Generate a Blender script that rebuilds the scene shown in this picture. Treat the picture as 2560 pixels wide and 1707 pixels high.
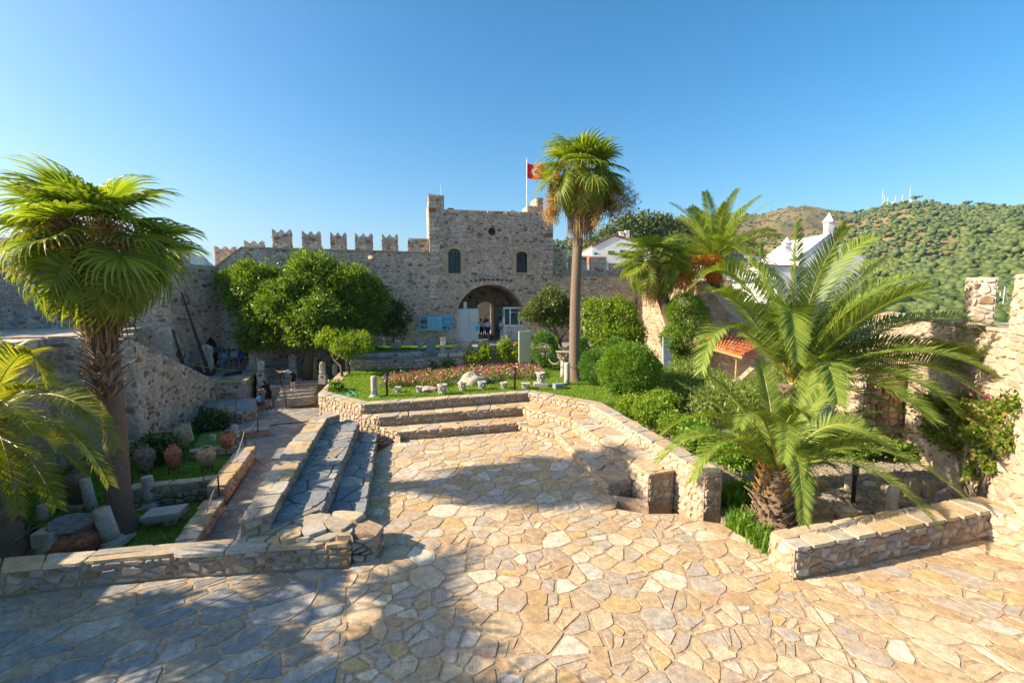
import bpy, math, random
import numpy as np
from mathutils import Vector, Matrix, noise
from mathutils.geometry import delaunay_2d_cdt, tessellate_polygon
sc = bpy.context.scene
for _o in list(bpy.data.objects): bpy.data.objects.remove(_o)
R = math.radians
# ---------------------------------------------------------------- camera, sky, sun, exposure
F, CX, CY, PITCH = 1138.0, 1280.0, 853.5, 5.94      # a 16 mm lens; eye level is z = 0
cd = bpy.data.cameras.new('camera'); cam = bpy.data.objects.new('camera', cd)
sc.collection.objects.link(cam); sc.camera = cam
cd.sensor_width = 36; cd.lens = 16.0; cd.clip_start = .1; cd.clip_end = 30000
cam.location = (0, 0, 0); cam.rotation_euler = (R(90 - PITCH), 0, 0)
SUN_EL, SUN_S = 30.0, -0.15                          # elevation; sun stands towards (-1, SUN_S)
sdir = Vector((-1, SUN_S, 0)).normalized() * math.cos(R(SUN_EL)) + Vector((0, 0, math.sin(R(SUN_EL))))
w = bpy.data.worlds.new('World'); sc.world = w; w.use_nodes = True
wn = w.node_tree; wn.nodes.clear()
sky = wn.nodes.new('ShaderNodeTexSky'); sky.sky_type = 'NISHITA'; sky.sun_disc = False
sky.sun_elevation = R(SUN_EL); sky.sun_rotation = math.atan2(sdir.x, sdir.y)
sky.altitude = 0; sky.air_density = 1.0; sky.dust_density = 2.2; sky.ozone_density = 2.6
hsv = wn.nodes.new('ShaderNodeHueSaturation'); hsv.inputs['Saturation'].default_value = 1.38; hsv.inputs['Hue'].default_value = .492
bgn = wn.nodes.new('ShaderNodeBackground'); bgn.inputs[1].default_value = 0.10
out = wn.nodes.new('ShaderNodeOutputWorld')
wn.links.new(sky.outputs[0], hsv.inputs['Color']); wn.links.new(hsv.outputs[0], bgn.inputs[0]); wn.links.new(bgn.outputs[0], out.inputs[0])
sl = bpy.data.lights.new('sun', 'SUN'); sl.energy = 5.0; sl.angle = R(0.5); sl.color = (1.0, .85, .63)
sun = bpy.data.objects.new('sun', sl); sc.collection.objects.link(sun)
sun.rotation_euler = sdir.to_track_quat('Z', 'Y').to_euler(); sun.location = (-40, -5, 40)
vs = sc.view_settings; vs.view_transform = 'Standard'; vs.look = 'None'; vs.exposure = 1.2; vs.gamma = 1; vs.use_curve_mapping = False
sc.cycles.max_bounces = 6; sc.cycles.diffuse_bounces = 3; sc.cycles.transparent_max_bounces = 8
sc.cycles.volume_bounces = 0

HAZE = .00007
F_ = None
def depth_k(p): return (p[1] * math.cos(R(PITCH)) - p[2] * math.sin(R(PITCH))) / 1138.0
# ---------------------------------------------------------------- where a photograph pixel (2560 wide) meets a level or a depth
_cp, _sp = math.cos(R(PITCH)), math.sin(R(PITCH))
def ray(sx, sy):
    dx, dy = (sx - CX) / F, -(sy - CY) / F
    return Vector((dx, _cp + dy * _sp, -_sp + dy * _cp))
def G(sx, sy, z):
    d = ray(sx, sy); t = z / d.z
    return (d.x * t, d.y * t)
def G3(sx, sy, z): return (*G(sx, sy, z), z)
def D(sx, sy, Y):
    d = ray(sx, sy); t = Y / d.y
    return Vector((d.x * t, Y, d.z * t))

# ---------------------------------------------------------------- object helpers
COL = sc.collection
def tag(o, label=None, cat=None, group=None, kind=None):
    if label: o['label'] = label
    if cat: o['category'] = cat
    if group: o['group'] = group
    if kind: o['kind'] = kind
    return o
def mesh(name, v, f, mats=None, mi=None, smooth=False):
    m = bpy.data.meshes.new(name)
    m.from_pydata([tuple(p) for p in v], [], [tuple(q) for q in f])
    for x in (mats if isinstance(mats, (list, tuple)) else [mats]):
        if x is not None: m.materials.append(x)
    if mi is not None: m.polygons.foreach_set('material_index', list(mi))
    if smooth: m.polygons.foreach_set('use_smooth', [True] * len(m.polygons))
    m.update(); return m
def fmesh(name, V, Fc, mat, smooth=False):
    """fast: V (n,3) array, Fc (m,k) array of equal-size faces"""
    m = bpy.data.meshes.new(name); V = np.asarray(V, np.float32); Fc = np.asarray(Fc, np.int32)
    n, k = Fc.shape
    m.vertices.add(len(V)); m.vertices.foreach_set('co', V.ravel())
    m.loops.add(n * k); m.loops.foreach_set('vertex_index', Fc.ravel())
    m.polygons.add(n); m.polygons.foreach_set('loop_start', np.arange(0, n * k, k, dtype=np.int32))
    m.polygons.foreach_set('loop_total', np.full(n, k, np.int32))
    if smooth: m.polygons.foreach_set('use_smooth', np.ones(n, bool))
    m.update(calc_edges=True)
    for x in (mat if isinstance(mat, (list, tuple)) else [mat]): m.materials.append(x)
    return m
def ob(name, me, parent=None, loc=None, rot=None, scale=None, **kw):
    o = bpy.data.objects.new(name, me); COL.objects.link(o)
    if parent is not None: o.parent = parent
    if loc is not None: o.location = loc
    if rot is not None: o.rotation_euler = rot
    if scale is not None: o.scale = scale if isinstance(scale, (tuple, list, Vector)) else (scale,) * 3
    tag(o, **kw); return o
def thing(name, label, cat, loc=(0, 0, 0), group=None, rz=0):
    o = bpy.data.objects.new(name, None); COL.objects.link(o); o.location = loc; o.rotation_euler = (0, 0, rz)
    o.empty_display_size = .2
    return tag(o, label, cat, group)
def kids(o): return [c for c in o.children]
def copy_tree(o, parent=None):
    c = o.copy(); COL.objects.link(c)
    if parent is not None: c.parent = parent
    for ch in list(o.children): copy_tree(ch, c)
    return c

# ---------------------------------------------------------------- materials
def NT(name):
    m = bpy.data.materials.new(name); m.use_nodes = True
    nt = m.node_tree; b = nt.nodes['Principled BSDF']; return m, nt, b
def N(nt, t, **kw):
    n = nt.nodes.new(t)
    for k, v in kw.items():
        if k in n.inputs: n.inputs[k].default_value = v
        else: setattr(n, k, v)
    return n
def ramp(nt, cols, interp='LINEAR', pos=None):
    r = nt.nodes.new('ShaderNodeValToRGB'); r.color_ramp.interpolation = interp
    e = r.color_ramp.elements; n = len(cols)
    while len(e) < n: e.new(.5)
    for i, c in enumerate(cols):
        e[i].position = pos[i] if pos else (i / n if interp == 'CONSTANT' else i / (n - 1)); e[i].color = (*c, 1)
    return r
def rnd_fac(nt):
    """one random number per separate piece: object random plus random per mesh island"""
    g = nt.nodes.new('ShaderNodeNewGeometry'); o = nt.nodes.new('ShaderNodeObjectInfo')
    a = N(nt, 'ShaderNodeMath', operation='ADD'); f = N(nt, 'ShaderNodeMath', operation='FRACT')
    nt.links.new(g.outputs['Random Per Island'], a.inputs[0]); nt.links.new(o.outputs['Random'], a.inputs[1])
    nt.links.new(a.outputs[0], f.inputs[0]); return f.outputs[0]
def stone_mat(name, cols, rough=.85, grain=9.0, amount=.35, bump=.35, stain=None, stain_amt=.5, nscale=(1, 1, 1), streak=None):
    m, nt, b = NT(name); L = nt.links.new
    fac = rnd_fac(nt); r = ramp(nt, cols, 'CONSTANT'); L(fac, r.inputs[0])
    tc = nt.nodes.new('ShaderNodeNewGeometry')
    mp = N(nt, 'ShaderNodeMapping'); mp.inputs['Scale'].default_value = nscale; L(tc.outputs['Position'], mp.inputs[0])
    n1 = N(nt, 'ShaderNodeTexNoise', Scale=grain, Detail=8.0, Roughness=.65); L(mp.outputs[0], n1.inputs['Vector'])
    n2 = N(nt, 'ShaderNodeTexNoise', Scale=grain * .22, Detail=3.0)
    mp2 = N(nt, 'ShaderNodeMapping'); mp2.inputs['Scale'].default_value = streak or nscale; L(tc.outputs['Position'], mp2.inputs[0]); L(mp2.outputs[0], n2.inputs['Vector'])
    mr = N(nt, 'ShaderNodeMapRange'); mr.inputs['From Min'].default_value = .3; mr.inputs['From Max'].default_value = .7
    mr.inputs['To Min'].default_value = 1 - amount; mr.inputs['To Max'].default_value = 1 + amount * .55; L(n1.outputs[0], mr.inputs[0])
    mx = N(nt, 'ShaderNodeMix', data_type='RGBA', blend_type='MULTIPLY'); mx.inputs[0].default_value = 1
    L(r.outputs[0], mx.inputs[6]); L(mr.outputs[0], mx.inputs[7])
    src = mx.outputs[2]
    n3 = N(nt, 'ShaderNodeTexNoise', Scale=grain * 5.5, Detail=5.0, Roughness=.7); L(mp.outputs[0], n3.inputs['Vector'])
    m3 = N(nt, 'ShaderNodeMapRange'); m3.inputs['From Min'].default_value = .35; m3.inputs['From Max'].default_value = .62; m3.inputs['To Min'].default_value = 1 - amount * .9; m3.inputs['To Max'].default_value = 1 + amount * .25; L(n3.outputs[0], m3.inputs[0])
    mx3 = N(nt, 'ShaderNodeMix', data_type='RGBA', blend_type='MULTIPLY'); mx3.inputs[0].default_value = 1; L(src, mx3.inputs[6]); L(m3.outputs[0], mx3.inputs[7]); src = mx3.outputs[2]
    if stain:
        r2 = ramp(nt, [(0, 0, 0), (1, 1, 1)], pos=[.5, .68]); L(n2.outputs[0], r2.inputs[0])
        mm = N(nt, 'ShaderNodeMath', operation='MULTIPLY'); mm.inputs[1].default_value = stain_amt; L(r2.outputs[0], mm.inputs[0])
        m2 = N(nt, 'ShaderNodeMix', data_type='RGBA', blend_type='MIX'); m2.inputs[7].default_value = (*stain, 1)
        L(mm.outputs[0], m2.inputs[0]); L(src, m2.inputs[6]); src = m2.outputs[2]
    L(src, b.inputs['Base Color']); b.inputs['Roughness'].default_value = rough
    b.inputs['Specular IOR Level'].default_value = .25
    bp = N(nt, 'ShaderNodeBump', Strength=bump, Distance=.03); L(n1.outputs[0], bp.inputs['Height']); L(bp.outputs[0], b.inputs['Normal'])
    return m
def leaf_mat(name, cols, trans=.35, rough=.45, tcol=None, grain=0, spec=.5):
    m, nt, b = NT(name); L = nt.links.new
    fac = rnd_fac(nt); r = ramp(nt, cols); L(fac, r.inputs[0])
    L(r.outputs[0], b.inputs['Base Color']); b.inputs['Roughness'].default_value = rough; b.inputs['Specular IOR Level'].default_value = spec
    tr = nt.nodes.new('ShaderNodeBsdfTranslucent'); mx = nt.nodes.new('ShaderNodeMixShader'); mx.inputs[0].default_value = trans
    mc = N(nt, 'ShaderNodeMix', data_type='RGBA', blend_type='MULTIPLY'); mc.inputs[0].default_value = 1
    mc.inputs[7].default_value = (*(tcol or (1.9, 1.7, .5)), 1); L(r.outputs[0], mc.inputs[6]); L(mc.outputs[2], tr.inputs[0])
    o = nt.nodes['Material Output']; L(b.outputs[0], mx.inputs[1]); L(tr.outputs[0], mx.inputs[2]); L(mx.outputs[0], o.inputs[0])
    return m
def plain(name, col, rough=.6, metal=0, noise_amt=.15, scale=6, emit=None, spec=.5, bump=0):
    m, nt, b = NT(name); L = nt.links.new
    g = nt.nodes.new('ShaderNodeNewGeometry'); n = N(nt, 'ShaderNodeTexNoise', Scale=scale, Detail=5.0); L(g.outputs['Position'], n.inputs['Vector'])
    c2 = tuple(max(0, c * (1 - noise_amt * 2)) for c in col); c3 = tuple(min(1, c * (1 + noise_amt)) for c in col)
    r = ramp(nt, [c2, c3], pos=[.3, .7]); L(n.outputs[0], r.inputs[0]); L(r.outputs[0], b.inputs['Base Color'])
    b.inputs['Roughness'].default_value = rough; b.inputs['Metallic'].default_value = metal; b.inputs['Specular IOR Level'].default_value = spec
    if bump:
        bp = N(nt, 'ShaderNodeBump', Strength=bump, Distance=.02); L(n.outputs[0], bp.inputs['Height']); L(bp.outputs[0], b.inputs['Normal'])
    return m
M = {}
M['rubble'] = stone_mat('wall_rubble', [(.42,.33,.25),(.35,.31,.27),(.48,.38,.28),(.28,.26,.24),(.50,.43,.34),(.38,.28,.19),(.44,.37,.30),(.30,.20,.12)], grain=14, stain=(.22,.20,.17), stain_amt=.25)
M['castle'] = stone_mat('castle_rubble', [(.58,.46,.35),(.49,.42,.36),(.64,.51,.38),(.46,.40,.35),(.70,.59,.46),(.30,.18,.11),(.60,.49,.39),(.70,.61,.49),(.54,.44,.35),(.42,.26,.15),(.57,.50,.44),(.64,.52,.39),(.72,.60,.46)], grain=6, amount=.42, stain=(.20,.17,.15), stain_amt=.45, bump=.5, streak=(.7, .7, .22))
M['pale_sunlit_rubble'] = stone_mat('pale_sun_side_rubble', [(.51,.41,.31),(.45,.36,.27),(.57,.47,.36),(.40,.31,.23),(.53,.43,.30),(.48,.35,.23)], grain=14, amount=.25, stain=(.4,.33,.25), stain_amt=.3)  # paler copy of the wall rubble: sunlight put into sun-facing faces; also boulders, turret
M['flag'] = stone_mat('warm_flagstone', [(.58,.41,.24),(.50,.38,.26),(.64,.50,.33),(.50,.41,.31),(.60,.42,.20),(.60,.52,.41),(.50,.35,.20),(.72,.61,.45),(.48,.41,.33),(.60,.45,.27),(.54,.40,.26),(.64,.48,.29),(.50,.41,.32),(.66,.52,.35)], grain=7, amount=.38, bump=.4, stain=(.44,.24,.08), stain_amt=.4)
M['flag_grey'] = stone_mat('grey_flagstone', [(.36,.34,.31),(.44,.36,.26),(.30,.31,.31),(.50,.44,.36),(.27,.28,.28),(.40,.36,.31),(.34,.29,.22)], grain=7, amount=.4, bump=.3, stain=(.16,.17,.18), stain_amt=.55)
M['coping'] = stone_mat('coping_slab', [(.54,.40,.24),(.46,.38,.28),(.60,.47,.31),(.42,.37,.30),(.52,.37,.20),(.50,.44,.36)], grain=6, amount=.3, stain=(.30,.24,.17), stain_amt=.4, bump=.4)
M['mortar'] = plain('mortar', (.38,.27,.18), .95, noise_amt=.2, scale=20, bump=.4, spec=.1)
M['mortar_fg'] = plain('sandy_mortar', (.45,.32,.20), .95, noise_amt=.2, scale=14, bump=.4, spec=.1)
M['mortar_castle'] = plain('castle_mortar', (.62,.50,.40), .95, noise_amt=.22, scale=5, bump=.3, spec=.1)
M['mortar_pale'] = plain('pale_mortar', (.47,.37,.28), .95, noise_amt=.15, scale=9, bump=.4, spec=.1)
M['marble'] = stone_mat('weathered_marble', [(.56,.52,.45),(.50,.47,.42),(.60,.55,.46)], grain=10, amount=.3, stain=(.28,.25,.21), stain_amt=.5, bump=.4)
M['earth'] = plain('earth', (.16,.10,.06), .95, noise_amt=.3, scale=3, bump=.3)

# ---------------------------------------------------------------- flat stone cells (Voronoi), cut to a region
def clip_half(poly, a, b, c):
    """keep a*x+b*y <= c"""
    outp = []; n = len(poly)
    for i in range(n):
        p, q = poly[i], poly[(i + 1) % n]
        dp, dq = a * p[0] + b * p[1] - c, a * q[0] + b * q[1] - c
        if dp <= 0: outp.append(p)
        if (dp < 0 < dq) or (dq < 0 < dp):
            t = dp / (dp - dq); outp.append((p[0] + t * (q[0] - p[0]), p[1] + t * (q[1] - p[1])))
    return outp
def area2(p):
    return .5 * sum(p[i][0] * p[(i + 1) % len(p)][1] - p[(i + 1) % len(p)][0] * p[i][1] for i in range(len(p)))
def inside(pt, poly):
    x, y = pt; c = False; n = len(poly); j = n - 1
    for i in range(n):
        xi, yi = poly[i]; xj, yj = poly[j]
        if (yi > y) != (yj > y) and x < (xj - xi) * (y - yi) / (yj - yi) + xi: c = not c
        j = i
    return c
def voronoi(pts):
    """cells of the given points (only bounded ones)"""
    _, _, tris, _, _, _ = delaunay_2d_cdt([Vector(p) for p in pts], [], [], 0, 1e-6)
    return tris
def cells(dom, size, stretch=1.0, ang=0.0, rng=None, pts=None, jit=.5, rows=False, gap=.02, holes=None, minfrac=.12, rough=.0, uneven=.0, big=0):
    """irregular stones filling polygon dom [(u,v)]; rows=True gives coursed rubble"""
    rng = rng or random.Random(1)
    us = [p[0] for p in dom]; vs_ = [p[1] for p in dom]
    ca, sa = math.cos(ang), math.sin(ang)
    if pts is None:
        pts = []
        cx, cy = (min(us) + max(us)) / 2, (min(vs_) + max(vs_)) / 2
        hw, hh = (max(us) - min(us)) / 2 + size * 2, (max(vs_) - min(vs_)) / 2 + size * 2
        rad = hw if not ang else math.hypot(hw, hh); rad2 = hh if not ang else math.hypot(hw, hh)
        su, sv = size * math.sqrt(stretch), size / math.sqrt(stretch)
        nu, nv = int(rad / su) + 2, int(rad2 / sv) + 2
        for j in range(-nv, nv + 1):
            ro = rng.random() * su
            for i in range(-nu, nu + 1):
                r = 2 if uneven and rng.random() < uneven else 1
                if uneven and rng.random() < uneven * .35: continue
                for _ in range(r):
                    x = (i + (rng.random() - .5) * 2 * jit) * su + ro; y = (j + (rng.random() - .5) * (1.1 * jit if rows else 2 * jit)) * sv
                    X, Y = cx + x * ca - y * sa, cy + x * sa + y * ca
                    pts.append((X, Y))
    if big:      # some large slabs among small fillers
        keep = [True] * len(pts); H = {}; q_ = size * 2
        for i, p in enumerate(pts): H.setdefault((int(p[0] // q_), int(p[1] // q_)), []).append(i)
        for i in rng.sample(range(len(pts)), int(len(pts) * big)):
            if not keep[i]: continue
            rb = size * rng.uniform(.8, 1.7); a, b = int(pts[i][0] // q_), int(pts[i][1] // q_)
            for u in (a - 1, a, a + 1):
                for v in (b - 1, b, b + 1):
                    for j in H.get((u, v), ()):
                        if j != i and keep[j]:
                            dx, dy = pts[j][0] - pts[i][0], pts[j][1] - pts[i][1]
                            ex, ey = (dx * ca + dy * sa) / math.sqrt(stretch), (-dx * sa + dy * ca) * math.sqrt(stretch)
                            if ex * ex + ey * ey < rb * rb: keep[j] = False
        pts = [p for i, p in enumerate(pts) if keep[i]]
    # metric stretch: triangulate in squashed space
    T = [((p[0] * ca + p[1] * sa) / math.sqrt(stretch), (-p[0] * sa + p[1] * ca) * math.sqrt(stretch)) for p in pts]
    vco, _, tris, ov, _, _ = delaunay_2d_cdt([Vector(p) for p in T], [], [], 0, 1e-7)
    n = len(vco); inc = [[] for _ in range(n)]; cc = []
    for k, t in enumerate(tris):
        a, b, c = (vco[q] for q in t)
        d = 2 * (a.x * (b.y - c.y) + b.x * (c.y - a.y) + c.x * (a.y - b.y))
        if abs(d) < 1e-12: cc.append(None); continue
        a2, b2, c2 = a.length_squared, b.length_squared, c.length_squared
        ux = (a2 * (b.y - c.y) + b2 * (c.y - a.y) + c2 * (a.y - b.y)) / d; uy = (a2 * (c.x - b.x) + b2 * (a.x - c.x) + c2 * (b.x - a.x)) / d
        ux *= math.sqrt(stretch); uy /= math.sqrt(stretch)
        cc.append((ux * ca - uy * sa, ux * sa + uy * ca))
        for q in t: inc[q].append(k)
    res = []; full = size * size
    u0, u1, v0, v1 = min(us), max(us), min(vs_), max(vs_)
    for q in range(n):
        cs = [cc[k] for k in inc[q] if cc[k]]
        if len(cs) < 3: continue
        x = vco[q].x * math.sqrt(stretch); y = vco[q].y / math.sqrt(stretch); P = (x * ca - y * sa, x * sa + y * ca)
        if P[0] < u0 - size * 2 or P[0] > u1 + size * 2 or P[1] < v0 - size * 2 or P[1] > v1 + size * 2: continue
        if holes and holes(P): continue
        cs.sort(key=lambda c: math.atan2(c[1] - P[1], c[0] - P[0]))
        if max(abs(c[0] - P[0]) + abs(c[1] - P[1]) for c in cs) > 9 * size: continue
        if all(inside(c, dom) for c in cs): poly = cs
        else:
            poly = list(dom)
            if area2(poly) < 0: poly = poly[::-1]
            for i in range(len(cs)):
                a, b = cs[i], cs[(i + 1) % len(cs)]
                ea, eb = b[1] - a[1], -(b[0] - a[0])
                poly = clip_half(poly, ea, eb, ea * a[0] + eb * a[1])
                if len(poly) < 3: break
            if len(poly) < 3: continue
        A = area2(poly)
        if A < minfrac * full * .5: continue
        # shrink by the joint, cut the corners
        g = gap * .5 * (.6 + .8 * rng.random())
        cxx = sum(p[0] for p in poly) / len(poly); cyy = sum(p[1] for p in poly) / len(poly)
        sh = []
        m = len(poly)
        # drop tiny edges
        pp = [poly[i] for i in range(m) if math.hypot(poly[i][0] - poly[i - 1][0], poly[i][1] - poly[i - 1][1]) > size * .06]
        if len(pp) < 3: continue
        sh = pp
        for i in range(len(pp)):
            a, b = pp[i], pp[(i + 1) % len(pp)]
            ex, ey = b[1] - a[1], -(b[0] - a[0]); l = math.hypot(ex, ey)
            if l < 1e-6: continue
            ex /= l; ey /= l
            gg = g * (.5 + rng.random())
            sh = clip_half(sh, ex, ey, ex * a[0] + ey * a[1] - gg)
            if len(sh) < 3: break
        if len(sh) < 3 or area2(sh) < minfrac * full * .3: continue
        outp = []
        m = len(sh)
        for i in range(m):
            p, pr, nx = sh[i], sh[i - 1], sh[(i + 1) % m]
            k = .06 + .20 * rng.random() ** 1.5
            for o in (pr, nx):
                outp.append((p[0] + (o[0] - p[0]) * k + (rng.random() - .5) * rough * size, p[1] + (o[1] - p[1]) * k + (rng.random() - .5) * rough * size))
        res.append((outp, A))
    return res
def slab(poly, org, U, V, Nn, h, inset, base=-.01, tilt=None, rng=None):
    """one stone: polygon in (u,v) -> low prism with chamfered top"""
    cx = sum(p[0] for p in poly) / len(poly); cy = sum(p[1] for p in poly) / len(poly)
    vv = []; n = len(poly)
    for p in poly: vv.append(org + U * p[0] + V * p[1] + Nn * base)
    for p in poly:
        d = math.hypot(p[0] - cx, p[1] - cy) or 1; k = max(.3, 1 - inset / d)
        x, y = cx + (p[0] - cx) * k, cy + (p[1] - cy) * k
        hh = h + (tilt[0] * (x - cx) + tilt[1] * (y - cy) if tilt else 0)
        vv.append(org + U * x + V * y + Nn * hh)
    ff = [(i, (i + 1) % n, n + (i + 1) % n, n + i) for i in range(n)] + [tuple(range(n, 2 * n))]
    return vv, ff
NPX = 10.0
def lay(parent, cl, org, U, V, Nn, mat, h=.02, hv=.01, inset=.015, rng=None, name='stone', tilt=.03, maxp=300, chosen=None):
    """lay stones: those about 10 photograph pixels across or more are parts, the rest one joined part"""
    rng = rng or random.Random(3); org, U, V, Nn = Vector(org), Vector(U), Vector(V), Vector(Nn)
    items = []
    for poly, A in cl:
        cx = sum(p[0] for p in poly) / len(poly); cy = sum(p[1] for p in poly) / len(poly)
        c = org + U * cx + V * cy
        yy = max(c.y, 1); sx = CX + c.x / yy * F
        foc = abs(c.normalized().dot(Nn)) if c.length > .1 else 1
        px = math.sqrt(A * max(foc, .05)) * F / max(c.length, 1)
        if sx < -60 or sx > 2620 or c.y < 4: px = 0
        items.append((px, poly))
    items.sort(key=lambda t: -t[0])
    np_ = getattr(lay, 'count', {}); k0 = np_.get(parent.name if parent else '', 0)
    v, f = [], []; k = k0
    for px, poly in items:
        hh = h + (rng.random() - .3) * hv; tl = ((rng.random() - .5) * tilt, (rng.random() - .5) * tilt)
        a, b = slab(poly, org, U, V, Nn, hh, inset, tilt=tl)
        if px >= NPX and k < maxp:
            k += 1; ob(name, mesh(name, a, b, mat), parent)
        else:
            o = len(v); v += a; f += [tuple(i + o for i in q) for q in b]
    if v: ob('small_' + name + 's', mesh(name + 's', v, f, mat), parent, kind='stuff')
    np_[parent.name if parent else ''] = k; lay.count = np_
lay.count = {}
def tess(poly):
    return tessellate_polygon([[Vector((p[0], p[1], 0)) for p in poly]])
def prism(poly, z0, z1, mat, name='core'):
    """solid with sides; z0, z1 numbers or per-vertex lists; poly in any winding"""
    if area2(poly) < 0:
        poly = poly[::-1]
        if isinstance(z0, (list, tuple)): z0 = z0[::-1]
        if isinstance(z1, (list, tuple)): z1 = z1[::-1]
    n = len(poly); a = z0 if isinstance(z0, (list, tuple)) else [z0] * n; b = z1 if isinstance(z1, (list, tuple)) else [z1] * n
    v = [(p[0], p[1], a[i]) for i, p in enumerate(poly)] + [(p[0], p[1], b[i]) for i, p in enumerate(poly)]
    f = [(i, (i + 1) % n, n + (i + 1) % n, n + i) for i in range(n)]
    for t in tess(poly):
        t = list(t)
        q = [poly[i] for i in t]
        if area2(q) < 0: t = t[::-1]
        f.append(tuple(n + i for i in t)); f.append(tuple(t[::-1]))
    return mesh(name, v, f, mat)
def face_stones(parent, p, q, zb, zt, size, mat, rng, stretch=1.6, gap=.03, h=.03, hv=.03, holes=None, rows=True, jit=.42, name='stone', inset=None, uneven=.25, tilt=.12):
    """rubble on the vertical face from plan point p to q (outward = right-hand side of p->q)"""
    p, q = Vector((*p, 0)), Vector((*q, 0)); Lh = (q - p).length
    if Lh < .05: return
    U = (q - p) / Lh; Nn = Vector((U.y, -U.x, 0))
    zb0, zb1 = zb if isinstance(zb, (list, tuple)) else (zb, zb); zt0, zt1 = zt if isinstance(zt, (list, tuple)) else (zt, zt)
    dom = [(0, zb0), (Lh, zb1), (Lh, zt1), (0, zt0)]
    cl = cells(dom, size, stretch, 0, rng, jit=jit, rows=rows, gap=gap, holes=holes, rough=.04, uneven=uneven)
    lay(parent, cl, p, U, (0, 0, 1), Nn, mat, h, hv, inset if inset is not None else size * .13, rng, name, tilt=tilt)
def top_stones(parent, poly, z, size, mat, rng, stretch=1.0, ang=0, gap=.03, h=.03, hv=.012, pts=None, grow=0, name='flagstone', inset=.012, jit=.5, uneven=.3, plane=None, rough=.03, tilt=.015, big=0):
    dom = list(poly)
    if area2(dom) < 0: dom = dom[::-1]
    if grow:
        n = len(dom); nd = []
        for i in range(n):
            a, b, c = Vector(dom[i - 1]), Vector(dom[i]), Vector(dom[(i + 1) % n])
            e1, e2 = (b - a).normalized(), (c - b).normalized()
            n1, n2 = Vector((e1.y, -e1.x)), Vector((e2.y, -e2.x)); m = (n1 + n2)
            m = m / max(.4, m.length_squared) * 2 if m.length > 1e-3 else n1
            nd.append(tuple(b + m * grow))
        dom = nd
    cl = cells(dom, size, stretch, ang, rng, pts=pts, jit=jit, gap=gap, rough=rough, uneven=uneven, big=big)
    if plane is None: org, U, V, Nn = Vector((0, 0, z)), Vector((1, 0, 0)), Vector((0, 1, 0)), Vector((0, 0, 1))
    else:   # sloping top: z = a + b x + c y
        a, b, c = plane; org = Vector((0, 0, a)); U = Vector((1, 0, b)); V = Vector((0, 1, c)); Nn = Vector((0, 0, 1))
    lay(parent, cl, org, U, V, Nn, mat, h, hv, inset, rng, name, tilt)
def walk(line, step, rng, jit=.35, side=0):
    """points along a polyline, one per coping slab"""
    pts = []; line = [Vector(p) for p in line]
    for a, b in zip(line, line[1:]):
        L = (b - a).length; n = max(1, round(L / step)); d = (b - a) / L; nn = Vector((-d.y, d.x))
        for i in range(n):
            t = (i + .5 + (rng.random() - .5) * 2 * jit) / n
            pts.append(tuple(a + d * (L * t) + nn * (rng.random() - .5) * side))
    # guard points far outside so every slab is closed
    xs = [p[0] for p in pts]; ys = [p[1] for p in pts]; e = 6
    a, b = line[0], line[-1]; d0 = (line[0] - line[1]).normalized(); d1 = (line[-1] - line[-2]).normalized()
    g = []
    for i in range(len(line)):
        pass
    cx, cy = sum(xs) / len(xs), sum(ys) / len(ys); rr = max(max(xs) - min(xs), max(ys) - min(ys)) + 40
    for k in range(24): g.append((cx + rr * math.cos(k * math.pi / 12), cy + rr * math.sin(k * math.pi / 12)))
    return pts + g
def strip(line, wid):
    """plan polygon of a wall that follows a polyline (left side then right side)"""
    line = [Vector(p) for p in line]; L, Rr = [], []
    for i, p in enumerate(line):
        d = ((line[i] - line[i - 1]).normalized() if i else Vector((0, 0))) + ((line[i + 1] - line[i]).normalized() if i < len(line) - 1 else Vector((0, 0)))
        d.normalize(); nn = Vector((-d.y, d.x))
        k = 1.0
        if 0 < i < len(line) - 1:
            e = (line[i + 1] - line[i]).normalized(); k = 1 / max(.5, abs(e.dot(d)))
        L.append(tuple(p + nn * wid / 2 * k)); Rr.append(tuple(p - nn * wid / 2 * k))
    return L, Rr
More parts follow.
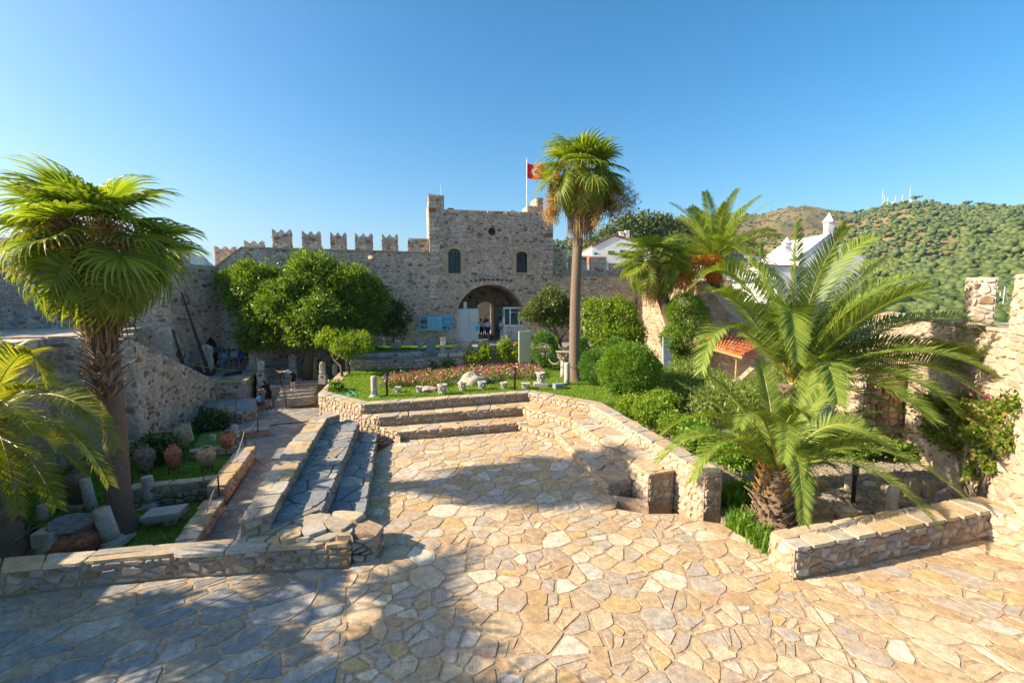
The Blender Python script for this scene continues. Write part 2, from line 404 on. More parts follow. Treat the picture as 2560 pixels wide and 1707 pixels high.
def coping_cells(L, Rr, step, rng, gap=.02, over=.03):
    """slabs laid across a strip between two polylines of equal length"""
    res = []
    for i in range(len(L) - 1):
        a0, a1, b0, b1 = Vector(L[i]), Vector(L[i + 1]), Vector(Rr[i]), Vector(Rr[i + 1])
        n = max(1, round(((a1 - a0).length + (b1 - b0).length) / 2 / step))
        ta = [0] + [(k + (rng.random() - .5) * .55) / n for k in range(1, n)] + [1]
        tb = [0] + [ta[k] + (rng.random() - .5) * .45 / n for k in range(1, n)] + [1]
        for k in range(n):
            q = [b0.lerp(b1, tb[k]), b0.lerp(b1, tb[k + 1]), a0.lerp(a1, ta[k + 1]), a0.lerp(a1, ta[k])]
            c = sum(q, Vector((0, 0))) / 4; ax = (q[1] - q[0] + q[2] - q[3]).normalized(); ay = Vector((-ax.y, ax.x))
            halves = [q]
            if rng.random() < .35:      # a slab broken in two
                t = .35 + .3 * rng.random(); m0 = q[1].lerp(q[2], t + (rng.random() - .5) * .2); m1 = q[0].lerp(q[3], t)
                halves = [[q[0], q[1], m0, m1], [m1, m0, q[2], q[3]]]
            for hq in halves:
                poly = []
                cc = sum(hq, Vector((0, 0))) / 4
                for p in hq:
                    s = p - cc; ux, uy = s.dot(ax), s.dot(ay)
                    edge = abs((p - c).dot(ay)) > .3 * (q[2] - q[1]).length
                    ux -= math.copysign(gap / 2 * (.5 + rng.random()), ux)
                    uy += math.copysign((over * (.2 + rng.random() * 1.3)) if edge else -gap / 2, uy)
                    poly.append(cc + ax * ux + ay * uy)
                o2 = []; m = len(poly)
                for j in range(m):
                    p, pr, nx = poly[j], poly[j - 1], poly[(j + 1) % m]
                    e = .05 + rng.random() * .12
                    o2.append(p.lerp(pr, e)); o2.append(p.lerp(nx, e * .7))
                    mid = p.lerp(nx, .5); dd = (mid - cc).normalized()
                    o2.append(mid + dd * (rng.random() - .5) * .05)
                o2 = [tuple(p) for p in o2]
                if area2(o2) < 0: o2 = o2[::-1]
                res.append((o2, abs(area2(o2))))
    return res
def coping(parent, L, Rr, z, step, rng, mat=None, h=.05, over=.03, gap=.02, plane=None):
    cl = coping_cells(L, Rr, step, rng, gap, over)
    if plane is None: org, U, V = Vector((0, 0, z)), Vector((1, 0, 0)), Vector((0, 1, 0))
    else: a, b, c = plane; org = Vector((0, 0, a)); U = Vector((1, 0, b)); V = Vector((0, 1, c))
    lay(parent, cl, org, U, V, Vector((0, 0, 1)), mat or M['coping'], h, .02, .012, rng, 'coping_slab', tilt=.03)
# ================================================================ STRUCTURE
LAWN, TOP, S2, S1, FL, FGZ = -4.75, -4.70, -5.12, -5.53, -5.87, -5.75
PATH, BEDU, BEDL, PLAT, GT, LAND, RG = -6.3, -6.45, -6.8, -5.0, -3.7, -5.55, -5.95
rg = random.Random(11)
def offs(line, d):
    """shift a polyline sideways (positive = right-hand side of travel)"""
    line = [Vector(p) for p in line]; o = []
    for i, p in enumerate(line):
        e = []
        if i: e.append((line[i] - line[i - 1]).normalized())
        if i < len(line) - 1: e.append((line[i + 1] - line[i]).normalized())
        n = sum((Vector((q.y, -q.x)) for q in e), Vector((0, 0))); n = n / n.length_squared * len(e) if n.length > .3 else n
        if len(e) == 2: n = n.normalized() / max(.5, e[0].dot((e[0] + e[1]).normalized()))
        o.append(tuple(p + n * d))
    return o
def ext(p, q, d):
    """point d beyond q on the line p->q"""
    p, q = Vector(p), Vector(q); return tuple(q + (q - p).normalized() * d)
def struct(name, me, parent=None):
    o = ob(name, me, parent)
    if parent is None: o['kind'] = 'structure'
    return o
# ---- ground to the horizon: castle mound falling to the harbour
def ground():
    V, Fc = [], []; rings = [0, 25, 45, 60, 90, 140, 250]; na = 48
    for r in rings:
        for k in range(na):
            a = 2 * math.pi * k / na
            z = -7.3 if r <= 60 else (-7.3 - (r - 60) / 60 * 8 if r < 120 else -17.5)
            V.append((r * math.cos(a), 12 + r * math.sin(a), z))
    for i in range(len(rings) - 1):
        for k in range(na):
            Fc.append((i * na + k, (i + 1) * na + k, (i + 1) * na + (k + 1) % na, i * na + (k + 1) % na))
    struct('ground', mesh('ground', V, Fc, M['earth']))
    mw, nt, b = NT('water'); b.inputs['Base Color'].default_value = (.02, .08, .12, 1); b.inputs['Roughness'].default_value = .12
    nz = N(nt, 'ShaderNodeTexNoise', Scale=.8, Detail=4.0); g = nt.nodes.new('ShaderNodeNewGeometry'); nt.links.new(g.outputs['Position'], nz.inputs['Vector'])
    bp = N(nt, 'ShaderNodeBump', Strength=.4, Distance=.3); nt.links.new(nz.outputs[0], bp.inputs['Height']); nt.links.new(bp.outputs[0], b.inputs['Normal'])
    s = 14000; struct('water', mesh('water', [(-s, -s, -16), (s, -s, -16), (s, s, -16), (-s, s, -16)], [(0, 1, 2, 3)], mw))
ground()

# ---- amphitheatre key lines
b1L, b1R, b1C, r1E, r1F = (G(*p, S1) for p in ((992.6,1080),(1296,1057),(1387.5,1078.7),(1521.8,1206),(1580.4,1190.6)))
b2L, b2R, b2C, r2E, r2F = (G(*p, S2) for p in ((947.3,1042.7),(1306,1017),(1430.6,1049),(1621.7,1185.4),(1685.4,1174)))
wK, wL, wR, wC, wE = (G(*p, TOP) for p in ((796,984),(904.3,1011.4),(1320,981),(1475,1008),(1763,1182)))
wKB = G(850, 930, TOP)
inner = [wK, wL, wR, wC, wE]; outer = offs(inner, -.52)
a0, a1 = G(888,1073.6,S2), G(797.5,1287,S2)
c0, c1 = G(937.7,1108.6,S1), G(910.6,1287,S1)
TW = -4.8
wi = [G(*p, TW) for p in ((848.5,1035),(815,1045),(773.6,1111.8),(719.4,1201),(674.8,1280.8))]
wo = [G(*p, TW) for p in ((827.8,1025.8),(780,1048),(721,1111.8),(661,1201),(599.8,1303))]
fgfar = [G(*p, FGZ) for p in ((876,1332),(950,1332),(1100,1318),(1293,1304),(1437,1289),(1544,1270),(1616,1282),(1694,1282),(1758,1300),(1800,1306),(1870,1345),(1945,1392),(1985,1447))]

# ---- paved floors (each a setting sheet with its stones)
def paving(name, poly, z, size, mat, mortar, seed, thick=.5, **kw):
    o = struct(name, prism(poly, z - thick, z - .022, mortar, name))
    top_stones(o, poly, z - .022, size, mat, random.Random(seed), h=.010, **kw); return o
seamL0, seamL1 = G(872, 1418, FGZ), G(838, 1760, FGZ)
seamR0, seamR1 = G(1985, 1447, FGZ), G(2215, 1760, FGZ)
fgm = [seamL1, seamR1, seamR0] + fgfar[::-1][1:] + [G(876, 1350, FGZ), seamL0]
paving('terrace_paving', fgm, FGZ, .31, M['flag'], M['mortar_fg'], 5, big=.09, gap=.055, jit=.62, uneven=.35, hv=.006, inset=.005, rough=.07)
fwb = [G(*p, FGZ) for p in ((-260,1505),(0,1484),(191,1464),(459,1438),(689,1419),(872,1418))]
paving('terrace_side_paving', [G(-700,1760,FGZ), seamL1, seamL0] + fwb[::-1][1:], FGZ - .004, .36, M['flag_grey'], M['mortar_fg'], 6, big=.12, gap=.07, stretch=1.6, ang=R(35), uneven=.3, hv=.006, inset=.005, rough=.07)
rwb = [G(1985,1447,FGZ), G(2477,1340,FGZ), G(2640,1385,FGZ)]
paving('terrace_upper_paving', [seamR1, G(3100,1760,FGZ), G(3000,1400,FGZ)] + rwb[::-1], FGZ - .004, .37, M['flag'], M['mortar_fg'], 7, big=.13, gap=.065, stretch=1.6, ang=R(-32), uneven=.3, hv=.006, inset=.005, rough=.07)
pitp = [G(*p, FL) for p in ((1537,1268),(1544,1249),(1622,1264))]
floorpoly = [G(905,1300,FL), G(950,1327,FL), G(1100,1313,FL), G(1293,1299,FL), G(1437,1284,FL), pitp[0], pitp[1], pitp[2], ext(r2F, r2E, .0), b1C, b1R, b1L, c0, c1]
floorpoly = [G(900,1320,FL), G(960,1345,FL), G(1100,1330,FL), G(1293,1316,FL), G(1437,1300,FL), pitp[0], pitp[1], pitp[2], r2E, r1E, b1C, b1R, b1L, c0, c1]
paving('amphitheatre_floor', floorpoly, FL, .38, M['flag'], M['mortar_fg'], 8, big=.12, gap=.04, jit=.6, uneven=.3, hv=.008, rough=.07)
paving('stair_pit_floor', [G(1530,1290,FL), G(1540,1245,FL), G(1640,1255,FL), G(1640,1295,FL)], -6.35, .5, M['flag'], M['mortar_fg'], 9, thick=.3)

# ---- tiers
def tier(name, label, cat, poly, z, faces, seed, size=.75, base=-6.6, mat='flag', fsize=.24, fmat='rubble', group=None, mort='mortar', grow=.03, **kw):
    t = thing(name, label, cat, (0, 0, 0), group)
    ob('core', prism(poly, base, z - .05, M[mort]), t)
    r = random.Random(seed)
    top_stones(t, poly, z - .05, size, M[mat], r, h=.048, gap=.03, grow=grow, hv=.01, uneven=.2, jit=.55, rough=.03)
    for p, q, zb, m in faces: face_stones(t, p, q, zb, z - .055, fsize, M[m], r)
    return t
tier('stone_bench', 'lower back stone bench curving round to the sunny side of the arena', 'bench',
     [b1L, b1R, b1C, r1E, r1F, b2C, b2R, b2L], S1, [(b1L, b1R, FL, 'rubble'), (b1R, b1C, FL, 'pale_sunlit_rubble'), (b1C, r1E, FL, 'pale_sunlit_rubble'), (r1E, r1F, FL - .3, 'rubble'), (G(960,1062,S1), b1L, -6.3, 'rubble')], 21, group='stone benches of the amphitheatre')
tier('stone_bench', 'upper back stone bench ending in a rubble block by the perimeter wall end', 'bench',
     [b2L, b2R, b2C, r2E, r2F, wC, wR, wL], S2, [(b2L, b2R, S1, 'rubble'), (b2R, b2C, S1, 'pale_sunlit_rubble'), (b2C, r2E, S1 - .8, 'pale_sunlit_rubble'), (r2E, r2F, -6.2, 'rubble')], 22, group='stone benches of the amphitheatre')
tier('stone_bench', 'low shaded stone bench with a sunlit rim beside the arena floor', 'bench',
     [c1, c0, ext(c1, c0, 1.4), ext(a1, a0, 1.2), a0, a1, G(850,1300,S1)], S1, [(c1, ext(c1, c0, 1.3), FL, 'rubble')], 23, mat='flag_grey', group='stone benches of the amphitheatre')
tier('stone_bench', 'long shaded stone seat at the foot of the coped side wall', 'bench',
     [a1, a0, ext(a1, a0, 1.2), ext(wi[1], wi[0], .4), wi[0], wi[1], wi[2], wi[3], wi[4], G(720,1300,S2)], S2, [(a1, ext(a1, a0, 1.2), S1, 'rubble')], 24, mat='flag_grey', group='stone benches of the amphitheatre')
# sunlit rims of the two shaded benches
def rim(line, wdt, z, seed, name='stone_bench_rim'):
    pass
# broken slabs closing the bench ends
pier = [G(*p, -5.2) for p in ((600,1345),(606,1310),(675,1288),(797,1290),(850,1285),(905,1290),(958,1312),(940,1335),(876,1330),(876,1345),(700,1355))]
t = thing('slab_heap', 'rough sunlit slabs closing the near ends of the shaded benches', 'stone slabs')
ob('core', prism(pier, -6.6, -5.22, M['mortar']), t)
top_stones(t, pier, -5.22, .6, M['coping'], random.Random(31), h=.06, hv=.10, gap=.03, grow=.05, tilt=.16, uneven=.25, rough=.05, name='slab')
for p, q in ((G(876,1345,-5.2), G(940,1335,-5.2)), (G(940,1335,-5.2), G(958,1312,-5.2)), (G(958,1312,-5.2), G(905,1290,-5.2))): face_stones(t, p, q, FL, -5.23, .2, M['rubble'], rg)

def wall(name, label, L, Rr, z, base, faces, seed, step=.6, fsize=.24, cat='wall', group=None, cop='coping', plane=None, zlist=None, over=.035, mort='mortar', ch=.06):
    """low wall between side lines L and Rr with coping slabs on top and rubble on the given faces"""
    t = thing(name, label, cat, (0, 0, 0), group); r = random.Random(seed)
    poly = list(L) + list(Rr)[::-1]
    ztop = zlist if zlist else z - ch + .005
    ob('core', prism(poly, base, ztop, M[mort]), t)
    coping(t, L, Rr, z - ch, step, r, M[cop], h=ch - .005, over=over, plane=plane)
    for p, q, zb, zt, m in faces: face_stones(t, p, q, zb, zt, fsize, M[m], r)
    return t
# perimeter wall of the arena, back and right
g_am = 'walls round the amphitheatre'
zt = TOP - .065
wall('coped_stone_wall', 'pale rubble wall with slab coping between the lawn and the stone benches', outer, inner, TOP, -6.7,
     [(wK, wL, -6.3, zt, 'pale_sunlit_rubble'), (wL, wR, S2, zt, 'rubble'), (wR, wC, S2, zt, 'pale_sunlit_rubble'), (wC, wE, S2 - 1.2, zt, 'pale_sunlit_rubble'), (wE, outer[-1], FGZ - .1, zt, 'rubble'),
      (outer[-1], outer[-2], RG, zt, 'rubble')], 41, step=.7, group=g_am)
t = thing('bench_end_wall', 'stepped sunlit rubble end of the back benches', 'wall')
ob('core', prism([wL, b2L, b1L, G(1000,1085,S1), G(960,1042,S2)], -6.5, S1 - .1, M['mortar']), t)
face_stones(t, wL, b2L, -6.3, S2 - .05, .22, M['pale_sunlit_rubble'], rg, h=.045, hv=.04); face_stones(t, b2L, b1L, -6.3, S1 - .05, .22, M['pale_sunlit_rubble'], rg, h=.045, hv=.04)
wall('coped_stone_wall', 'thick slab topped wall between the shaded path and the shaded benches', wo, wi, TW, -6.7,
     [(wi[4], wi[3], S2, TW - .06, 'rubble'), (wi[3], wi[2], S2, TW - .06, 'rubble'), (wi[2], wi[1], S2, TW - .06, 'rubble'), (wi[1], wi[0], S2, TW - .06, 'rubble'),
      (wo[4], wi[4], -5.8, TW - .06, 'rubble'), (wi[0], wo[0], -6.2, TW - .06, 'rubble')], 42, step=.62, group=g_am)
# side wall of the lawn beside the stair
o2 = offs([wKB, wK], -.5)
wall('coped_stone_wall', 'shaded coped wall climbing past the stair at the edge of the lawn', o2, [wKB, wK], TOP + .005, -6.7,
     [(wKB, wK, -6.35, zt, 'rubble')], 43, step=.6, group=g_am)
# front low wall
fb = [G(*p, -5.24) for p in ((-330,1425),(0,1397),(245,1375),(379,1361),(589,1346),(700,1334),(876,1310))]
ff = [G(*p, -5.24) for p in ((-330,1455),(0,1424),(203,1403),(444,1382),(560,1377),(666,1369),(872,1357))]
wall('coped_stone_wall', 'low rubble wall with rough slab top beside the shaded terrace paving', fb, ff, -5.24, -7.0,
     [(ff[i], ff[i + 1], FGZ, -5.3, 'rubble') for i in range(6)] + [(ff[-1], fb[-1], FGZ, -5.3, 'pale_sunlit_rubble')], 44, step=.95, over=.05, group='low walls edging the terrace')
# right front low wall (top rises and falls slightly)
rA, rB = G(1945,1327,-5.0), G(1985,1353.5,-5.0)
nA = Vector(G(1983,1447,FGZ)); nB = Vector(G(2477,1340,FGZ)); dn = (nB - nA).normalized(); ln = (nB - nA).length
side = Vector((-dn.y, dn.x))
fr = [tuple(nA), tuple(nA.lerp(nB, .5)), tuple(nB)]; bk = [tuple(Vector(p) + side * .62) for p in fr]
wall('coped_stone_wall', 'low rubble wall with pale slab top beside the small feather palm', bk, fr, -5.08, -6.4,
     [(fr[0], fr[1], FGZ, -5.14, 'rubble'), (fr[1], fr[2], FGZ, -5.14, 'rubble'), (bk[0], fr[0], FGZ, -5.14, 'pale_sunlit_rubble')], 45, step=.6, group='low walls edging the terrace')
e0 = Vector(nB) + side * .62 - dn * .1; e1 = Vector(G(2700, 1360, -5.05)); dd = (e1 - e0).normalized(); s2 = Vector((-dd.y, dd.x))
f2 = [tuple(e0), tuple(e1)]; k2 = [tuple(e0 + s2 * .6), tuple(e1 + s2 * .6)]
wall('coped_stone_wall', 'sunlit low wall running from the wall corner to the vine covered rampart', k2, f2, -5.05, -6.4, [(f2[0], f2[1], FGZ, -5.1, 'pale_sunlit_rubble')], 46, step=.7, group='low walls edging the terrace')

# ---- left gardens, path, platform, stair
E0, E1 = G(470,1375,-5.95), G(558.5,1244,-5.95)
E1b, E2 = G(563,1212,-5.8), G(637,1115,-5.8)
E3, E4 = G(650,1092,-5.9), G(672,1066,-5.9)
pathpoly = [G(440,1420,PATH), G(700,1420,PATH), G(760,1200,PATH), G(860,1090,PATH), G(900,1040,PATH), G(800,1018,PATH), G(700,1018,PATH), G(600,1020,PATH), G(560,1075,PATH), E2, E1]
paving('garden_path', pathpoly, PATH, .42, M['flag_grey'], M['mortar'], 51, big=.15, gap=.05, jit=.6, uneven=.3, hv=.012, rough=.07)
g_b = 'walls of the shaded garden beds'
def bedwall(label, line, wdt, z, base, seed, mat='rubble', **kw):
    Lx, Rx = offs(line, -wdt), list(line)
    fc = [(Rx[i], Rx[i + 1], base, z - .06, mat) for i in range(len(Rx) - 1)] + [(Rx[-1], Lx[-1], base, z - .06, mat)]
    return wall('bed_wall', label, Lx, Rx, z, -7.2, fc, seed, group=g_b, **kw)

def facing(label, p, q, wdt, z, base, seed, step=.6):
    """a wall whose front is p->q (outward on the right-hand side)"""
    L2 = offs([p, q], -wdt)
    return wall('bed_wall', label, L2, [p, q], z, -7.2, [(p, q, base, z - .06, 'rubble'), (q, L2[1], base, z - .06, 'rubble'), (L2[0], p, base, z - .06, 'rubble')], seed, step=step, group=g_b)
facing('coped bed wall along the path nearest the low terrace wall', E0, E1, .45, -5.95, PATH, 61)
facing('coped bed wall beside the path in front of the standing jars', E1b, E2, .5, -5.8, PATH, 62)
facing('low wall dividing the grass with marble columns from the bed of jars', G(318,1222,-6.1), G(545,1196,-6.1), .35, -6.1, BEDL, 63)
facing('low wall behind the jars, below the fallen marble slab', G(470,1128,-6.1), G(628,1112,-6.1), .3, -6.1, BEDU, 64)
facing('narrow bed wall below the small white statue by the path', G(560,1083,-5.95), G(672,1070,-5.95), .4, -5.95, PATH, 65)
# terrace and ramparts left of the beds
Rn, Rf = Vector((-14.9, 17.8)), Vector((-17.0, 25.6))
q1 = Vector((-17.6, 17.05)); q2 = Vector((-15.9, 11.0)); q3 = Vector((-14.6, 6.0))
t = thing('retaining_wall', 'tall shaded rubble retaining wall behind the big fan palm, its parapet sloping down to the platform', 'wall')
zt_ = [-1.6, -1.75, -4.6, -4.9, -1.6, -1.6, -1.6]
rp = [tuple(q1), tuple(Rn), tuple(Rf - (Rf - Rn) * .06), tuple(Rf), (-18.6, 25.9), (-22, 24), (-22, 17)]
ob('core', prism([tuple(q1), tuple(Rn), tuple(Rf), (-17.6, 25.7), (-16.2, 18.6), (-19, 17.8), (-22, 17.2), (-22, 16.2)], -7.2, [-1.66, -1.8, -4.85, -4.85, -1.8, -1.66, -1.66, -1.66], M['mortar_castle']), t)
face_stones(t, tuple(q1), tuple(Rn), BEDL - .2, (-1.64, -1.78), .30, M['castle'], rg, uneven=.3)
face_stones(t, tuple(Rn), tuple(Rf), BEDL, (-1.8, -4.85), .27, M['castle'], rg, uneven=.3)
coping(t, [(-19, 17.6), (-17.7, 17.5), tuple(Rn + Vector((-.3, .45)))], [(-19, 16.6), tuple(q1), tuple(Rn)], -1.66, .8, rg, h=.07)
t = thing('retaining_wall', 'rough rubble retaining wall behind the pair of leaning jars', 'wall')
ob('core', prism([tuple(q3), tuple(q2), tuple(q1), (-22, 16.2), (-22, 5)], -7.2, -1.66, M['mortar_castle']), t)
face_stones(t, tuple(q3), tuple(q2), BEDL, -1.66, .3, M['castle'], rg); face_stones(t, tuple(q2), tuple(q1), BEDL, -1.66, .3, M['castle'], rg)
terr = [(-17.6, 25.7), (-16.0, 18.4), (-19, 17.8), (-60, 10), (-60, 30)]
struct('rampart_terrace', prism([(-21.6, 27.2), (-19.0, 18.7), (-19, 17.9), (-22, 17.3), (-22, 5), (-60, 5), (-60, 40), (-21.8, 27.4)], -7.2, -1.9, M['mortar_castle']))
face_stones(bpy.data.objects['rampart_terrace'], (-19.0, 18.7), (-21.6, 27.2), -5.5, -1.92, .3, M['castle'], rg)
struct('stair_run', prism([(-16.3, 18.7), (-19, 18.7), (-21.6, 27.2), (-17.8, 25.8)], -7.2, [-2.1, -2.1, -5.1, -5.1], M['mortar_castle']))
# grass beds
def lawn_mat():
    m, nt, b = NT('grass_ground'); g = nt.nodes.new('ShaderNodeNewGeometry'); L = nt.links.new
    n = N(nt, 'ShaderNodeTexNoise', Scale=2.2, Detail=6.0); L(g.outputs['Position'], n.inputs['Vector'])
    r = ramp(nt, [(.08,.14,.015), (.13,.22,.022), (.20,.24,.035)], pos=[.3,.5,.75]); L(n.outputs[0], r.inputs[0]); L(r.outputs[0], b.inputs['Base Color']); b.inputs['Roughness'].default_value = .9
    return m
M['lawn'] = lawn_mat()
M['blade'] = leaf_mat('grass_blades', [(.09,.18,.014), (.14,.26,.02), (.18,.31,.024), (.26,.32,.05)], trans=.4, rough=.6)
def grass(name, poly, z, n, seed, hgt=.07, wdt=.014, parent=None, avoid=None):
    r = np.random.RandomState(seed); xs = [p[0] for p in poly]; ys = [p[1] for p in poly]
    P = []
    while len(P) < n:
        c = np.stack([r.uniform(min(xs), max(xs), 4000), r.uniform(min(ys), max(ys), 4000)], 1)
        P += [q for q in c if inside(q, poly) and not (avoid and avoid(q))]
    P = np.array(P[:n]); a = r.uniform(0, 2 * np.pi, n); h = hgt * r.uniform(.5, 1.3, n); w_ = wdt * r.uniform(.7, 1.5, n)
    d = np.stack([np.cos(a), np.sin(a)], 1) * w_[:, None]; ln_ = r.normal(0, .35, (n, 2)) * h[:, None]
    V = np.zeros((n, 3, 3)); V[:, 0, :2] = P - d; V[:, 1, :2] = P + d; V[:, 2, :2] = P + ln_; V[:, :2, 2] = z; V[:, 2, 2] = z + h
    return ob(name, fmesh(name, V.reshape(-1, 3), np.arange(n * 3).reshape(-1, 3), M['blade']), parent, kind='stuff')
bedl = [E0, E1, G(545,1215,BEDL), G(318,1240,BEDL), tuple(Rn), tuple(q1), tuple(q2), tuple(q3), G(0,1500,BEDL)]
struct('lower_bed', prism(bedl, -7.25, BEDL, M['lawn'])); grass('lower_bed_grass', bedl, BEDL, 26000, 1)
bedu = [G(318,1222,-6.1), G(545,1196,-6.1), E1b, E2, G(628,1112,-6.1), tuple(Rf), tuple(Rn)]
struct('jar_bed', prism(bedu, -7.25, BEDU, M['lawn'])); grass('jar_bed_grass', bedu, BEDU, 16000, 2)
struct('stair_foot_bed', prism([G(470,1128,-6.1), G(628,1112,-6.1), E3, G(560,1083,-5.95), tuple(Rf)], -7.25, -6.35, M['lawn']))
# platform
pl = [G(494,954,PLAT), G(616,950,PLAT), G(645,925,PLAT)]
plb = (-15.2, 32.8)
platpoly = [pl[0], pl[1], pl[2], plb, (-21.5, 31.5), (-21.5, 27), (-18.3, 25.9)]
struct('statue_platform', prism(platpoly, -7.2, PLAT - .03, M['mortar_castle']))
so = bpy.data.objects['statue_platform']
top_stones(so, platpoly, PLAT - .03, .7, M['flag_grey'], rg, h=.03, hv=.008)
face_stones(so, pl[0], pl[1], PATH - .2, PLAT - .05, .24, M['castle'], rg); face_stones(so, pl[1], pl[2], PATH - .2, PLAT - .05, .24, M['castle'], rg)
face_stones(so, pl[2], plb, LAND, PLAT - .05, .26, M['castle'], rg)
face_stones(so, tuple(Rf), pl[0], PATH - .4, PLAT - .05, .26, M['castle'], rg)
# arch niche in the platform corner: thin dark panel painted as its inner shade
na_, nb_ = Vector(pl[1]), Vector(pl[2]); nd_ = (nb_ - na_).normalized(); nn_ = Vector((nd_.y, -nd_.x))
def arch_pts(w, h, hs, n=10):
    return [(-w / 2, 0), (w / 2, 0), (w / 2, hs)] + [(w / 2 * math.cos(math.pi * k / n), hs + (h - hs) * math.sin(math.pi * k / n)) for k in range(1, n)] + [(-w / 2, hs)]
M['hollow_shade'] = plain('painted_hollow_shade', (.05,.045,.04), 1, spec=0)  # shade of openings put into the colour of flat panels
ap = arch_pts(.75, 1.25, .8); c_ = na_.lerp(nb_, .62)
V = [(*(c_ + nd_ * p[0] + nn_ * .06), -6.3 + p[1]) for p in ap] + [(*(c_ + nd_ * p[0] + nn_ * .075), -6.3 + p[1]) for p in ap]
t = thing('arched_niche', 'small dark arched niche in the corner of the statue platform', 'niche')
ob('hollow', mesh('hollow', V, [tuple(range(len(ap)))[::-1], tuple(range(len(ap), 2 * len(ap)))] + [(i, (i + 1) % len(ap), len(ap) + (i + 1) % len(ap), len(ap) + i) for i in range(len(ap))], M['hollow_shade']), t)
# parapet block left of the stair foot
wall('parapet_block', 'low rubble block beside the arched niche, at the foot of the platform', [G(560,1000,-5.75), G(640,995,-5.75)], [G(560,1030,-5.75), G(640,1022,-5.75)], -5.75, -6.5,
     [(G(560,1030,-5.75), G(640,1022,-5.75), PATH, -5.8, 'castle'), (G(640,1022,-5.75), G(640,995,-5.75), PATH, -5.8, 'castle')], 66, cop='flag_grey')
wall('stone_parapet', 'sloping rubble parapet below the statue platform above the small bed', [G(480,985,-5.6), G(604,1010,-5.9)], [G(480,1000,-5.6), G(606,1040,-5.9)], -5.8, -6.6,
     [(G(480,1000,-5.6), G(606,1040,-5.9), -6.45, -5.9, 'castle'), (G(606,1040,-5.9), G(604,1010,-5.9), PATH, -5.9, 'castle')], 67, cop='flag_grey')
# landing and stair
sl_, sr_ = G(706,963,LAND), G(797,955,LAND)
landpoly = [G(640,965,LAND), sl_, sr_, tuple(o2[0]), (-9.6, 31), (-10.2, 34.2), (-16, 33.2), tuple(plb), pl[2]]
landpoly = [G(640,965,LAND), sl_, sr_, G(850,925,LAND), (-10.6, 33.8), (-15.5, 32.8), pl[2]]
so = struct('stair_landing', prism(landpoly, -7.2, LAND - .03, M['mortar_castle']))
top_stones(so, landpoly, LAND - .03, .7, M['flag_grey'], rg, h=.03, hv=.008)
face_stones(so, G(640,965,LAND), sl_, PATH, LAND - .05, .22, M['castle'], rg)
t = thing('stone_stair', 'shaded stone stair of four steps beside the iron railing', 'stair')
A_, B_ = Vector(sl_), Vector(sr_); dn2 = Vector((.18, -.98))
for k in range(4):
    z = LAND - (k + 1) * .15; p0, p1 = A_ + dn2 * (.38 * k), B_ + dn2 * (.38 * k)
    q0, q1_ = p0 + dn2 * .42, p1 + dn2 * .42
    so = ob('step', prism([tuple(q0), tuple(q1_), tuple(p1), tuple(p0)], -6.6, z, M['mortar_castle'], 'step'), t)
    cl = coping_cells([tuple(p0), tuple(p1)], [tuple(q0), tuple(q1_)], .7, rg, over=.02)
    lay(so, cl, (0, 0, z), (1, 0, 0), (0, 1, 0), (0, 0, 1), M['flag_grey'], .025, .01, .01, rg, 'tread_slab')

# ---- lawn, its back wall, the upper terrace
lf = [G(870,927,LAWN), G(1020,922,LAWN), G(1300,912,LAWN), G(1400,910,LAWN)]
lawnpoly = [wKB] + [wK, outer[1]] + [outer[2], outer[3], (6.8, 20.6), (8.6, 23.5), (10.5, 31.8)] + [lf[3], lf[2], lf[1], lf[0]]
lawnpoly = [o2[0], outer[0], outer[1], outer[2], outer[3], (6.6, 19.6), (8.6, 23.5), (10.5, 31.8), (8, 33.5)] + lf[::-1]
struct('lawn', prism(lawnpoly, -7.2, LAWN, M['lawn']))
flowerbed = [G(*p, LAWN) for p in ((945,962),(990,945),(1080,938),(1180,928),(1290,922),(1350,928),(1366,942),(1330,952),(1240,950),(1225,962),(1150,950),(1090,975),(1040,968),(960,972))]
grass('lawn_grass', lawnpoly, LAWN, 90000, 3, hgt=.075, wdt=.016, avoid=lambda q: inside(q, flowerbed))
face_stones(bpy.data.objects['lawn'], (10.5, 31.8), (8.6, 23.5), RG, LAWN - .05, .3, M['rubble'], rg)
lb0, lb1 = Vector(lf[0]), Vector(lf[3]); ld = (lb1 - lb0).normalized(); lnn = Vector((-ld.y, ld.x))
p_, q_ = tuple(lb0), tuple(lb1)
wall('garden_wall', 'long low rubble wall along the back of the lawn, carrying the marble capitals', [tuple(lb0 + lnn * .9), tuple(lb1 + lnn * .9)], [p_, q_], -4.05, -5.0, [(p_, q_, LAWN, -4.1, 'castle')], 71, step=1.0, cop='flag_grey', fsize=.26)
u0, u1 = lb0 + lnn * .9 - ld * .3, lb1 + lnn * .9 + ld * 1.5
up = [tuple(u0), tuple(u1), (8.6, 33.3), (8.2, 37.1), (-11.6, 33.3)]
so = struct('upper_terrace', prism(up, -6, -3.83, M['mortar_castle']))
face_stones(so, tuple(u0), tuple(u1), -4.06, -3.84, .22, M['castle'], rg)
xs_ = G(1150, 868, GT)[0]
pv = [tuple(lb0 + lnn * .9 + ld * 7.6), tuple(u1), (8.6, 33.3), (8.2, 37.0), (-4.6, 34.4)]
top_stones(so, pv, -3.80, .8, M['flag_grey'], rg, h=.03, hv=.006)
strip_ = [tuple(u0), tuple(lb0 + lnn * .9 + ld * 7.6), tuple(lb0 + lnn * 1.9 + ld * 7.4), tuple(u0 + lnn * 1.0)]
top_stones(so, strip_, -3.83, .7, M['flag_grey'], rg, h=.05, hv=.006)
ulp = [tuple(u0 + lnn * 1.0), tuple(lb0 + lnn * 1.9 + ld * 7.4), (-4.7, 34.3), (-11.4, 33.2)]
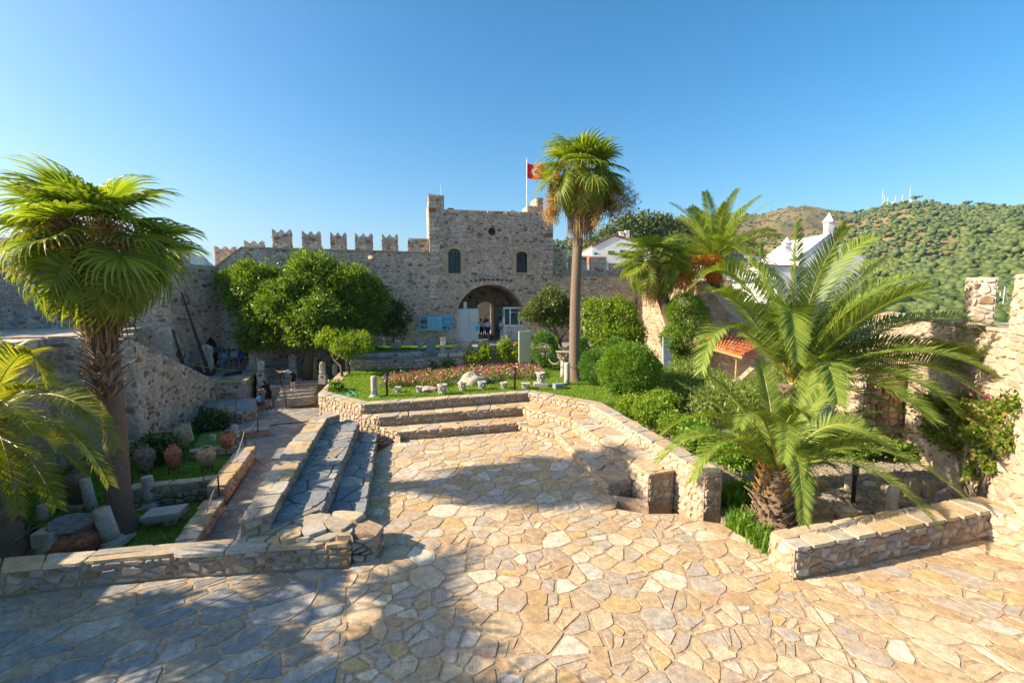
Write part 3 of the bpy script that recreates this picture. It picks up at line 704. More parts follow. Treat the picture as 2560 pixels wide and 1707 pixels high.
struct('upper_lawn', prism(ulp, -5, -3.80, M['lawn'])); grass('upper_lawn_grass', ulp, -3.80, 14000, 4)
face_stones(bpy.data.objects['upper_terrace'], (-11.6, 33.3), tuple(u0), LAND, -3.9, .26, M['castle'], rg)
# right garden ground
gravelm = plain('gravel_ground', (.30,.24,.17), .95, noise_amt=.3, scale=25, bump=.6)
rgp = [fgfar[-3], fgfar[-2], (5.2, 9.2), (12, 10.5), (14, 12.2), (17, 18), (18, 37), (10.3, 37.4), (10.4, 31.8), (8.5, 23.5), (6.5, 19.6), outer[3], outer[4]]
struct('side_garden_soil', prism(rgp, -7.2, RG, gravelm))

# ---------------------------------------------------------------- CASTLE
K = .21; UD = Vector((1, K, 0)).normalized(); ND = Vector((UD.y, -UD.x, 0)); O = Vector((-1.7, 35.1, 0))
def Wp(sx, sy, off=0):
    """point of the facade plane (moved back by off) seen at this photograph pixel, as (u, z)"""
    d = ray(sx, sy); o = O - ND * off; t = o.dot(ND) / d.dot(ND); p = d * t
    return ((p - o).dot(UD), p.z)
def FP(u, z, off=0): return O + UD * u - ND * off + Vector((0, 0, z))
u_of = lambda sx, sy=735: Wp(sx, sy)[0]
def extr(poly, off0, off1, mat, name, cap=True):
    n = len(poly)
    if area2(poly) < 0: poly = poly[::-1]
    V = [FP(*p, off0) for p in poly] + [FP(*p, off1) for p in poly]
    f = [(i, n + i, n + (i + 1) % n, (i + 1) % n) for i in range(n)]
    if cap:
        for t_ in tess(poly):
            t_ = list(t_)
            if area2([poly[i] for i in t_]) < 0: t_ = t_[::-1]
            f.append(tuple(t_)); f.append(tuple(n + i for i in t_[::-1]))
    return mesh(name, V, f, mat)
def wall_stones(parent, dom, off, size, mat, rng, holes=None, **kw):
    """rubble over a facade polygon in (u, z)"""
    cl = cells(dom, size, kw.pop('stretch', 1.45), 0, rng, jit=.5, rows=True, gap=kw.pop('gap', .045), holes=holes, rough=.04, uneven=.3)
    lay(parent, cl, O - ND * off, UD, (0, 0, 1), ND, mat, kw.get('h', .04), kw.get('hv', .05), size * .15, rng, 'stone', tilt=.15, maxp=kw.get('maxp', 300))
tl, tr = u_of(1074, 600), u_of(1381, 600); T0 = -3.8
zt1, zt2 = Wp(1110, 523)[1], Wp(1350, 531)[1]
ucl, ucr = u_of(1142, 800), u_of(1312, 800); uc = (ucl + ucr) / 2; ar = (ucr - ucl) / 2; crown = Wp(1227, 711)[1]; spring = crown - ar * .92
arch = [(uc + ar * math.cos(math.pi * k / 24), spring + (crown - spring) * math.sin(math.pi * k / 24)) for k in range(25)]   # right to left
pil = u_of(1110, 500); zp = Wp(1092, 485)[1]
out_poly = [(tl, T0), (ucl, T0)] + arch[::-1] + [(ucr, T0), (tr, T0), (tr, zt2), (pil, zt1), (pil + .02, zp - .1), (tl, zp)]
def wpoly(x0, x1, y0, y1, rise):
    (ua, zb_), (ub, _) = Wp(x0, y1), Wp(x1, y1); ztp = Wp((x0 + x1) / 2, y0)[1]; c = (ua + ub) / 2; r = (ub - ua) / 2
    return [(ua, zb_), (ub, zb_)] + [(c + r * math.cos(math.pi * k / 10), ztp - rise + rise * math.sin(math.pi * k / 10)) for k in range(11)]
win1, win2 = wpoly(1121, 1152, 622, 683, .32), wpoly(1291, 1318, 629, 681.5, .28)
(rcu, rcz) = Wp(1230, 578.6); rw = [(rcu + .3 * math.cos(math.pi * k / 8), rcz + .3 * math.sin(math.pi * k / 8)) for k in range(16)]
tw = thing('castle_gate_tower', 'square rubble gate tower with arched passage, two barred windows and a corner pillar', 'castle tower')
def holed_front(parent, outer_, holes_, mat, depth=7.0):
    V, f = [], []; loops = [outer_] + holes_; fl = []
    for lp in loops: fl += lp
    V = [FP(*p) for p in fl]
    for t_ in tessellate_polygon([[Vector((p[0], p[1], 0)) for p in lp] for lp in loops]):
        t_ = list(t_)
        if area2([fl[i] for i in t_]) < 0: t_ = t_[::-1]
        f.append(tuple(t_))
    n = len(outer_); b = len(V); V += [FP(*p, depth) for p in outer_]
    for i in range(n):
        j = (i + 1) % n
        f.append((i, b + i, b + j, j))
    k = n
    for lp in holes_:
        m = len(lp); b = len(V); V += [FP(*p, .5) for p in lp]
        for i in range(m): f.append((k + i, k + (i + 1) % m, b + (i + 1) % m, b + i))
        k += m
    return ob('front_wall', mesh('front_wall', V, f, mat), parent)
holed_front(tw, out_poly, [win1, win2, rw], M['mortar_castle'])
def in_win(P):
    for wp in (win1, win2):
        xs = [p[0] for p in wp]; ys = [p[1] for p in wp]
        if min(xs) - .18 < P[0] < max(xs) + .18 and min(ys) - .12 < P[1] < max(ys) + .1: return True
    if math.hypot(P[0] - rcu, P[1] - rcz) < .42: return True
    if P[1] > spring - .05:
        if math.hypot((P[0] - uc) / (ar + .12), (P[1] - spring) / (crown - spring + .12)) < 1: return True
    return False
wall_stones(tw, out_poly, 0, .25, M['castle'], random.Random(81), holes=in_win)
# tower left flank stones
pl0, pl1 = FP(tl, 0, 3), FP(tl, 0, 0)
face_stones(tw, (pl0.x, pl0.y), (pl1.x, pl1.y), 3.0, zp, .32, M['castle'], rg)
pr0, pr1 = FP(tr, 0, 0), FP(tr, 0, 3)
for ue, sg in ((tl, 1), (tr, -1)):
    zq = T0 + 3.5 if sg > 0 else T0 + 5; k_ = 0
    while zq < (zp if sg > 0 else zt2) - .3:
        hq, wq_ = rg.uniform(.24, .36), rg.uniform(.35, .75); ub_ = ue + sg * wq_
        ob('corner_stone', extr([(min(ue, ub_) - (.02 if sg > 0 else 0), zq), (max(ue, ub_) + (.02 if sg < 0 else 0), zq), (max(ue, ub_) + (.02 if sg < 0 else 0), zq + hq - .03), (min(ue, ub_) - (.02 if sg > 0 else 0), zq + hq - .03)], -.10 - rg.random() * .03, .5, M['castle'], 'corner_stone'), tw); zq += hq
# dressed surrounds, glass and grilles
M['dressed'] = stone_mat('dressed_stone', [(.50,.40,.26),(.46,.36,.24),(.54,.44,.30)], grain=12, amount=.2, stain=(.3,.24,.18), stain_amt=.3)
M['glass'] = plain('dark_glass', (.04,.13,.18), .12, noise_amt=.3, scale=2, spec=.8)
M['iron'] = plain('black_iron', (.015,.015,.016), .5, metal=.3)
def boxm(c, ux, uy, uz, mat, name):
    """box from centre and three half-axis vectors"""
    c, ux, uy, uz = Vector(c), Vector(ux), Vector(uy), Vector(uz)
    V = [c + ux * a + uy * b + uz * d for d in (-1, 1) for b in (-1, 1) for a in (-1, 1)]
    return mesh(name, V, [(0,2,3,1),(4,5,7,6),(0,1,5,4),(2,6,7,3),(0,4,6,2),(1,3,7,5)], mat)
def barred_window(wp, label):
    fr_ = ob('window', extr(wp, .3, .33, M['glass'], 'window'), tw); fr_['label'] = label
    xs = [p[0] for p in wp]; ys = [p[1] for p in wp]; x0, x1, y0, y1 = min(xs), max(xs), min(ys), max(ys)
    V, f = [], []
    def bar(a, b, r):
        o = len(V); d = Vector((b[0] - a[0], b[1] - a[1])).normalized(); n_ = Vector((-d.y, d.x)) * r
        for s, q in ((1, .06), (-1, .06), (-1, .06 + 2 * r), (1, .06 + 2 * r)):
            V.append(FP(a[0] + n_.x * s, a[1] + n_.y * s, q)); V.append(FP(b[0] + n_.x * s, b[1] + n_.y * s, q))
        f.extend([(o, o+1, o+3, o+2), (o+2, o+3, o+5, o+4), (o+4, o+5, o+7, o+6), (o+6, o+7, o+1, o)])
    for k in range(1, 5): bar((x0 + (x1 - x0) * k / 5, y0), (x0 + (x1 - x0) * k / 5, y1 - .07), .018)
    for k in range(1, 8): bar((x0, y0 + (y1 - y0) * k / 8.6), (x1, y0 + (y1 - y0) * k / 8.6), .018)
    for i in range(len(wp)): bar(wp[i], wp[(i + 1) % len(wp)], .035)
    ob('grille', mesh('grille', V, f, M['iron']), fr_)
    n = 5
    for s in (0, 1):
        for k in range(n):
            za, zb_ = y0 - .15 + (y1 - y0 + .1) * k / n, y0 - .15 + (y1 - y0 + .1) * (k + 1) / n - .02
            ww = .26 if k % 2 else .34
            ua, ub = (x0 - ww, x0 - .01) if s == 0 else (x1 + .01, x1 + ww)
            ob('jamb_stone', extr([(ua, za), (ub, za), (ub, zb_), (ua, zb_)], -.05, .3, M['dressed'], 'jamb_stone'), tw)
    ob('sill_stone', extr([(x0, y0 - .16), (x1, y0 - .16), (x1, y0 - .01), (x0, y0 - .01)], -.06, .3, M['dressed'], 'sill_stone'), tw)
    top = wp[2:]
    for i in range(0, len(top) - 1, 2):
        a, b = top[i], top[min(i + 2, len(top) - 1)]; c = ((x0 + x1) / 2, y1 - .5)
        def o_(p, d): v_ = Vector((p[0] - c[0], p[1] - c[1])); v_ = v_ * (1 + d / v_.length); return (c[0] + v_.x, c[1] + v_.y)
        ob('arch_stone', extr([o_(a, .01), o_(b, .01), o_(b, .25), o_(a, .25)], -.05, .3, M['dressed'], 'arch_stone'), tw)
barred_window(win1, 'arched window with iron grille, beside the corner pillar side'); barred_window(win2, 'smaller arched window with iron grille by the lantern')
ro = ob('round_window', extr(rw, .3, .33, M['glass'], 'round_window'), tw)
for dx_, dz_ in ((.02, .28), (.28, .02)): ob('glazing_bar', extr([(rcu - dx_, rcz - dz_), (rcu + dx_, rcz - dz_), (rcu + dx_, rcz + dz_), (rcu - dx_, rcz + dz_)], .1, .14, M['iron'], 'glazing_bar'), ro)
for k in range(12):
    a0_, a1_ = 2 * math.pi * k / 12 + .03, 2 * math.pi * (k + 1) / 12 - .03
    ob('ring_stone', extr([(rcu + q * math.cos(a), rcz + q * math.sin(a)) for q, a in ((.31, a0_), (.31, a1_), (.44, a1_), (.44, a0_))], -.04, .1, M['castle'], 'ring_stone'), tw)
nv = 30
for k in range(nv):
    a0_, a1_ = math.pi * k / nv + .008, math.pi * (k + 1) / nv - .008
    ob('voussoir', extr([(uc + (ar + q) * math.cos(a), spring + (crown - spring + q) * math.sin(a)) for q, a in ((0, a0_), (.0, a1_), (.3, a1_), (.3, a0_))], -.05, .2, M['castle'], 'voussoir'), tw)
for k in range(10):
    (uu, zz) = Wp(1178 + k * 11, 702 - 3 * math.sin(k / 9 * 3.14)); ob('putlog_hole', extr([(uu - .06, zz - .06), (uu + .06, zz - .06), (uu + .06, zz + .06), (uu - .06, zz + .06)], -.095, .02, M['hollow_shade'], 'putlog_hole'), tw)  # dark squares painted for the shade in the holes
# passage: back wall with inner arch
p2l, p2r = u_of(1193, 800) , u_of(1237, 800)
def Wo(sx, sy, off): return Wp(sx, sy, off)
(il, _), (ir_, _), (_, ict) = Wo(1193, 800, 5), Wo(1237, 800, 5), Wo(1215, 754, 5)
ir2 = (ir_ - il) / 2; ic = (il + ir_) / 2
inn = [(uc - ar - .5, T0), (il, T0), (il, ict - ir2 * .7)] + [(ic - ir2 * math.cos(math.pi * k / 10), ict - ir2 * .7 + ir2 * .7 * math.sin(math.pi * k / 10)) for k in range(1, 10)] + [(ir_, ict - ir2 * .7), (ir_, T0), (uc + ar + .5, T0), (uc + ar + .5, crown + .5), (uc - ar - .5, crown + .5)]
ob('passage_back_wall', extr(inn, 5.0, 7.5, M['mortar_castle'], 'passage_back_wall'), tw)
wall_stones(tw, inn, 5.0, .3, M['castle'], random.Random(84), h=.03, hv=.03, maxp=0)
# vault stones inside the passage
V, f = [], []
for j in range(14):
    for k in range(16):
        a0_, a1_ = math.pi * (k + .04) / 16, math.pi * (k + .96) / 16; d0_, d1_ = .25 + j * .34, .25 + (j + .94) * .34; o_ = len(V)
        for q in (0, .04):
            for a, d in ((a0_, d0_), (a1_, d0_), (a1_, d1_), (a0_, d1_)): V.append(FP(uc + (ar - q) * math.cos(a), spring + (crown - spring - q) * math.sin(a), d))
        f += [(o_+4, o_+5, o_+6, o_+7), (o_, o_+1, o_+5, o_+4), (o_+1, o_+2, o_+6, o_+5), (o_+2, o_+3, o_+7, o_+6), (o_+3, o_, o_+4, o_+7)]
ob('vault_stones', mesh('vault_stones', V, f, M['castle']), tw, kind='stuff')
# paving through the passage and the sunny house beyond
pp = [FP(uc - ar, 0, -.5), FP(uc + ar, 0, -.5), FP(uc + ar, 0, 20), FP(uc - ar - 4, 0, 20)]
so = struct('passage_paving', prism([(p.x, p.y) for p in pp], -6, GT - .012, M['mortar_castle']))
top_stones(so, [(p.x, p.y) for p in pp], GT - .012, .6, M['flag_grey'], rg, h=.02, hv=.006)
t = thing('stone_house', 'sunlit cream stone house with a brown window seen through the gate arch', 'house')
h0, h1 = FP(-6.5, 0, 12), FP(2.4, 0, 8.6)
h0 = Vector((-5.2, 45.8, 0)); h1 = Vector((-1.0, 49.5, 0)); hd = (h1 - h0).normalized(); hn = Vector((hd.y, -hd.x, 0))
ob('wall', prism([(h0.x, h0.y), (h1.x, h1.y), (h1.x - 3, h1.y + 3), (h0.x - 3, h0.y + 3)], -6, .6, M['mortar_pale']), t)
face_stones(t, (h0.x, h0.y), (h1.x, h1.y), GT, .55, .34, stone_mat('cream_ashlar', [(.60,.47,.26),(.55,.42,.24),(.64,.52,.32),(.50,.38,.22)], grain=8, amount=.2), rg, stretch=1.3)
wc = h0 + hd * 1.15; wf = ob('window', boxm(wc + hn * .06 + Vector((0, 0, -1.45)), hd * .33, hn * .05, (0, 0, .62), M['dressed'], 'window'), t)
ob('shutter', boxm(wc + hn * .10 + Vector((0, 0, -1.45)), hd * .2, hn * .05, (0, 0, .5), plain('brown_wood', (.16,.05,.02), .5), 'shutter'), wf)

# curtain walls
def merlon(parent, ua, ub, zb_, zt_, off=.35, th=.55, mat='castle', pointed=True, P=FP, plane=(None,)):
    w_ = ub - ua; d = min(.28, (zt_ - zb_) * .45)
    if pointed: prof = [(ua, zb_), (ub, zb_), (ub, zt_), (ub - w_ * .1, zt_ - d * .35), (ub - w_ * .24, zt_ - d), (ub - w_ * .38, zt_ - d * .75), ((ua + ub) / 2, zt_ - .02), (ua + w_ * .38, zt_ - d * .75), (ua + w_ * .24, zt_ - d), (ua + w_ * .1, zt_ - d * .35), (ua, zt_)]
    else: prof = [(ua, zb_), (ub, zb_), (ub, zt_), (ua, zt_)]
    n = len(prof); V = [P(*p, off) for p in prof] + [P(*p, off + th) for p in prof]
    f = [(i, n + i, n + (i + 1) % n, (i + 1) % n) for i in range(n)]
    for t_ in tess(prof):
        t_ = list(t_)
        if area2([prof[i] for i in t_]) < 0: t_ = t_[::-1]
        f.append(tuple(t_)); f.append(tuple(n + i for i in t_[::-1]))
    m = ob('merlon', mesh('merlon', V, f, M['mortar_castle']), parent)
    o = P(0, 0, off); U = (P(1, 0, off) - o); nn = Vector((U.y, -U.x, 0))
    dm = [(ua, zb_), (ub, zb_), (ub, zt_ - (d if pointed else .02)), (ua, zt_ - (d if pointed else .02))]
    cl = cells(dm, .27, 1.5, 0, rg, rows=True, gap=.03, jit=.4, rough=.03, uneven=.15)
    lay(m, cl, o, U, (0, 0, 1), nn, M[mat], .035, .03, .03, rng=rg, name='stone', tilt=.08)
    # stones on the sunny flank
    for u_, sgn in ((ub, 1), (ua, -1)):
        a, b = (P(u_, 0, off), P(u_, 0, off + th)) if sgn > 0 else (P(u_, 0, off + th), P(u_, 0, off))
        face_stones(m, (a.x, a.y), (b.x, b.y), zb_, zt_ - d * (.4 if pointed else .1), .27, M['castle'], rg, gap=.03)
    return m
cw = thing('castle_curtain_wall', 'long battlemented rubble wall behind the big green tree', 'castle wall')
cu0, cz0 = Wp(541, 666); cu1, cz1 = Wp(604, 620); cz2 = Wp(1074, 633)[1]
cdom = [(cu0, -5.6), (tl, -5.6), (tl, cz2), (cu1, cz1), (cu0, cz0)]
ob('core', extr(cdom, 0, 1.6, M['mortar_castle'], 'core'), cw)
wall_stones(cw, cdom, 0, .27, M['castle'], random.Random(82), holes=lambda P: False)
for pts_ in (((cu0, cz0), (cu1, cz1)), ((cu1, cz1), (tl, cz2))):
    (ua, za), (ub, zb_) = pts_; n = max(2, round((ub - ua) / 1.0))
    for k in range(n):
        a, b = k / n, (k + .985) / n
        q = [(ua + (ub - ua) * a, za + (zb_ - za) * a), (ua + (ub - ua) * b, za + (zb_ - za) * b)]
        ob('coping_slab', extr([q[0], q[1], (q[1][0], q[1][1] + .09), (q[0][0], q[0][1] + .09)], -.08, 1.6, M['coping'], 'coping_slab'), cw)
for x0, x1, yt in ((604.5,650.5,601),(677,722,572.7),(752,796,577),(823.6,861.6,580),(886,928.6,582),(954,993,584)):
    ua, ub = u_of(x0, 600), u_of(x1, 600); zz = Wp((x0 + x1) / 2, yt, .35)[1]
    merlon(cw, ua, ub, cz1 + (cz2 - cz1) * (ua - cu1) / (tl - cu1), zz)
merlon(cw, u_of(1020, 600), tl - .01, cz2, Wp(1047, 596, .35)[1], pointed=False)
# side wall running towards the camera, then bending away behind the palm
C0 = FP(cu0, 0); B1 = Vector((*G(415, 655, 1.9), 0)); B2 = Vector((*G(-40, 646, 1.9), 0))
sw = thing('castle_side_wall', 'shaded tall rubble rampart with battlements behind the fan palm', 'castle wall')
sp = [(C0.x, C0.y), (B1.x, B1.y), (B2.x, B2.y)]; so_ = offs(sp, 1.6)
ob('core', prism(sp + so_[::-1], -7.2, 1.9, M['mortar_castle']), sw)
face_stones(sw, (B1.x, B1.y), (C0.x, C0.y), PLAT, 1.88, .30, M['castle'], rg, gap=.045, uneven=.3, h=.05, hv=.05)
face_stones(sw, (B2.x, B2.y), (B1.x, B1.y), -2, 1.88, .32, M['castle'], rg, gap=.045, uneven=.3, h=.05, hv=.05)
def on_line(p, q, sx):
    r_ = (sx - CX) / F; p, q = Vector(p), Vector(q); d = q - p
    return (r_ * p.y - p.x) / (d.x - r_ * d.y) * d.length
def Pline(p, q):
    p, q = Vector((p.x, p.y, 0)), Vector((q.x, q.y, 0)); U = (q - p).normalized(); n_ = Vector((U.y, -U.x, 0))
    return lambda u, z, off=0: p + U * u - n_ * off + Vector((0, 0, z))
PA = Pline(B1, C0); LA = (C0 - B1).length
ua = on_line((B1.x, B1.y), (C0.x, C0.y), 448); ub = on_line((B1.x, B1.y), (C0.x, C0.y), 498)
merlon(sw, ua, ub, 1.9, 3.0, P=PA); merlon(sw, LA + .0, LA + 1.25, 1.9, 3.35, P=lambda u, z, off=0: FP(cu0 - .55 + (u - LA), z, off + .9))
PB = Pline(B2, B1); LB = (B1 - B2).length
for s in (2.6, 4.9, 6.6): 
    if s + .1 < LB: merlon(sw, LB - s - 1.1 if s > 1 else LB - 1.0, LB - s if s > 1 else LB - .1, 1.9, 2.75 if s < 1 else 2.9, P=PB)
# pointed doorway near the corner: flat panel coloured as the shade within
dmid = B1.lerp(C0, .74); dU = (C0 - B1).normalized(); dN = Vector((dU.y, -dU.x, 0))
dp = [(-.5, 0), (.5, 0), (.5, 1.3), (.36, 1.8), (0, 2.15), (-.36, 1.8), (-.5, 1.3)]
V = [dmid + dU * p[0] + dN * .09 + Vector((0, 0, PLAT + p[1])) for p in dp]; V += [v_ - dN * .15 for v_ in V]
n_ = len(dp)
dr = ob('doorway', mesh('doorway', V, [tuple(range(n_)), tuple(range(n_, 2 * n_))[::-1]] + [(i, n_ + i, n_ + (i + 1) % n_, (i + 1) % n_) for i in range(n_)], M['hollow_shade']), sw)
ob('shield_sign', boxm(dmid + dN * .2 + Vector((0, 0, PLAT + 1.25)), dU * .6, dN * .03, (0, 0, .17), plain('teal_panel', (.03,.18,.17), .5), 'shield_sign'), dr)
# off to the side the same rampart goes on past the frame and shades the beds
t = thing('castle_outer_rampart', 'rampart continuing beyond the leaning jars', 'castle wall')
ob('core', prism([(B2.x, B2.y), (B2.x - 1.5, B2.y), (-26.5, 2), (-25, 2)], -7.2, 1.6, M['mortar_castle']), t)

# right of the tower
rt = thing('castle_curtain_wall', 'rubble wall with a stepped back crenellated parapet, beside the gate tower', 'castle wall')
ru1, _ = Wp(1595, 690); zl = Wp(1490, 689)[1]
rdom = [(tr, -5.9), (ru1, -5.9), (ru1, zl), (tr, zl)]
ob('core', extr(rdom, 0.0, 1.2, M['mortar_castle'], 'core'), rt)
wall_stones(rt, rdom, 0, .27, M['castle'], random.Random(83))
ob('ledge', extr([(tr, zl), (ru1, zl), (ru1, zl + .06), (tr, zl + .06)], -.08, .95, M['flag_grey'], 'ledge'), rt)
zc, zm = Wp(1500, 675, .9)[1], Wp(1500, 642, .9)[1]
pd = [(tr, zl + .06), (u_of(1620, 690), zl + .06)]
par = [(tr, zl + .06), (ru1 + .6, zl + .06), (ru1 + .6, zm - .5), (u_of(1541, 650), zm - .5), (u_of(1541, 650), zc), (u_of(1528, 650), zc), (u_of(1528, 650), zm), (u_of(1491, 650), zm), (u_of(1491, 650), zc), (u_of(1478, 650), zc), (u_of(1478, 650), zm), (u_of(1436, 650), zm), (u_of(1436, 650), zc + .1), (u_of(1428, 650), zc + .1), (u_of(1428, 620), Wp(1428, 617, .9)[1]), (tr, Wp(1383, 616, .9)[1])]
ob('parapet', extr(par, .9, 1.5, M['mortar_castle'], 'parapet'), rt)
wall_stones(rt, par, .9, .3, M['castle'], random.Random(85), maxp=300)
# low tower roof bits: stair turret behind the tower on the right
t = thing('roof_turret', 'pale stepped turret on the gate tower roof by the flagpole', 'turret')
for x0, x1, yt in ((1318, 1343, 514), (1341, 1358, 494)):
    ua, ub = Wp(x0, 520, 4)[0], Wp(x1, 520, 4)[0]; zz = Wp(x0, yt, 4)[1]
    dmx = [(ua, zt2 - .5), (ub, zt2 - .5), (ub, zz), (ua, zz)]
    b_ = ob('turret_block', extr(dmx, 4, 6, M['mortar_pale'], 'turret_block'), t); cl = cells(dmx, .3, 1.4, 0, rg, rows=True, gap=.03)
    lay(b_, cl, O - ND * 4, UD, (0, 0, 1), ND, M['pale_sunlit_rubble'], .04, .04, .04, rng=rg)
    pa, pb = FP(ua, 0, 6), FP(ua, 0, 4); face_stones(b_, (pa.x, pa.y), (pb.x, pb.y), zt2 - .5, zz, .3, M['pale_sunlit_rubble'], rg)
for sx_ in (1122, 1126, 1275): ob('roof_stone', extr([(u_of(sx_), zt1 - .05), (u_of(sx_ + 12), zt1 - .05), (u_of(sx_ + 11), zt1 + .12), (u_of(sx_ + 1), zt1 + .12)], .1, .5, M['castle'], 'roof_stone'), tw)

# right side rampart, sunlit, stepping down towards the camera
RC = FP(ru1, 0)
rs = thing('castle_side_wall', 'sunlit plastered rampart behind the small fan palm, stepping down to the tiled shed', 'castle wall')
rl = [(RC.x + .02, RC.y - .02), (12.6, 30.2), (14.1, 29.6), (15.6, 29.0), (17.4, 21.2)]; rz = [.95, .85, -1.2, -2.4, -2.6]
ro_ = offs(rl, -1.2)
ob('core', prism(rl + ro_[::-1], -7, rz + rz[::-1], M['mortar_pale']), rs)
M['sunny'] = stone_mat('sunlit_rampart_stone', [(.52,.40,.28),(.46,.35,.24),(.56,.44,.32),(.42,.31,.21),(.50,.38,.26),(.34,.22,.13)], grain=8, amount=.3, stain=(.3,.2,.12), stain_amt=.35)
for i in range(4): face_stones(rs, rl[i], rl[i + 1], RG, (rz[i], rz[i + 1]), .33, M['sunny'], rg, gap=.03, h=.03, hv=.03)
struct('upper_courtyard', prism([ro_[0], ro_[1], ro_[2], ro_[3], ro_[4], (40, 18), (60, 45), (RC.x + 2, RC.y + 4)], -7.25, -2.75, M['mortar_pale']))
t = thing('rear_parapet_wall', 'blue shaded rubble wall below the white umbrellas behind the ramparts', 'wall')
p0, p1 = (15.0, 31.5), (24.5, 33.5)
ob('core', prism([p0, p1, (24.5, 34.5), (15.0, 32.5)], -4, [-.55, -.9, -.9, -.55], M['mortar_castle']), t); face_stones(t, p0, p1, -2.8, (-.6, -.95), .33, M['castle'], rg)
# near right rampart with vine, and the buttress
nr = thing('castle_near_rampart', 'bright sunlit rampart wall with merlons, half covered by a climbing vine', 'castle wall')
N0, N1 = Vector((17.85, 22.5)), Vector((11.2, 8.9)); ne = offs([tuple(N0), tuple(N1)], -.7)
ob('core', prism([tuple(N0), tuple(N1), ne[1], ne[0]], -6.9, -.95, M['mortar_pale']), nr)
face_stones(nr, tuple(N0), tuple(N1), RG, -.97, .30, M['pale_sunlit_rubble'], rg, gap=.03, stretch=1.9, h=.03, hv=.05)
coping(nr, ne, [tuple(N0), tuple(N1)], -.95, .8, rg, h=.08, over=.06)
nd2 = (N1 - N0).normalized(); PN = lambda u, z, off=0: Vector((*N0, 0)) + Vector((*nd2, 0)) * u + Vector((nd2.y, -nd2.x, 0)) * -off + Vector((0, 0, z))
for sa, sb in ((2404, 2424), (2524, 2650)):
    ua, ub = on_line(tuple(N0), tuple(N1), sa), on_line(tuple(N0), tuple(N1), sb)
    merlon(nr, ua, ub, -.9, .48, off=.02, th=.5, mat='pale_sunlit_rubble', pointed=False, P=PN)
bt = thing('stone_buttress', 'square rubble buttress with a brown shaded face beside the big feather palm', 'buttress')
bp_ = [(13.25, 17.0), (15.3, 17.45), (15.8, 20.6), (13.6, 20.8)]
ob('core', prism(bp_, -6.9, -2.7, M['mortar']), bt)
face_stones(bt, bp_[0], bp_[1], RG, -2.72, .34, M['rubble'], rg, stretch=1.25, h=.06, hv=.06); face_stones(bt, bp_[3], bp_[0], RG, -2.72, .36, M['pale_sunlit_rubble'], rg)
# steps in the right garden
t = thing('stone_stair', 'short flight of flagstone steps behind the small feather palm', 'stair')
for k, (sy, hw) in enumerate(((1290, 0), (1262, -30), (1236, -60))):
    z = RG + .12 + .16 * k; q = [G(1985, sy + 26, z), G(2110 + hw * .8, sy + 18, z), G(2095 + hw, sy - 4, z), G(1985, sy, z)]
    so = ob('step', prism(q, RG - .3, z - .03, M['mortar']), t); top_stones(so, q, z - .03, .6, M['flag'], rg, h=.03)
t = thing('garden_kerb', 'diagonal stone kerb between the steps and the gravel bed', 'kerb')
q = [G(2118,1300,-5.7), G(2160,1278,-5.7), G(2060,1235,-5.7), G(2035,1245,-5.7)]; ob('core', prism(q, -6.4, -5.73, M['mortar']), t); top_stones(t, q, -5.73, .5, M['flag'], rg)
# ================================================================ VEGETATION
def tube(pts, rad, n=8, cap=True, V=None, f=None):
    V = [] if V is None else V; f = [] if f is None else f
    pts = [Vector(p) for p in pts]; o = len(V); up = Vector((0.13, .07, 1))
    for i, p in enumerate(pts):
        t = (pts[min(i + 1, len(pts) - 1)] - pts[max(i - 1, 0)]).normalized()
        a = t.cross(up); a = a.normalized() if a.length > .05 else t.cross(Vector((1, 0, 0))).normalized(); b = t.cross(a)
        r = rad[i] if isinstance(rad, (list, tuple)) else rad
        for k in range(n):
            c = 2 * math.pi * k / n; V.append(p + a * (r * math.cos(c)) + b * (r * math.sin(c)))
    for i in range(len(pts) - 1):
        for k in range(n): f.append((o + i * n + k, o + i * n + (k + 1) % n, o + (i + 1) * n + (k + 1) % n, o + (i + 1) * n + k))
    if cap: f.append(tuple(o + k for k in range(n))[::-1]); f.append(tuple(o + (len(pts) - 1) * n + k for k in range(n)))
    return V, f
def lathe(prof, n=16, V=None, f=None, c=(0, 0, 0), M3=None, cap=True, flute=0, rough=0, rng=None):
    """prof [(r, z)] turned about the z axis"""
    V = [] if V is None else V; f = [] if f is None else f; o = len(V); c = Vector(c)
    for r, z in prof:
        for k in range(n):
            a = 2 * math.pi * k / n; rr = r * (1 - flute * (k % 2)) + (rng.uniform(-rough, rough) if rough else 0)
            p = Vector((rr * math.cos(a), rr * math.sin(a), z)); V.append(c + (M3 @ p if M3 else p))
    m = len(prof)
    for i in range(m - 1):
        for k in range(n): f.append((o + i * n + k, o + i * n + (k + 1) % n, o + (i + 1) * n + (k + 1) % n, o + (i + 1) * n + k))
    if cap: f.append(tuple(o + k for k in range(n))[::-1]); f.append(tuple(o + (m - 1) * n + k for k in range(n)))
    return V, f
M['bark'] = stone_mat('bark', [(.16,.12,.09),(.19,.15,.11)], grain=12, amount=.4, bump=.8, nscale=(1, 1, .3))
M['palm_bark'] = stone_mat('palm_trunk_bark', [(.21,.145,.10),(.24,.17,.12)], grain=9, amount=.4, bump=.9, nscale=(1, 1, 5))
M['boot'] = stone_mat('palm_leaf_base', [(.20,.13,.08),(.30,.20,.13),(.14,.09,.055),(.36,.27,.19),(.24,.15,.09)], grain=14, amount=.4, bump=.6)
M['boot_gold'] = stone_mat('palm_leaf_base_gold', [(.40,.22,.05),(.34,.17,.04),(.45,.28,.08)], grain=14, amount=.3)
M['fan'] = leaf_mat('fan_palm_leaf', [(.10,.155,.02),(.17,.23,.03),(.26,.31,.045)], trans=.4, rough=.5, tcol=(1.9,1.9,.45), spec=.3)
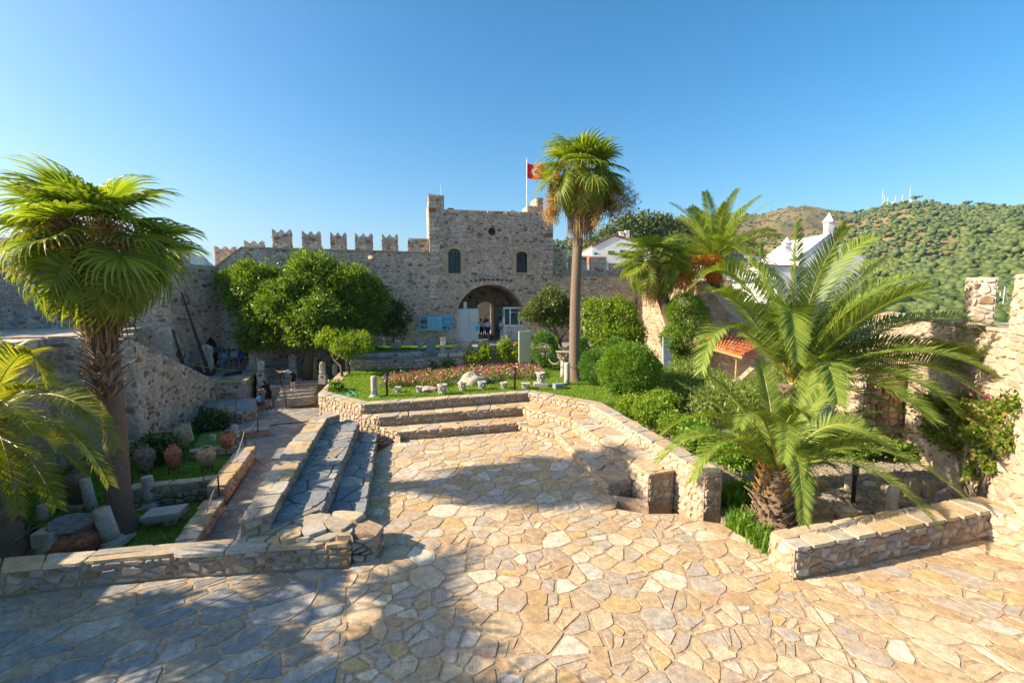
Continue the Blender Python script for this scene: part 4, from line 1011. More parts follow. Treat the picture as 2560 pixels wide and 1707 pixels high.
M['fan_old'] = leaf_mat('fan_palm_leaf_yellowing', [(.12,.17,.02),(.22,.20,.03),(.26,.17,.04)], trans=.45, rough=.45)
M['dead'] = leaf_mat('dead_palm_leaf', [(.30,.20,.11),(.22,.13,.07),(.40,.29,.17),(.16,.09,.05)], trans=.2, rough=.8, tcol=(1.3,1.1,.8), spec=.2)
M['feather'] = leaf_mat('feather_palm_leaf', [(.10,.165,.025),(.16,.235,.035),(.23,.30,.05),(.27,.32,.08)], trans=.35, rough=.5, tcol=(1.8,1.8,.45), spec=.3)
M['feather_gold'] = leaf_mat('feather_palm_leaf_golden', [(.13,.20,.02),(.20,.25,.025),(.28,.26,.03)], trans=.45, rough=.4)
M['rachis'] = plain('palm_rachis', (.42,.36,.06), .45)
M['fruit'] = leaf_mat('date_fruit', [(.62,.22,.01),(.50,.16,.01),(.68,.30,.02)], trans=.2, rough=.5, tcol=(1.2,1,.5))
M['flower_straw'] = leaf_mat('palm_flower_straw', [(.48,.30,.10),(.56,.38,.12),(.38,.22,.08)], trans=.3, rough=.7, tcol=(1.4,1.1,.5))
def frond_mesh(p0, p1, p2, ll=.55, n=52, wd=.022, vee=.35, rr=.022, hang=.25, mats=None, seed=0, bare=.10):
    r = np.random.RandomState(seed); p0, p1, p2 = (np.array(q, float) for q in (p0, p1, p2))
    def B(t): return (1 - t) ** 2 * p0 + 2 * t * (1 - t) * p1 + t * t * p2
    def dB(t): d = 2 * (1 - t) * (p1 - p0) + 2 * t * (p2 - p1); return d / (np.linalg.norm(d) + 1e-9)
    V, Fc, mi = [], [], []
    hor = p2 - p0; hor = hor - np.array((0, 0, hor[2])); side0 = np.cross(hor, (0, 0, 1.)); 
    if np.linalg.norm(side0) < .2: side0 = np.array((1., .2, 0))
    side0 /= np.linalg.norm(side0)
    roll = r.normal(0, .25)
    for k in range(n):
        t = bare + (1 - bare) * (k + .5) / n; P, T = B(t), dB(t)
        S = side0 - T * side0.dot(T); S /= np.linalg.norm(S); Nn = np.cross(S, T)
        if Nn[2] < 0 and abs(T[2]) < .9: Nn = -Nn
        S2 = S * math.cos(roll) + Nn * math.sin(roll); N2 = Nn * math.cos(roll) - S * math.sin(roll)
        L = ll * (min(1, .45 + (t - bare) * 3.2)) * (1 - .62 * max(0, (t - .45) / .55) ** 1.6)
        fw = .55 + .75 * t
        for s in (-1, 1):
            d = S2 * s + T * (fw + r.normal(0, .06)) + N2 * (vee + r.normal(0, .10)); d /= np.linalg.norm(d)
            l = L * r.uniform(.88, 1.08); w = np.cross(d, N2); w /= (np.linalg.norm(w) + 1e-9); w *= wd * .5
            m1 = P + d * l * .5 - np.array((0, 0, hang * l * .06)); m2 = P + d * l * .97 - np.array((0, 0, hang * l * (.35 + r.uniform(0, .2))))
            o = len(V); V += [P - w * .5, P + w * .5, m1 - w, m1 + w, m2]
            Fc += [(o, o + 1, o + 3, o + 2), (o + 2, o + 3, o + 4)]; mi += [0, 0]
    ts = [k / 12 for k in range(13)]; o = len(V)
    for t in ts:
        P, T = B(t), dB(t); S = side0 - T * side0.dot(T); S /= np.linalg.norm(S); Nn = np.cross(S, T); q = rr * (1 - .8 * t) * (1.8 if t < .1 else 1)
        V += [P + S * q, P + Nn * q, P - S * q, P - Nn * q]
    for i in range(12):
        for k in range(4): Fc.append((o + i * 4 + k, o + i * 4 + (k + 1) % 4, o + (i + 1) * 4 + (k + 1) % 4, o + (i + 1) * 4 + k)); mi.append(1)
    return mesh('frond', V, Fc, mats or [M['feather'], M['rachis']], mi)
def rnd_frond(C, az, el, L, droop=.35, **kw):
    C = Vector(C); h = Vector((math.cos(az), math.sin(az), 0))
    p1 = C + (h * math.cos(el) + Vector((0, 0, math.sin(el)))) * L * .6
    p2 = C + h * (L * (.35 + .6 * math.cos(el))) + Vector((0, 0, L * (math.sin(el) * .85 - droop)))
    return frond_mesh(C + h * .08, p1, p2, **kw)
def trunk_rings(base, top, r0, r1, n=12, step=.09, flare=.3, seed=1, mat=None, parent=None, name='trunk'):
    r = random.Random(seed); base, top = Vector(base), Vector(top); L = (top - base).length; m = max(4, int(L / step)); d = (top - base) / L
    q = d.to_track_quat('Z', 'Y').to_matrix(); prof = []
    bend = Vector((r.uniform(-.02, .02), r.uniform(-.02, .02), 0)) * L
    V, f = [], []
    for i in range(m + 1):
        t = i / m; rr = r0 + (r1 - r0) * t + flare * math.exp(-t * L / .35); rr *= 1 + (.022 if i % 2 else -.014) + r.uniform(-.01, .01)
        c = base + d * (L * t) + bend * math.sin(t * math.pi)
        for k in range(n): a = 2 * math.pi * k / n; V.append(c + q @ Vector((rr * math.cos(a), rr * math.sin(a), 0)))
    for i in range(m):
        for k in range(n): f.append((i * n + k, i * n + (k + 1) % n, (i + 1) * n + (k + 1) % n, (i + 1) * n + k))
    f.append(tuple(m * n + k for k in range(n)))
    return ob(name, mesh(name, V, f, mat or M['palm_bark'], smooth=True), parent)
def boot_mesh(L=.3, w=.09, th=.03, out_=.55, mat=None):
    V = [(0, -w, 0), (0, w, 0), (0, w * .9, -th * 2), (0, -w * .9, -th * 2), (L * .5 * out_, -w * .6, L * .5), (L * .5 * out_, w * .6, L * .5), (L * .5 * out_ + th * .7, w * .55, L * .45), (L * .5 * out_ + th * .7, -w * .55, L * .45),
         (L * out_ * 1.2, -w * .3, L), (L * out_ * 1.2, w * .3, L), (L * out_ * 1.25 + th * .4, w * .25, L * .96), (L * out_ * 1.25 + th * .4, -w * .25, L * .96)]
    f = []
    for o in (0, 4): f += [(o, o+1, o+5, o+4), (o+1, o+2, o+6, o+5), (o+2, o+3, o+7, o+6), (o+3, o, o+4, o+7)]
    f.append((8, 9, 10, 11)); return mesh('leaf_base', V, f, mat or M['boot'])
def boots(parent, base, top, r0, r1, rows, per, meshes, seed=1, flip=False):
    r = random.Random(seed); base, top = Vector(base), Vector(top)
    for i in range(rows):
        t = (i + .5) / rows; c = base.lerp(top, t); rr = r0 + (r1 - r0) * t
        for k in range(per):
            a = 2 * math.pi * (k + .5 * (i % 2) + i * .18) / per + r.uniform(-.1, .1)
            o = ob('leaf_base', r.choice(meshes), parent, c + Vector((math.cos(a), math.sin(a), 0)) * rr * .93 + Vector((0, 0, r.uniform(-.03, .03))), (0, (math.pi + r.uniform(-.5, .2)) * flip + r.uniform(-.2, .25), a), r.uniform(.75, 1.2))
# fan leaves: four shared shapes
def fan_mesh(R_=1.0, lp=1.25, beta=35, n=38, spread=135, mats=None, seed=0, limp=.5):
    r = random.Random(seed); V, f, mi = [], [], []
    pts = [(lp * t, 0, -.10 * lp * t * t) for t in (0, .25, .5, .75, 1)]
    a, b = tube(pts, [.035, .026, .02, .018, .015], 4, False); V += a; f += b; mi += [1] * len(b)
    H = Vector(pts[-1]); cb, sb = math.cos(R(beta)), math.sin(R(beta)); d = Vector((cb, 0, -sb)); nn = Vector((sb, 0, cb)); s = Vector((0, 1, 0))
    dph = 2 * R(spread) / n
    for k in range(n):
        ph = -R(spread) + dph * (k + .5); dr = d * math.cos(ph) + s * math.sin(ph); pr = s * math.cos(ph) - d * math.sin(ph)
        L = R_ * (.74 + .26 * math.cos(ph * .5)) * r.uniform(.92, 1.06); cup = nn * (.10 * R_ * (1 - math.cos(ph)))
        w5 = .56 * L * math.tan(dph / 2) * 1.08; fold = nn * (.012 if k % 2 else -.012)
        g = Vector((-.25 * sb, 0, -1)) ; lm = limp * r.uniform(.7, 1.4)
        P = [H + dr * (.04 * L), H + dr * (.56 * L) + cup, H + dr * (.80 * L) + cup + g * (.10 * lm * L), H + dr * (.93 * L) + cup + g * (.30 * lm * L), H + dr * (.97 * L) + cup + g * (.52 * lm * L)]
        W = [.008, w5, w5 * .5, w5 * .28, 0]; o = len(V)
        for i in range(4): V += [P[i] - pr * W[i] + fold, P[i] + pr * W[i] - fold]
        V.append(P[4])
        f += [(o, o+2, o+3, o+1), (o+2, o+4, o+5, o+3), (o+4, o+6, o+7, o+5), (o+6, o+8, o+7)]; mi += [0] * 4
    return mesh('fan_leaf', [tuple(v) for v in V], f, mats or [M['fan'], M['rachis']], mi)
FANS = [fan_mesh(beta=b, seed=i, limp=l, n=34) for i, (b, l) in enumerate(((20, .45), (42, .6), (66, .8), (30, .75)))]
FANO = [fan_mesh(beta=b, seed=i + 9, limp=l, n=34, mats=[M['fan_old'], M['rachis']]) for i, (b, l) in enumerate(((55, .9), (72, .8)))]
def strands(name, parent, C, top_r, bot_r, L, n, mat, seed, wd=.03, az=None, zj=.3, kink=.12):
    """hanging strips (dead leaves, threads)"""
    r = np.random.RandomState(seed); a = r.uniform(0, 2 * np.pi, n) if az is None else r.uniform(az[0], az[1], n); C = np.array(C, float)
    V = np.zeros((n, 6, 3)); l = L * r.uniform(.5, 1.1, n); rt = top_r * r.uniform(.6, 1.1, n); rb = bot_r * r.uniform(.35, 1.15, n); z0 = r.uniform(-zj, zj, n)
    tx, ty = -np.sin(a), np.cos(a); w_ = wd * r.uniform(.5, 1.3, n); j = r.normal(0, kink, n)
    for i, (t, rr, ww) in enumerate(((0, rt, .5), (.45, rt + (rb - rt) * .75, 1), (1, rb, .25))):
        aa = a + j * t; px = C[0] + np.cos(aa) * rr; py = C[1] + np.sin(aa) * rr; pz = C[2] + z0 - l * (t if i != 1 else .38)
        for s in (0, 1):
            V[:, i * 2 + s, 0] = px + tx * w_ * ww * (s * 2 - 1); V[:, i * 2 + s, 1] = py + ty * w_ * ww * (s * 2 - 1); V[:, i * 2 + s, 2] = pz
    b = np.arange(n)[:, None] * 6; Fc = np.concatenate([b + np.array([0, 1, 3, 2]), b + np.array([2, 3, 5, 4])])
    return ob(name, fmesh(name, V.reshape(-1, 3), Fc, mat), parent, kind='stuff')
def spray(name, parent, C, dirs, mat, seed, n=220, tw=.18, wd=.012, rs=.03):
    """drooping flower or fruit stalks: arcs carrying fine twiglets"""
    r = random.Random(seed); C = Vector(C)
    for (az, out_, up_, drop) in dirs:
        V, f = [], []; h = Vector((math.cos(az), math.sin(az), 0)); p1 = C + h * out_ * .7 + Vector((0, 0, up_)); p2 = C + h * out_ + Vector((0, 0, -drop))
        Bz = lambda t: C * (1 - t) ** 2 + p1 * 2 * t * (1 - t) + p2 * t * t
        a, b = tube([Bz(t / 8) for t in range(9)], [.02 * (1 - t / 10) for t in range(9)], 4, False); V += a; f += b
        for k in range(n):
            t = .35 + .65 * r.random(); P = Bz(t) + Vector((r.gauss(0, 1), r.gauss(0, 1), r.gauss(0, 1))) * rs * 3
            d = Vector((r.gauss(0, .6), r.gauss(0, .6), -1 + r.gauss(0, .5))).normalized() * tw * r.uniform(.4, 1.2); s = d.cross(Vector((r.gauss(0, 1), r.gauss(0, 1), .1))).normalized() * wd
            o = len(V); V += [P - s, P + s, P + d * .6 + s * 1.3, P + d - s * .4]; f.append((o, o+1, o+2, o+3))
        ob(name, mesh(name, V, f, mat), parent)
def fan_palm(label, base, crown, r0, r1, scale, nleaf, seed, skirt=1.0, shag=1.3, lo=-50, hi=80, explicit=(), stalks=(), group='fan palms', flare=.22, dead_n=520, bootrows=12):
    t = thing('fan_palm', label, 'palm tree', (0, 0, 0), group); r = random.Random(seed); base, crown = Vector(base), Vector(crown)
    trunk_rings(base, crown, r0, r1, seed=seed, parent=t, flare=flare)
    d = (crown - base).normalized(); sb = crown - d * shag
    bm = [boot_mesh(.28, .08), boot_mesh(.34, .07, out_=.8), boot_mesh(.22, .09, out_=.4)]
    if bootrows: boots(t, sb, crown, r1 * 1.15, r1 * 1.1, bootrows, 9, bm, seed)
    strands('dead_leaf_skirt', t, crown - d * .1, r1 * 1.7, .5 * scale * skirt, 1.9 * scale * skirt, dead_n, M['dead'], seed, wd=.028)
    for k in range(nleaf):
        el = lo + (hi - lo) * ((k + .5) / nleaf) ** .85; az = k * 2.399 + r.uniform(-.3, .3); s = scale * r.uniform(.85, 1.1)
        me = FANO[k % 2] if el < lo + 16 and r.random() < .7 else FANS[(2 if el < -5 else r.choice([0, 1, 3, 3]))]
        ob('fan_leaf', me, t, crown + Vector((0, 0, .15)), (r.uniform(-.35, .35), -R(el), az), s)
    for az, el, s, m_ in explicit: ob('fan_leaf', FANS[m_], t, crown + Vector((0, 0, .1)), (0, -R(el), R(az)), s)
    if stalks: spray('flower_stalk', t, crown, stalks, M['flower_straw'], seed, n=330, tw=.22, rs=.05)
    return t
P1 = G3(300, 1325, BEDL)
c1_ = D(240, 640, 12.2)
palm_a = fan_palm('big ragged fan palm with straw flower stalks rising from the shaded bed', P1, (c1_.x, 12.2, c1_.z), .30, .22, 1.05, 50, 5, lo=-62, hi=80, shag=3.9, bootrows=30, dead_n=900,
         stalks=[(R(a), o_, u, dd) for a, o_, u, dd in ((175,1.5,1.5,.0),(190,1.3,1.0,.5),(205,1.1,.9,.7),(160,1.0,1.2,.6),(230,.9,.6,.9),(150,1.8,1.9,.3),(275,.7,.5,.9),(310,.8,.6,.7),(200,1.7,1.6,.5))])
base2 = G3(1436, 952, LAWN); c2_ = D(1457, 455, 25.0)
palm_b = fan_palm('tall slender fan palm on the lawn with golden flower clusters and a long dry skirt', base2, c2_, .31, .23, 1.2, 46, 8, lo=-52, hi=84, shag=.6, skirt=1.25, bootrows=5, dead_n=1100, flare=.22,
         stalks=[(R(a), o_, u, dd) for a, o_, u, dd in ((265,.7,.6,1.2),(250,.8,.3,1.6),(285,.9,.3,1.7),(190,2.0,.9,1.1),(180,1.9,.7,2.0),(200,1.7,.4,2.3),(170,1.6,.2,2.0),(-10,2.2,.8,1.2),(5,2.3,.6,1.8),(-25,2.0,.5,1.9),(12,1.8,.6,1.7),(260,.5,.0,2.4),(-60,1.2,.0,2.4),(215,2.1,1.6,.3))])
c3_ = D(1632, 668, 28.5)
b3 = G3(1643, 915, -5.6)
fan_palm('shorter fan palm with a peeling trunk top, standing before the sunlit rampart', (b3[0], 28.6, -5.6), (c3_.x, 28.5, c3_.z), .42, .34, 1.1, 36, 9, lo=-55, hi=68, shag=1.7, bootrows=8, dead_n=500, flare=.1)

def straw(tree, blobs, n, mat, seed, size=.2): leaves('flower_cluster', tree, [px_blob(*b) for b in blobs], n, size, mat, seed, asp=7, cl=10, cr=.1, shell=.9, out_=.1)
def px_blob(sx, sy, Y, rx, rz, ry=None):
    k = Y / F; return (D(sx, sy, Y), (rx * k, (ry if ry else rx * .8) * k, rz * k))
STRAW = []
def S_(p): return (p[0] * 1.0884, p[1] * 1.0884)
def feather_palm(label, base, crown, r0, r1, fronds, seed, nrand=0, L=3.2, ll=.5, wd=.022, mats=None, group='feather palms', bootrows=6, bootper=12, gold=0, hi=85, lo=-10, n=52, azr=(0, 360), bs=1.0):
    t = thing('feather_palm', label, 'palm tree', (0, 0, 0), group); r = random.Random(seed); base, crown = Vector(base), Vector(crown)
    trunk_rings(base, crown, r0, r1, seed=seed, parent=t, flare=.02)
    bm = [boot_mesh(.22 * bs, .085 * bs, .035), boot_mesh(.26 * bs, .07 * bs, .04, .75), boot_mesh(.18 * bs, .09 * bs, .03, .5)]; bg = [boot_mesh(.26 * bs, .07 * bs, .03, .5, M['boot_gold'])]
    if bootrows:
        g = gold; tm = base.lerp(crown, 1 - g) if g else crown
        boots(t, base, tm, r0, r0 + (r1 - r0) * (1 - g), bootrows, bootper, bm, seed)
        if g: boots(t, tm, crown, r0 + (r1 - r0) * (1 - g), r1 * .7, max(2, int(bootrows * g * 1.6)), bootper, bg, seed + 1)
    k = 0
    for (c, cy), (tx, ty) in fronds:
        p1 = D(*S_(c), cy) if True else None; p2 = D(*S_(tx), ty)
        h = (p1 - crown); st = crown + h.normalized() * .12
        ob('frond', frond_mesh(st, p1, p2, ll=ll, wd=wd, mats=mats, seed=seed + k, n=n), t); k += 1
    for i in range(nrand):
        el = lo + (hi - lo) * ((i + .5) / nrand); az = R(azr[0] + ((i * 137.5) % 360) / 360 * (azr[1] - azr[0]) + r.uniform(-8, 8))
        ob('frond', rnd_frond(crown, az, R(el), L * r.uniform(.85, 1.1), droop=r.uniform(.25, .5) if el < 60 else .05, ll=ll, wd=wd, mats=mats, seed=seed + 50 + i, n=n), t)
    return t
# big feather palm (control pixel+depth, tip pixel+depth, in the 2352-wide view)
cB = D(*S_((1822, 885)), 13.6)
F1 = [(((1822,700),13.8),((1830,512),13.9)), (((1850,640),13.3),((1945,522),13.0)), (((1900,650),13.8),((2095,590),14.2)), (((1990,540),13.2),((2270,770),12.2)), (((2010,640),13.6),((2330,800),13.2)),
      (((2060,760),12.8),((2262,912),11.4)), (((2150,750),12.6),((2420,860),11.6)), (((2080,600),14.5),((2230,700),15.5)), (((1700,520),13.8),((1590,660),13.2)), (((1690,640),13.0),((1632,672),12.0)),
      (((1650,640),13.2),((1612,850),12.2)), (((1740,640),14.2),((1745,560),14.6)), (((1800,560),12.2),((1832,830),11.4)), (((1770,640),12.6),((1835,780),11.6)), (((1900,740),11.8),((1925,925),10.8)),
      (((2000,560),14.6),((2040,600),16.0)), (((1860,600),14.6),((2010,545),15.0)), (((2200,780),13.6),((2300,900),13.0)), (((2110,690),13.0),((2250,850),12.2)), (((1950,700),14.2),((2160,660),15.2)),
      (((1900,860),12.8),((2080,950),12.0)), (((1760,560),13.6),((1655,560),14.4)), (((2240,700),12.9),((2440,930),11.8)), (((1840,640),15),((1700,600),16.4)), (((2120,640),12.8),((2380,790),12.0)), (((2100,720),12.4),((2345,900),11.2)), (((2080,800),12.2),((2200,950),11.2)), (((2060,680),13.6),((2310,740),13.6)), (((1960,600),13.4),((2190,640),13.4)), (((2020,740),13.0),((2280,830),12.6))]
gb = G(1985, 1120, RG)
feather_palm('very large feather palm sprawling over the sunny garden, behind the small stout one', (cB.x, 13.7, -6.0), cB, .42, .45, F1, 100, nrand=12, L=4.0, ll=.84, wd=.040, bootrows=9, bootper=11, lo=25, hi=75, n=105, azr=(-60, 105))
cS = D(*S_((1790, 1085)), 11.4)
F2 = [(((1640,880),11.2),((1520,1000),10.7)), (((1620,930),11.6),((1512,1060),11.6)), (((1660,930),10.6),((1592,1105),9.9)), (((1700,900),12.0),((1600,845),12.8)), (((1690,940),11.8),((1560,880),12.4)), (((1770,900),11.9),((1745,830),12.6)),
      (((1850,920),11.6),((1935,870),12.2)), (((1920,880),11.2),((2075,1060),10.6)), (((1900,930),12.0),((2065,950),12.8)), (((2010,950),10.9),((2225,1150),9.9)), (((1980,1000),10.6),((2152,1205),9.4)), (((1840,950),10.2),((1845,1200),9.3)),
      (((1830,880),10.6),((1800,1060),9.6)), (((1800,900),11.0),((1860,960),10.4)), (((1930,960),12.0),((2120,1000),12.6)), (((1870,880),12.0),((1860,850),13.0)), (((1690,1010),10.8),((1620,1060),10.2)), (((1745,880),11.0),((1700,980),10.2)), (((1960,930),11.6),((2100,1080),11.4)),
      (((1730,960),11.9),((1640,960),12.6)), (((1880,1000),11.9),((2010,1010),12.8))]
feather_palm('small stout feather palm with a pineapple shaped trunk beside the low front wall', G3(1938, 1335, -6.0), cS, .52, .42, F2, 200, nrand=7, L=2.4, ll=.56, wd=.030, bootrows=9, bootper=15, gold=.42, lo=20, hi=70, azr=(20, 160), n=100, bs=1.1)
cL = D(*S_((-55, 1000)), 10.8)
F3 = [(((130,800),10.8),((268,1030),10.2)), (((150,900),10.4),((250,1112),9.6)), (((60,700),11.0),((108,880),10.8)), (((90,790),11.6),((240,960),11.8)), (((80,880),10.0),((215,1050),9.4)), (((60,990),10.0),((130,1165),9.5)), (((20,720),11.6),((60,830),12.2)), (((60,940),11.4),((200,1090),11.8)), (((-60,820),9.4),((80,1000),8.6)), (((0,900),10.0),((40,1180),9.4)), (((40,830),11.0),((180,930),11.0))]
feather_palm('feather palm with golden fronds reaching in over the shaded bed', (-12.6, 10.8, -6.9), cL, .42, .34, F3, 300, nrand=14, L=3.0, ll=.66, wd=.032, mats=[M['feather_gold'], M['rachis']], bootrows=7, bootper=10, azr=(90, 300), n=95)
# date palm with orange fruit
cD = D(1785, 655, 31)
tD = feather_palm('feather palm with hanging orange date clusters behind the clipped ivy column', (cD.x, 31, -2.5), cD, .5, .45, [], 400, nrand=62, L=5.0, ll=.80, wd=.060, bootrows=6, bootper=9, lo=-8, hi=84, n=52, bs=1.4)
for k, (sx, sy) in enumerate(((1700,690),(1712,668),(1735,680),(1690,675),(1772,672),(1785,660),(1798,675),(1752,662),(1722,700))):
    q = D(sx, sy, 29.4 if k % 2 else 29.9); r_ = random.Random(k); V, f = [], []
    a_, b_ = tube([cD + Vector((0, -.4, 0)), (cD + q) / 2 + Vector((0, -.3, .5)), q + Vector((0, 0, .6))], [.04, .03, .02], 5, False); V += a_; f += b_
    for i in range(420):
        p = q + Vector((r_.gauss(0, .22), r_.gauss(0, .22), r_.uniform(-.75, .65))); o = len(V); s = Vector((r_.gauss(0, 1), r_.gauss(0, 1), 0)).normalized() * .022
        V += [p - s, p + s, p + s * .6 - Vector((0, 0, .16)), p - s - Vector((0, 0, .14))]; f.append((o, o+1, o+2, o+3))
    ob('fruit_cluster', mesh('fruit_cluster', V, f, M['fruit']), tD)
# palms beyond the picture's edge that throw the long shadows on the terrace
fan_palm('tall fan palm beyond the terrace edge whose crown throws the long frond shadows', (-13.8, 5.4, -6.9), (-13.4, 5.9, -1.0), .3, .24, 1.35, 14, 15, lo=-25, hi=70, shag=1, dead_n=200, bootrows=0)
fan_palm('second fan palm beyond the terrace edge, shading the corner of the paving', (-13.2, 3.4, -5.9), (-13.0, 3.7, -1.1), .3, .24, 1.5, 15, 16, lo=-30, hi=75, shag=1, dead_n=200, bootrows=0)
feather_palm('feather palm at the terrace edge shading the low wall and the grey paving', (-12.6, 4.6, -5.9), (-12.2, 4.8, -2.3), .4, .36, [], 500, nrand=10, L=3.6, ll=.6, wd=.032, bootrows=0, lo=0, n=40)

# ---------------------------------------------------------------- leafy crowns
def leaves(name, parent, blobs, n, size, mat, seed, asp=2.0, cl=14, cr=.16, out_=.5, shell=.25, kind=None, zmin=None, keep=None, tw=0):
    """clusters of leaves over ellipsoid blobs [(centre, radii)]"""
    r = np.random.RandomState(seed); wgt = np.array([(b[1][0] * b[1][1] + b[1][0] * b[1][2] + b[1][1] * b[1][2]) for b in blobs]); wgt = wgt / wgt.sum()
    m = max(1, n // cl); which = r.choice(len(blobs), m, p=wgt); C = np.array([tuple(b[0]) for b in blobs])[which]; Rd = np.array([tuple(b[1]) for b in blobs])[which]
    d = r.normal(size=(m, 3)); d /= np.linalg.norm(d, axis=1)[:, None]; rad = 1 - shell * r.random(m) ** 1.2 + r.normal(0, .05, m)
    cen = C + d * Rd * rad[:, None]; nd_ = d / Rd; nd_ /= np.linalg.norm(nd_, axis=1)[:, None]
    ok = np.ones(m, bool)
    for b in blobs:      # drop what lies deep inside another blob
        q = np.linalg.norm((cen - np.array(tuple(b[0]))) / np.array(tuple(b[1])), axis=1); ok &= q > (1 - shell * 1.7)
    if zmin is not None: ok &= cen[:, 2] > zmin
    cen, nd_ = cen[ok], nd_[ok]; m = len(cen)
    k = cl; P = np.repeat(cen, k, 0) + r.normal(0, cr, (m * k, 3)); ndr = np.repeat(nd_, k, 0)
    if zmin is not None: P[:, 2] = np.maximum(P[:, 2], zmin)
    ax = r.normal(size=(m * k, 3)) + ndr * out_ * 2; ax /= np.linalg.norm(ax, axis=1)[:, None]
    sd = np.cross(ax, r.normal(size=(m * k, 3)) + ndr * .8); sd /= (np.linalg.norm(sd, axis=1)[:, None] + 1e-9)
    L = size * r.uniform(.6, 1.3, (m * k, 1)); W = L / asp * .5
    V = np.stack([P, P + ax * L * .45 + sd * W, P + ax * L, P + ax * L * .45 - sd * W], 1).reshape(-1, 3)
    Fc = np.arange(m * k * 4).reshape(-1, 4)
    return ob(name, fmesh(name, V, Fc, mat), parent, kind=kind)
M['l_ficus'] = leaf_mat('ficus_leaves', [(.05,.11,.014),(.09,.17,.018),(.15,.25,.024),(.22,.30,.035)], trans=.35)
M['l_dark'] = leaf_mat('dark_leaves', [(.03,.065,.012),(.05,.10,.018),(.08,.14,.025)], trans=.25)
M['l_olive'] = leaf_mat('olive_green_leaves', [(.06,.11,.025),(.11,.16,.035),(.17,.20,.06)], trans=.3)
M['l_citrus'] = leaf_mat('citrus_leaves', [(.12,.20,.015),(.18,.29,.022),(.28,.37,.035)], trans=.42)
M['l_box'] = leaf_mat('clipped_bush_leaves', [(.08,.17,.014),(.13,.24,.018),(.20,.32,.025)], trans=.38)
M['l_cypress'] = leaf_mat('clipped_cypress', [(.06,.15,.018),(.09,.21,.024),(.13,.27,.03)], trans=.25)
M['l_ole'] = leaf_mat('oleander_leaves', [(.11,.18,.03),(.17,.25,.045),(.26,.32,.09)], trans=.35)
M['l_vine'] = leaf_mat('vine_leaves', [(.08,.15,.02),(.12,.21,.02),(.16,.24,.025),(.20,.24,.03),(.32,.22,.04),(.10,.19,.02),(.12,.20,.02)], trans=.4)
M['l_lily'] = leaf_mat('strap_leaves', [(.08,.17,.015),(.14,.27,.02),(.20,.33,.03)], trans=.4)
M['l_grey'] = leaf_mat('grey_santolina', [(.20,.24,.14),(.28,.31,.20),(.16,.20,.10)], trans=.2)
def lumpy(c, rad, n, seed, s=(.38, .6), squash=.9, up=.3):
    """sub-blobs over an ellipsoid crown"""
    r = random.Random(seed); c = Vector(c); o = []
    for i in range(n):
        d = Vector((r.gauss(0, 1), r.gauss(0, 1), r.gauss(up, 1))).normalized(); q = r.uniform(.45, .78); k = r.uniform(*s)
        o.append((c + Vector((d.x * rad[0], d.y * rad[1], d.z * rad[2])) * q, (rad[0] * k, rad[1] * k, rad[2] * k * squash)))
    return o
def limbs(parent, base, joints, mat=None, r0=.2, name='trunk'):
    """trunk then branches: joints = list of polylines from the base"""
    for i, (pts, ra, rb) in enumerate(joints):
        n = len(pts); V, f = tube(pts, [ra + (rb - ra) * k / (n - 1) for k in range(n)], 7)
        ob(name if i == 0 else 'limb', mesh(name, V, f, mat or M['bark'], smooth=True), parent)
# the big spreading tree by the rampart
t = thing('broadleaf_tree', 'large spreading evergreen tree, sunlit on top, against the battlemented wall', 'tree')
bl = []
def px_blob(sx, sy, Y, rx, rz, ry=None):   # radii in photograph pixels at depth Y
    k = Y / F; return (D(sx, sy, Y), (rx * k, (ry if ry else rx * .8) * k, rz * k))
for a in ((650,705,29.5,72,48),(610,740,30,58,55),(780,680,29.3,75,52),(860,715,29.4,82,62),(900,760,29.6,68,58),(720,760,28.6,85,62),(800,790,28.2,95,60),(870,810,29,75,50),(660,790,29.6,72,58),(700,830,29.3,70,42),(780,835,28.6,75,36),(585,705,30.6,42,30),(640,845,29.6,48,28),(935,740,30,38,48),(920,800,30,42,42)):
    c, rr = px_blob(*a); bl.append((c, tuple(q * .86 for q in rr)))
for a in list(bl):
    r_ = random.Random(int(a[0].x * 100)); 
    for _ in range(5):
        d_ = Vector((r_.gauss(0, 1), r_.gauss(-.5, 1), r_.gauss(.5, 1))).normalized(); bl.append((a[0] + Vector((d_.x * a[1][0], d_.y * a[1][1], d_.z * a[1][2])) * .8, tuple(q * r_.uniform(.28, .45) for q in a[1])))
leaves('crown', t, bl, 125000, .21, M['l_ficus'], 1, asp=2.6, cl=18, cr=.15, shell=.36, out_=.9)
tb = G3(768, 948, LAND); lc = D(770, 800, 29)
limbs(t, tb, [([tb, (tb[0] + .2, tb[1] - .2, -4.4), (lc.x, 29, -3.2)], .34, .26), ([(lc.x, 29, -3.3), D(690, 800, 29.2), D(640, 740, 29.8)], .2, .06), ([(lc.x, 29, -3.3), D(800, 780, 29), D(800, 700, 29.3)], .2, .06), ([(lc.x, 29, -3.3), D(850, 800, 29), D(890, 750, 29.5)], .18, .05)])
def small_tree(label, blobs, n, size, mat, seed, trunk, cat='tree', name='small_tree', asp=2.2, **kw):
    t = thing(name, label, cat); leaves('crown', t, blobs, n, size, mat, seed, asp=asp, **kw); limbs(t, None, trunk); return t
small_tree('small dark tree between the big spreading tree and the blue information board', [px_blob(*a) for a in ((975,775,31,32,26),(1000,790,31,26,30),(985,820,31,34,18),(965,800,31,22,20),(960,745,31.3,18,12))], 5200, .17, M['l_dark'], 2,
           [([G3(980, 870, -3.8), D(984, 850, 31.5), D(982, 815, 31.2)], .07, .04), ([D(982, 825, 31.2), D(1000, 790, 31)], .04, .02)], cr=.14)
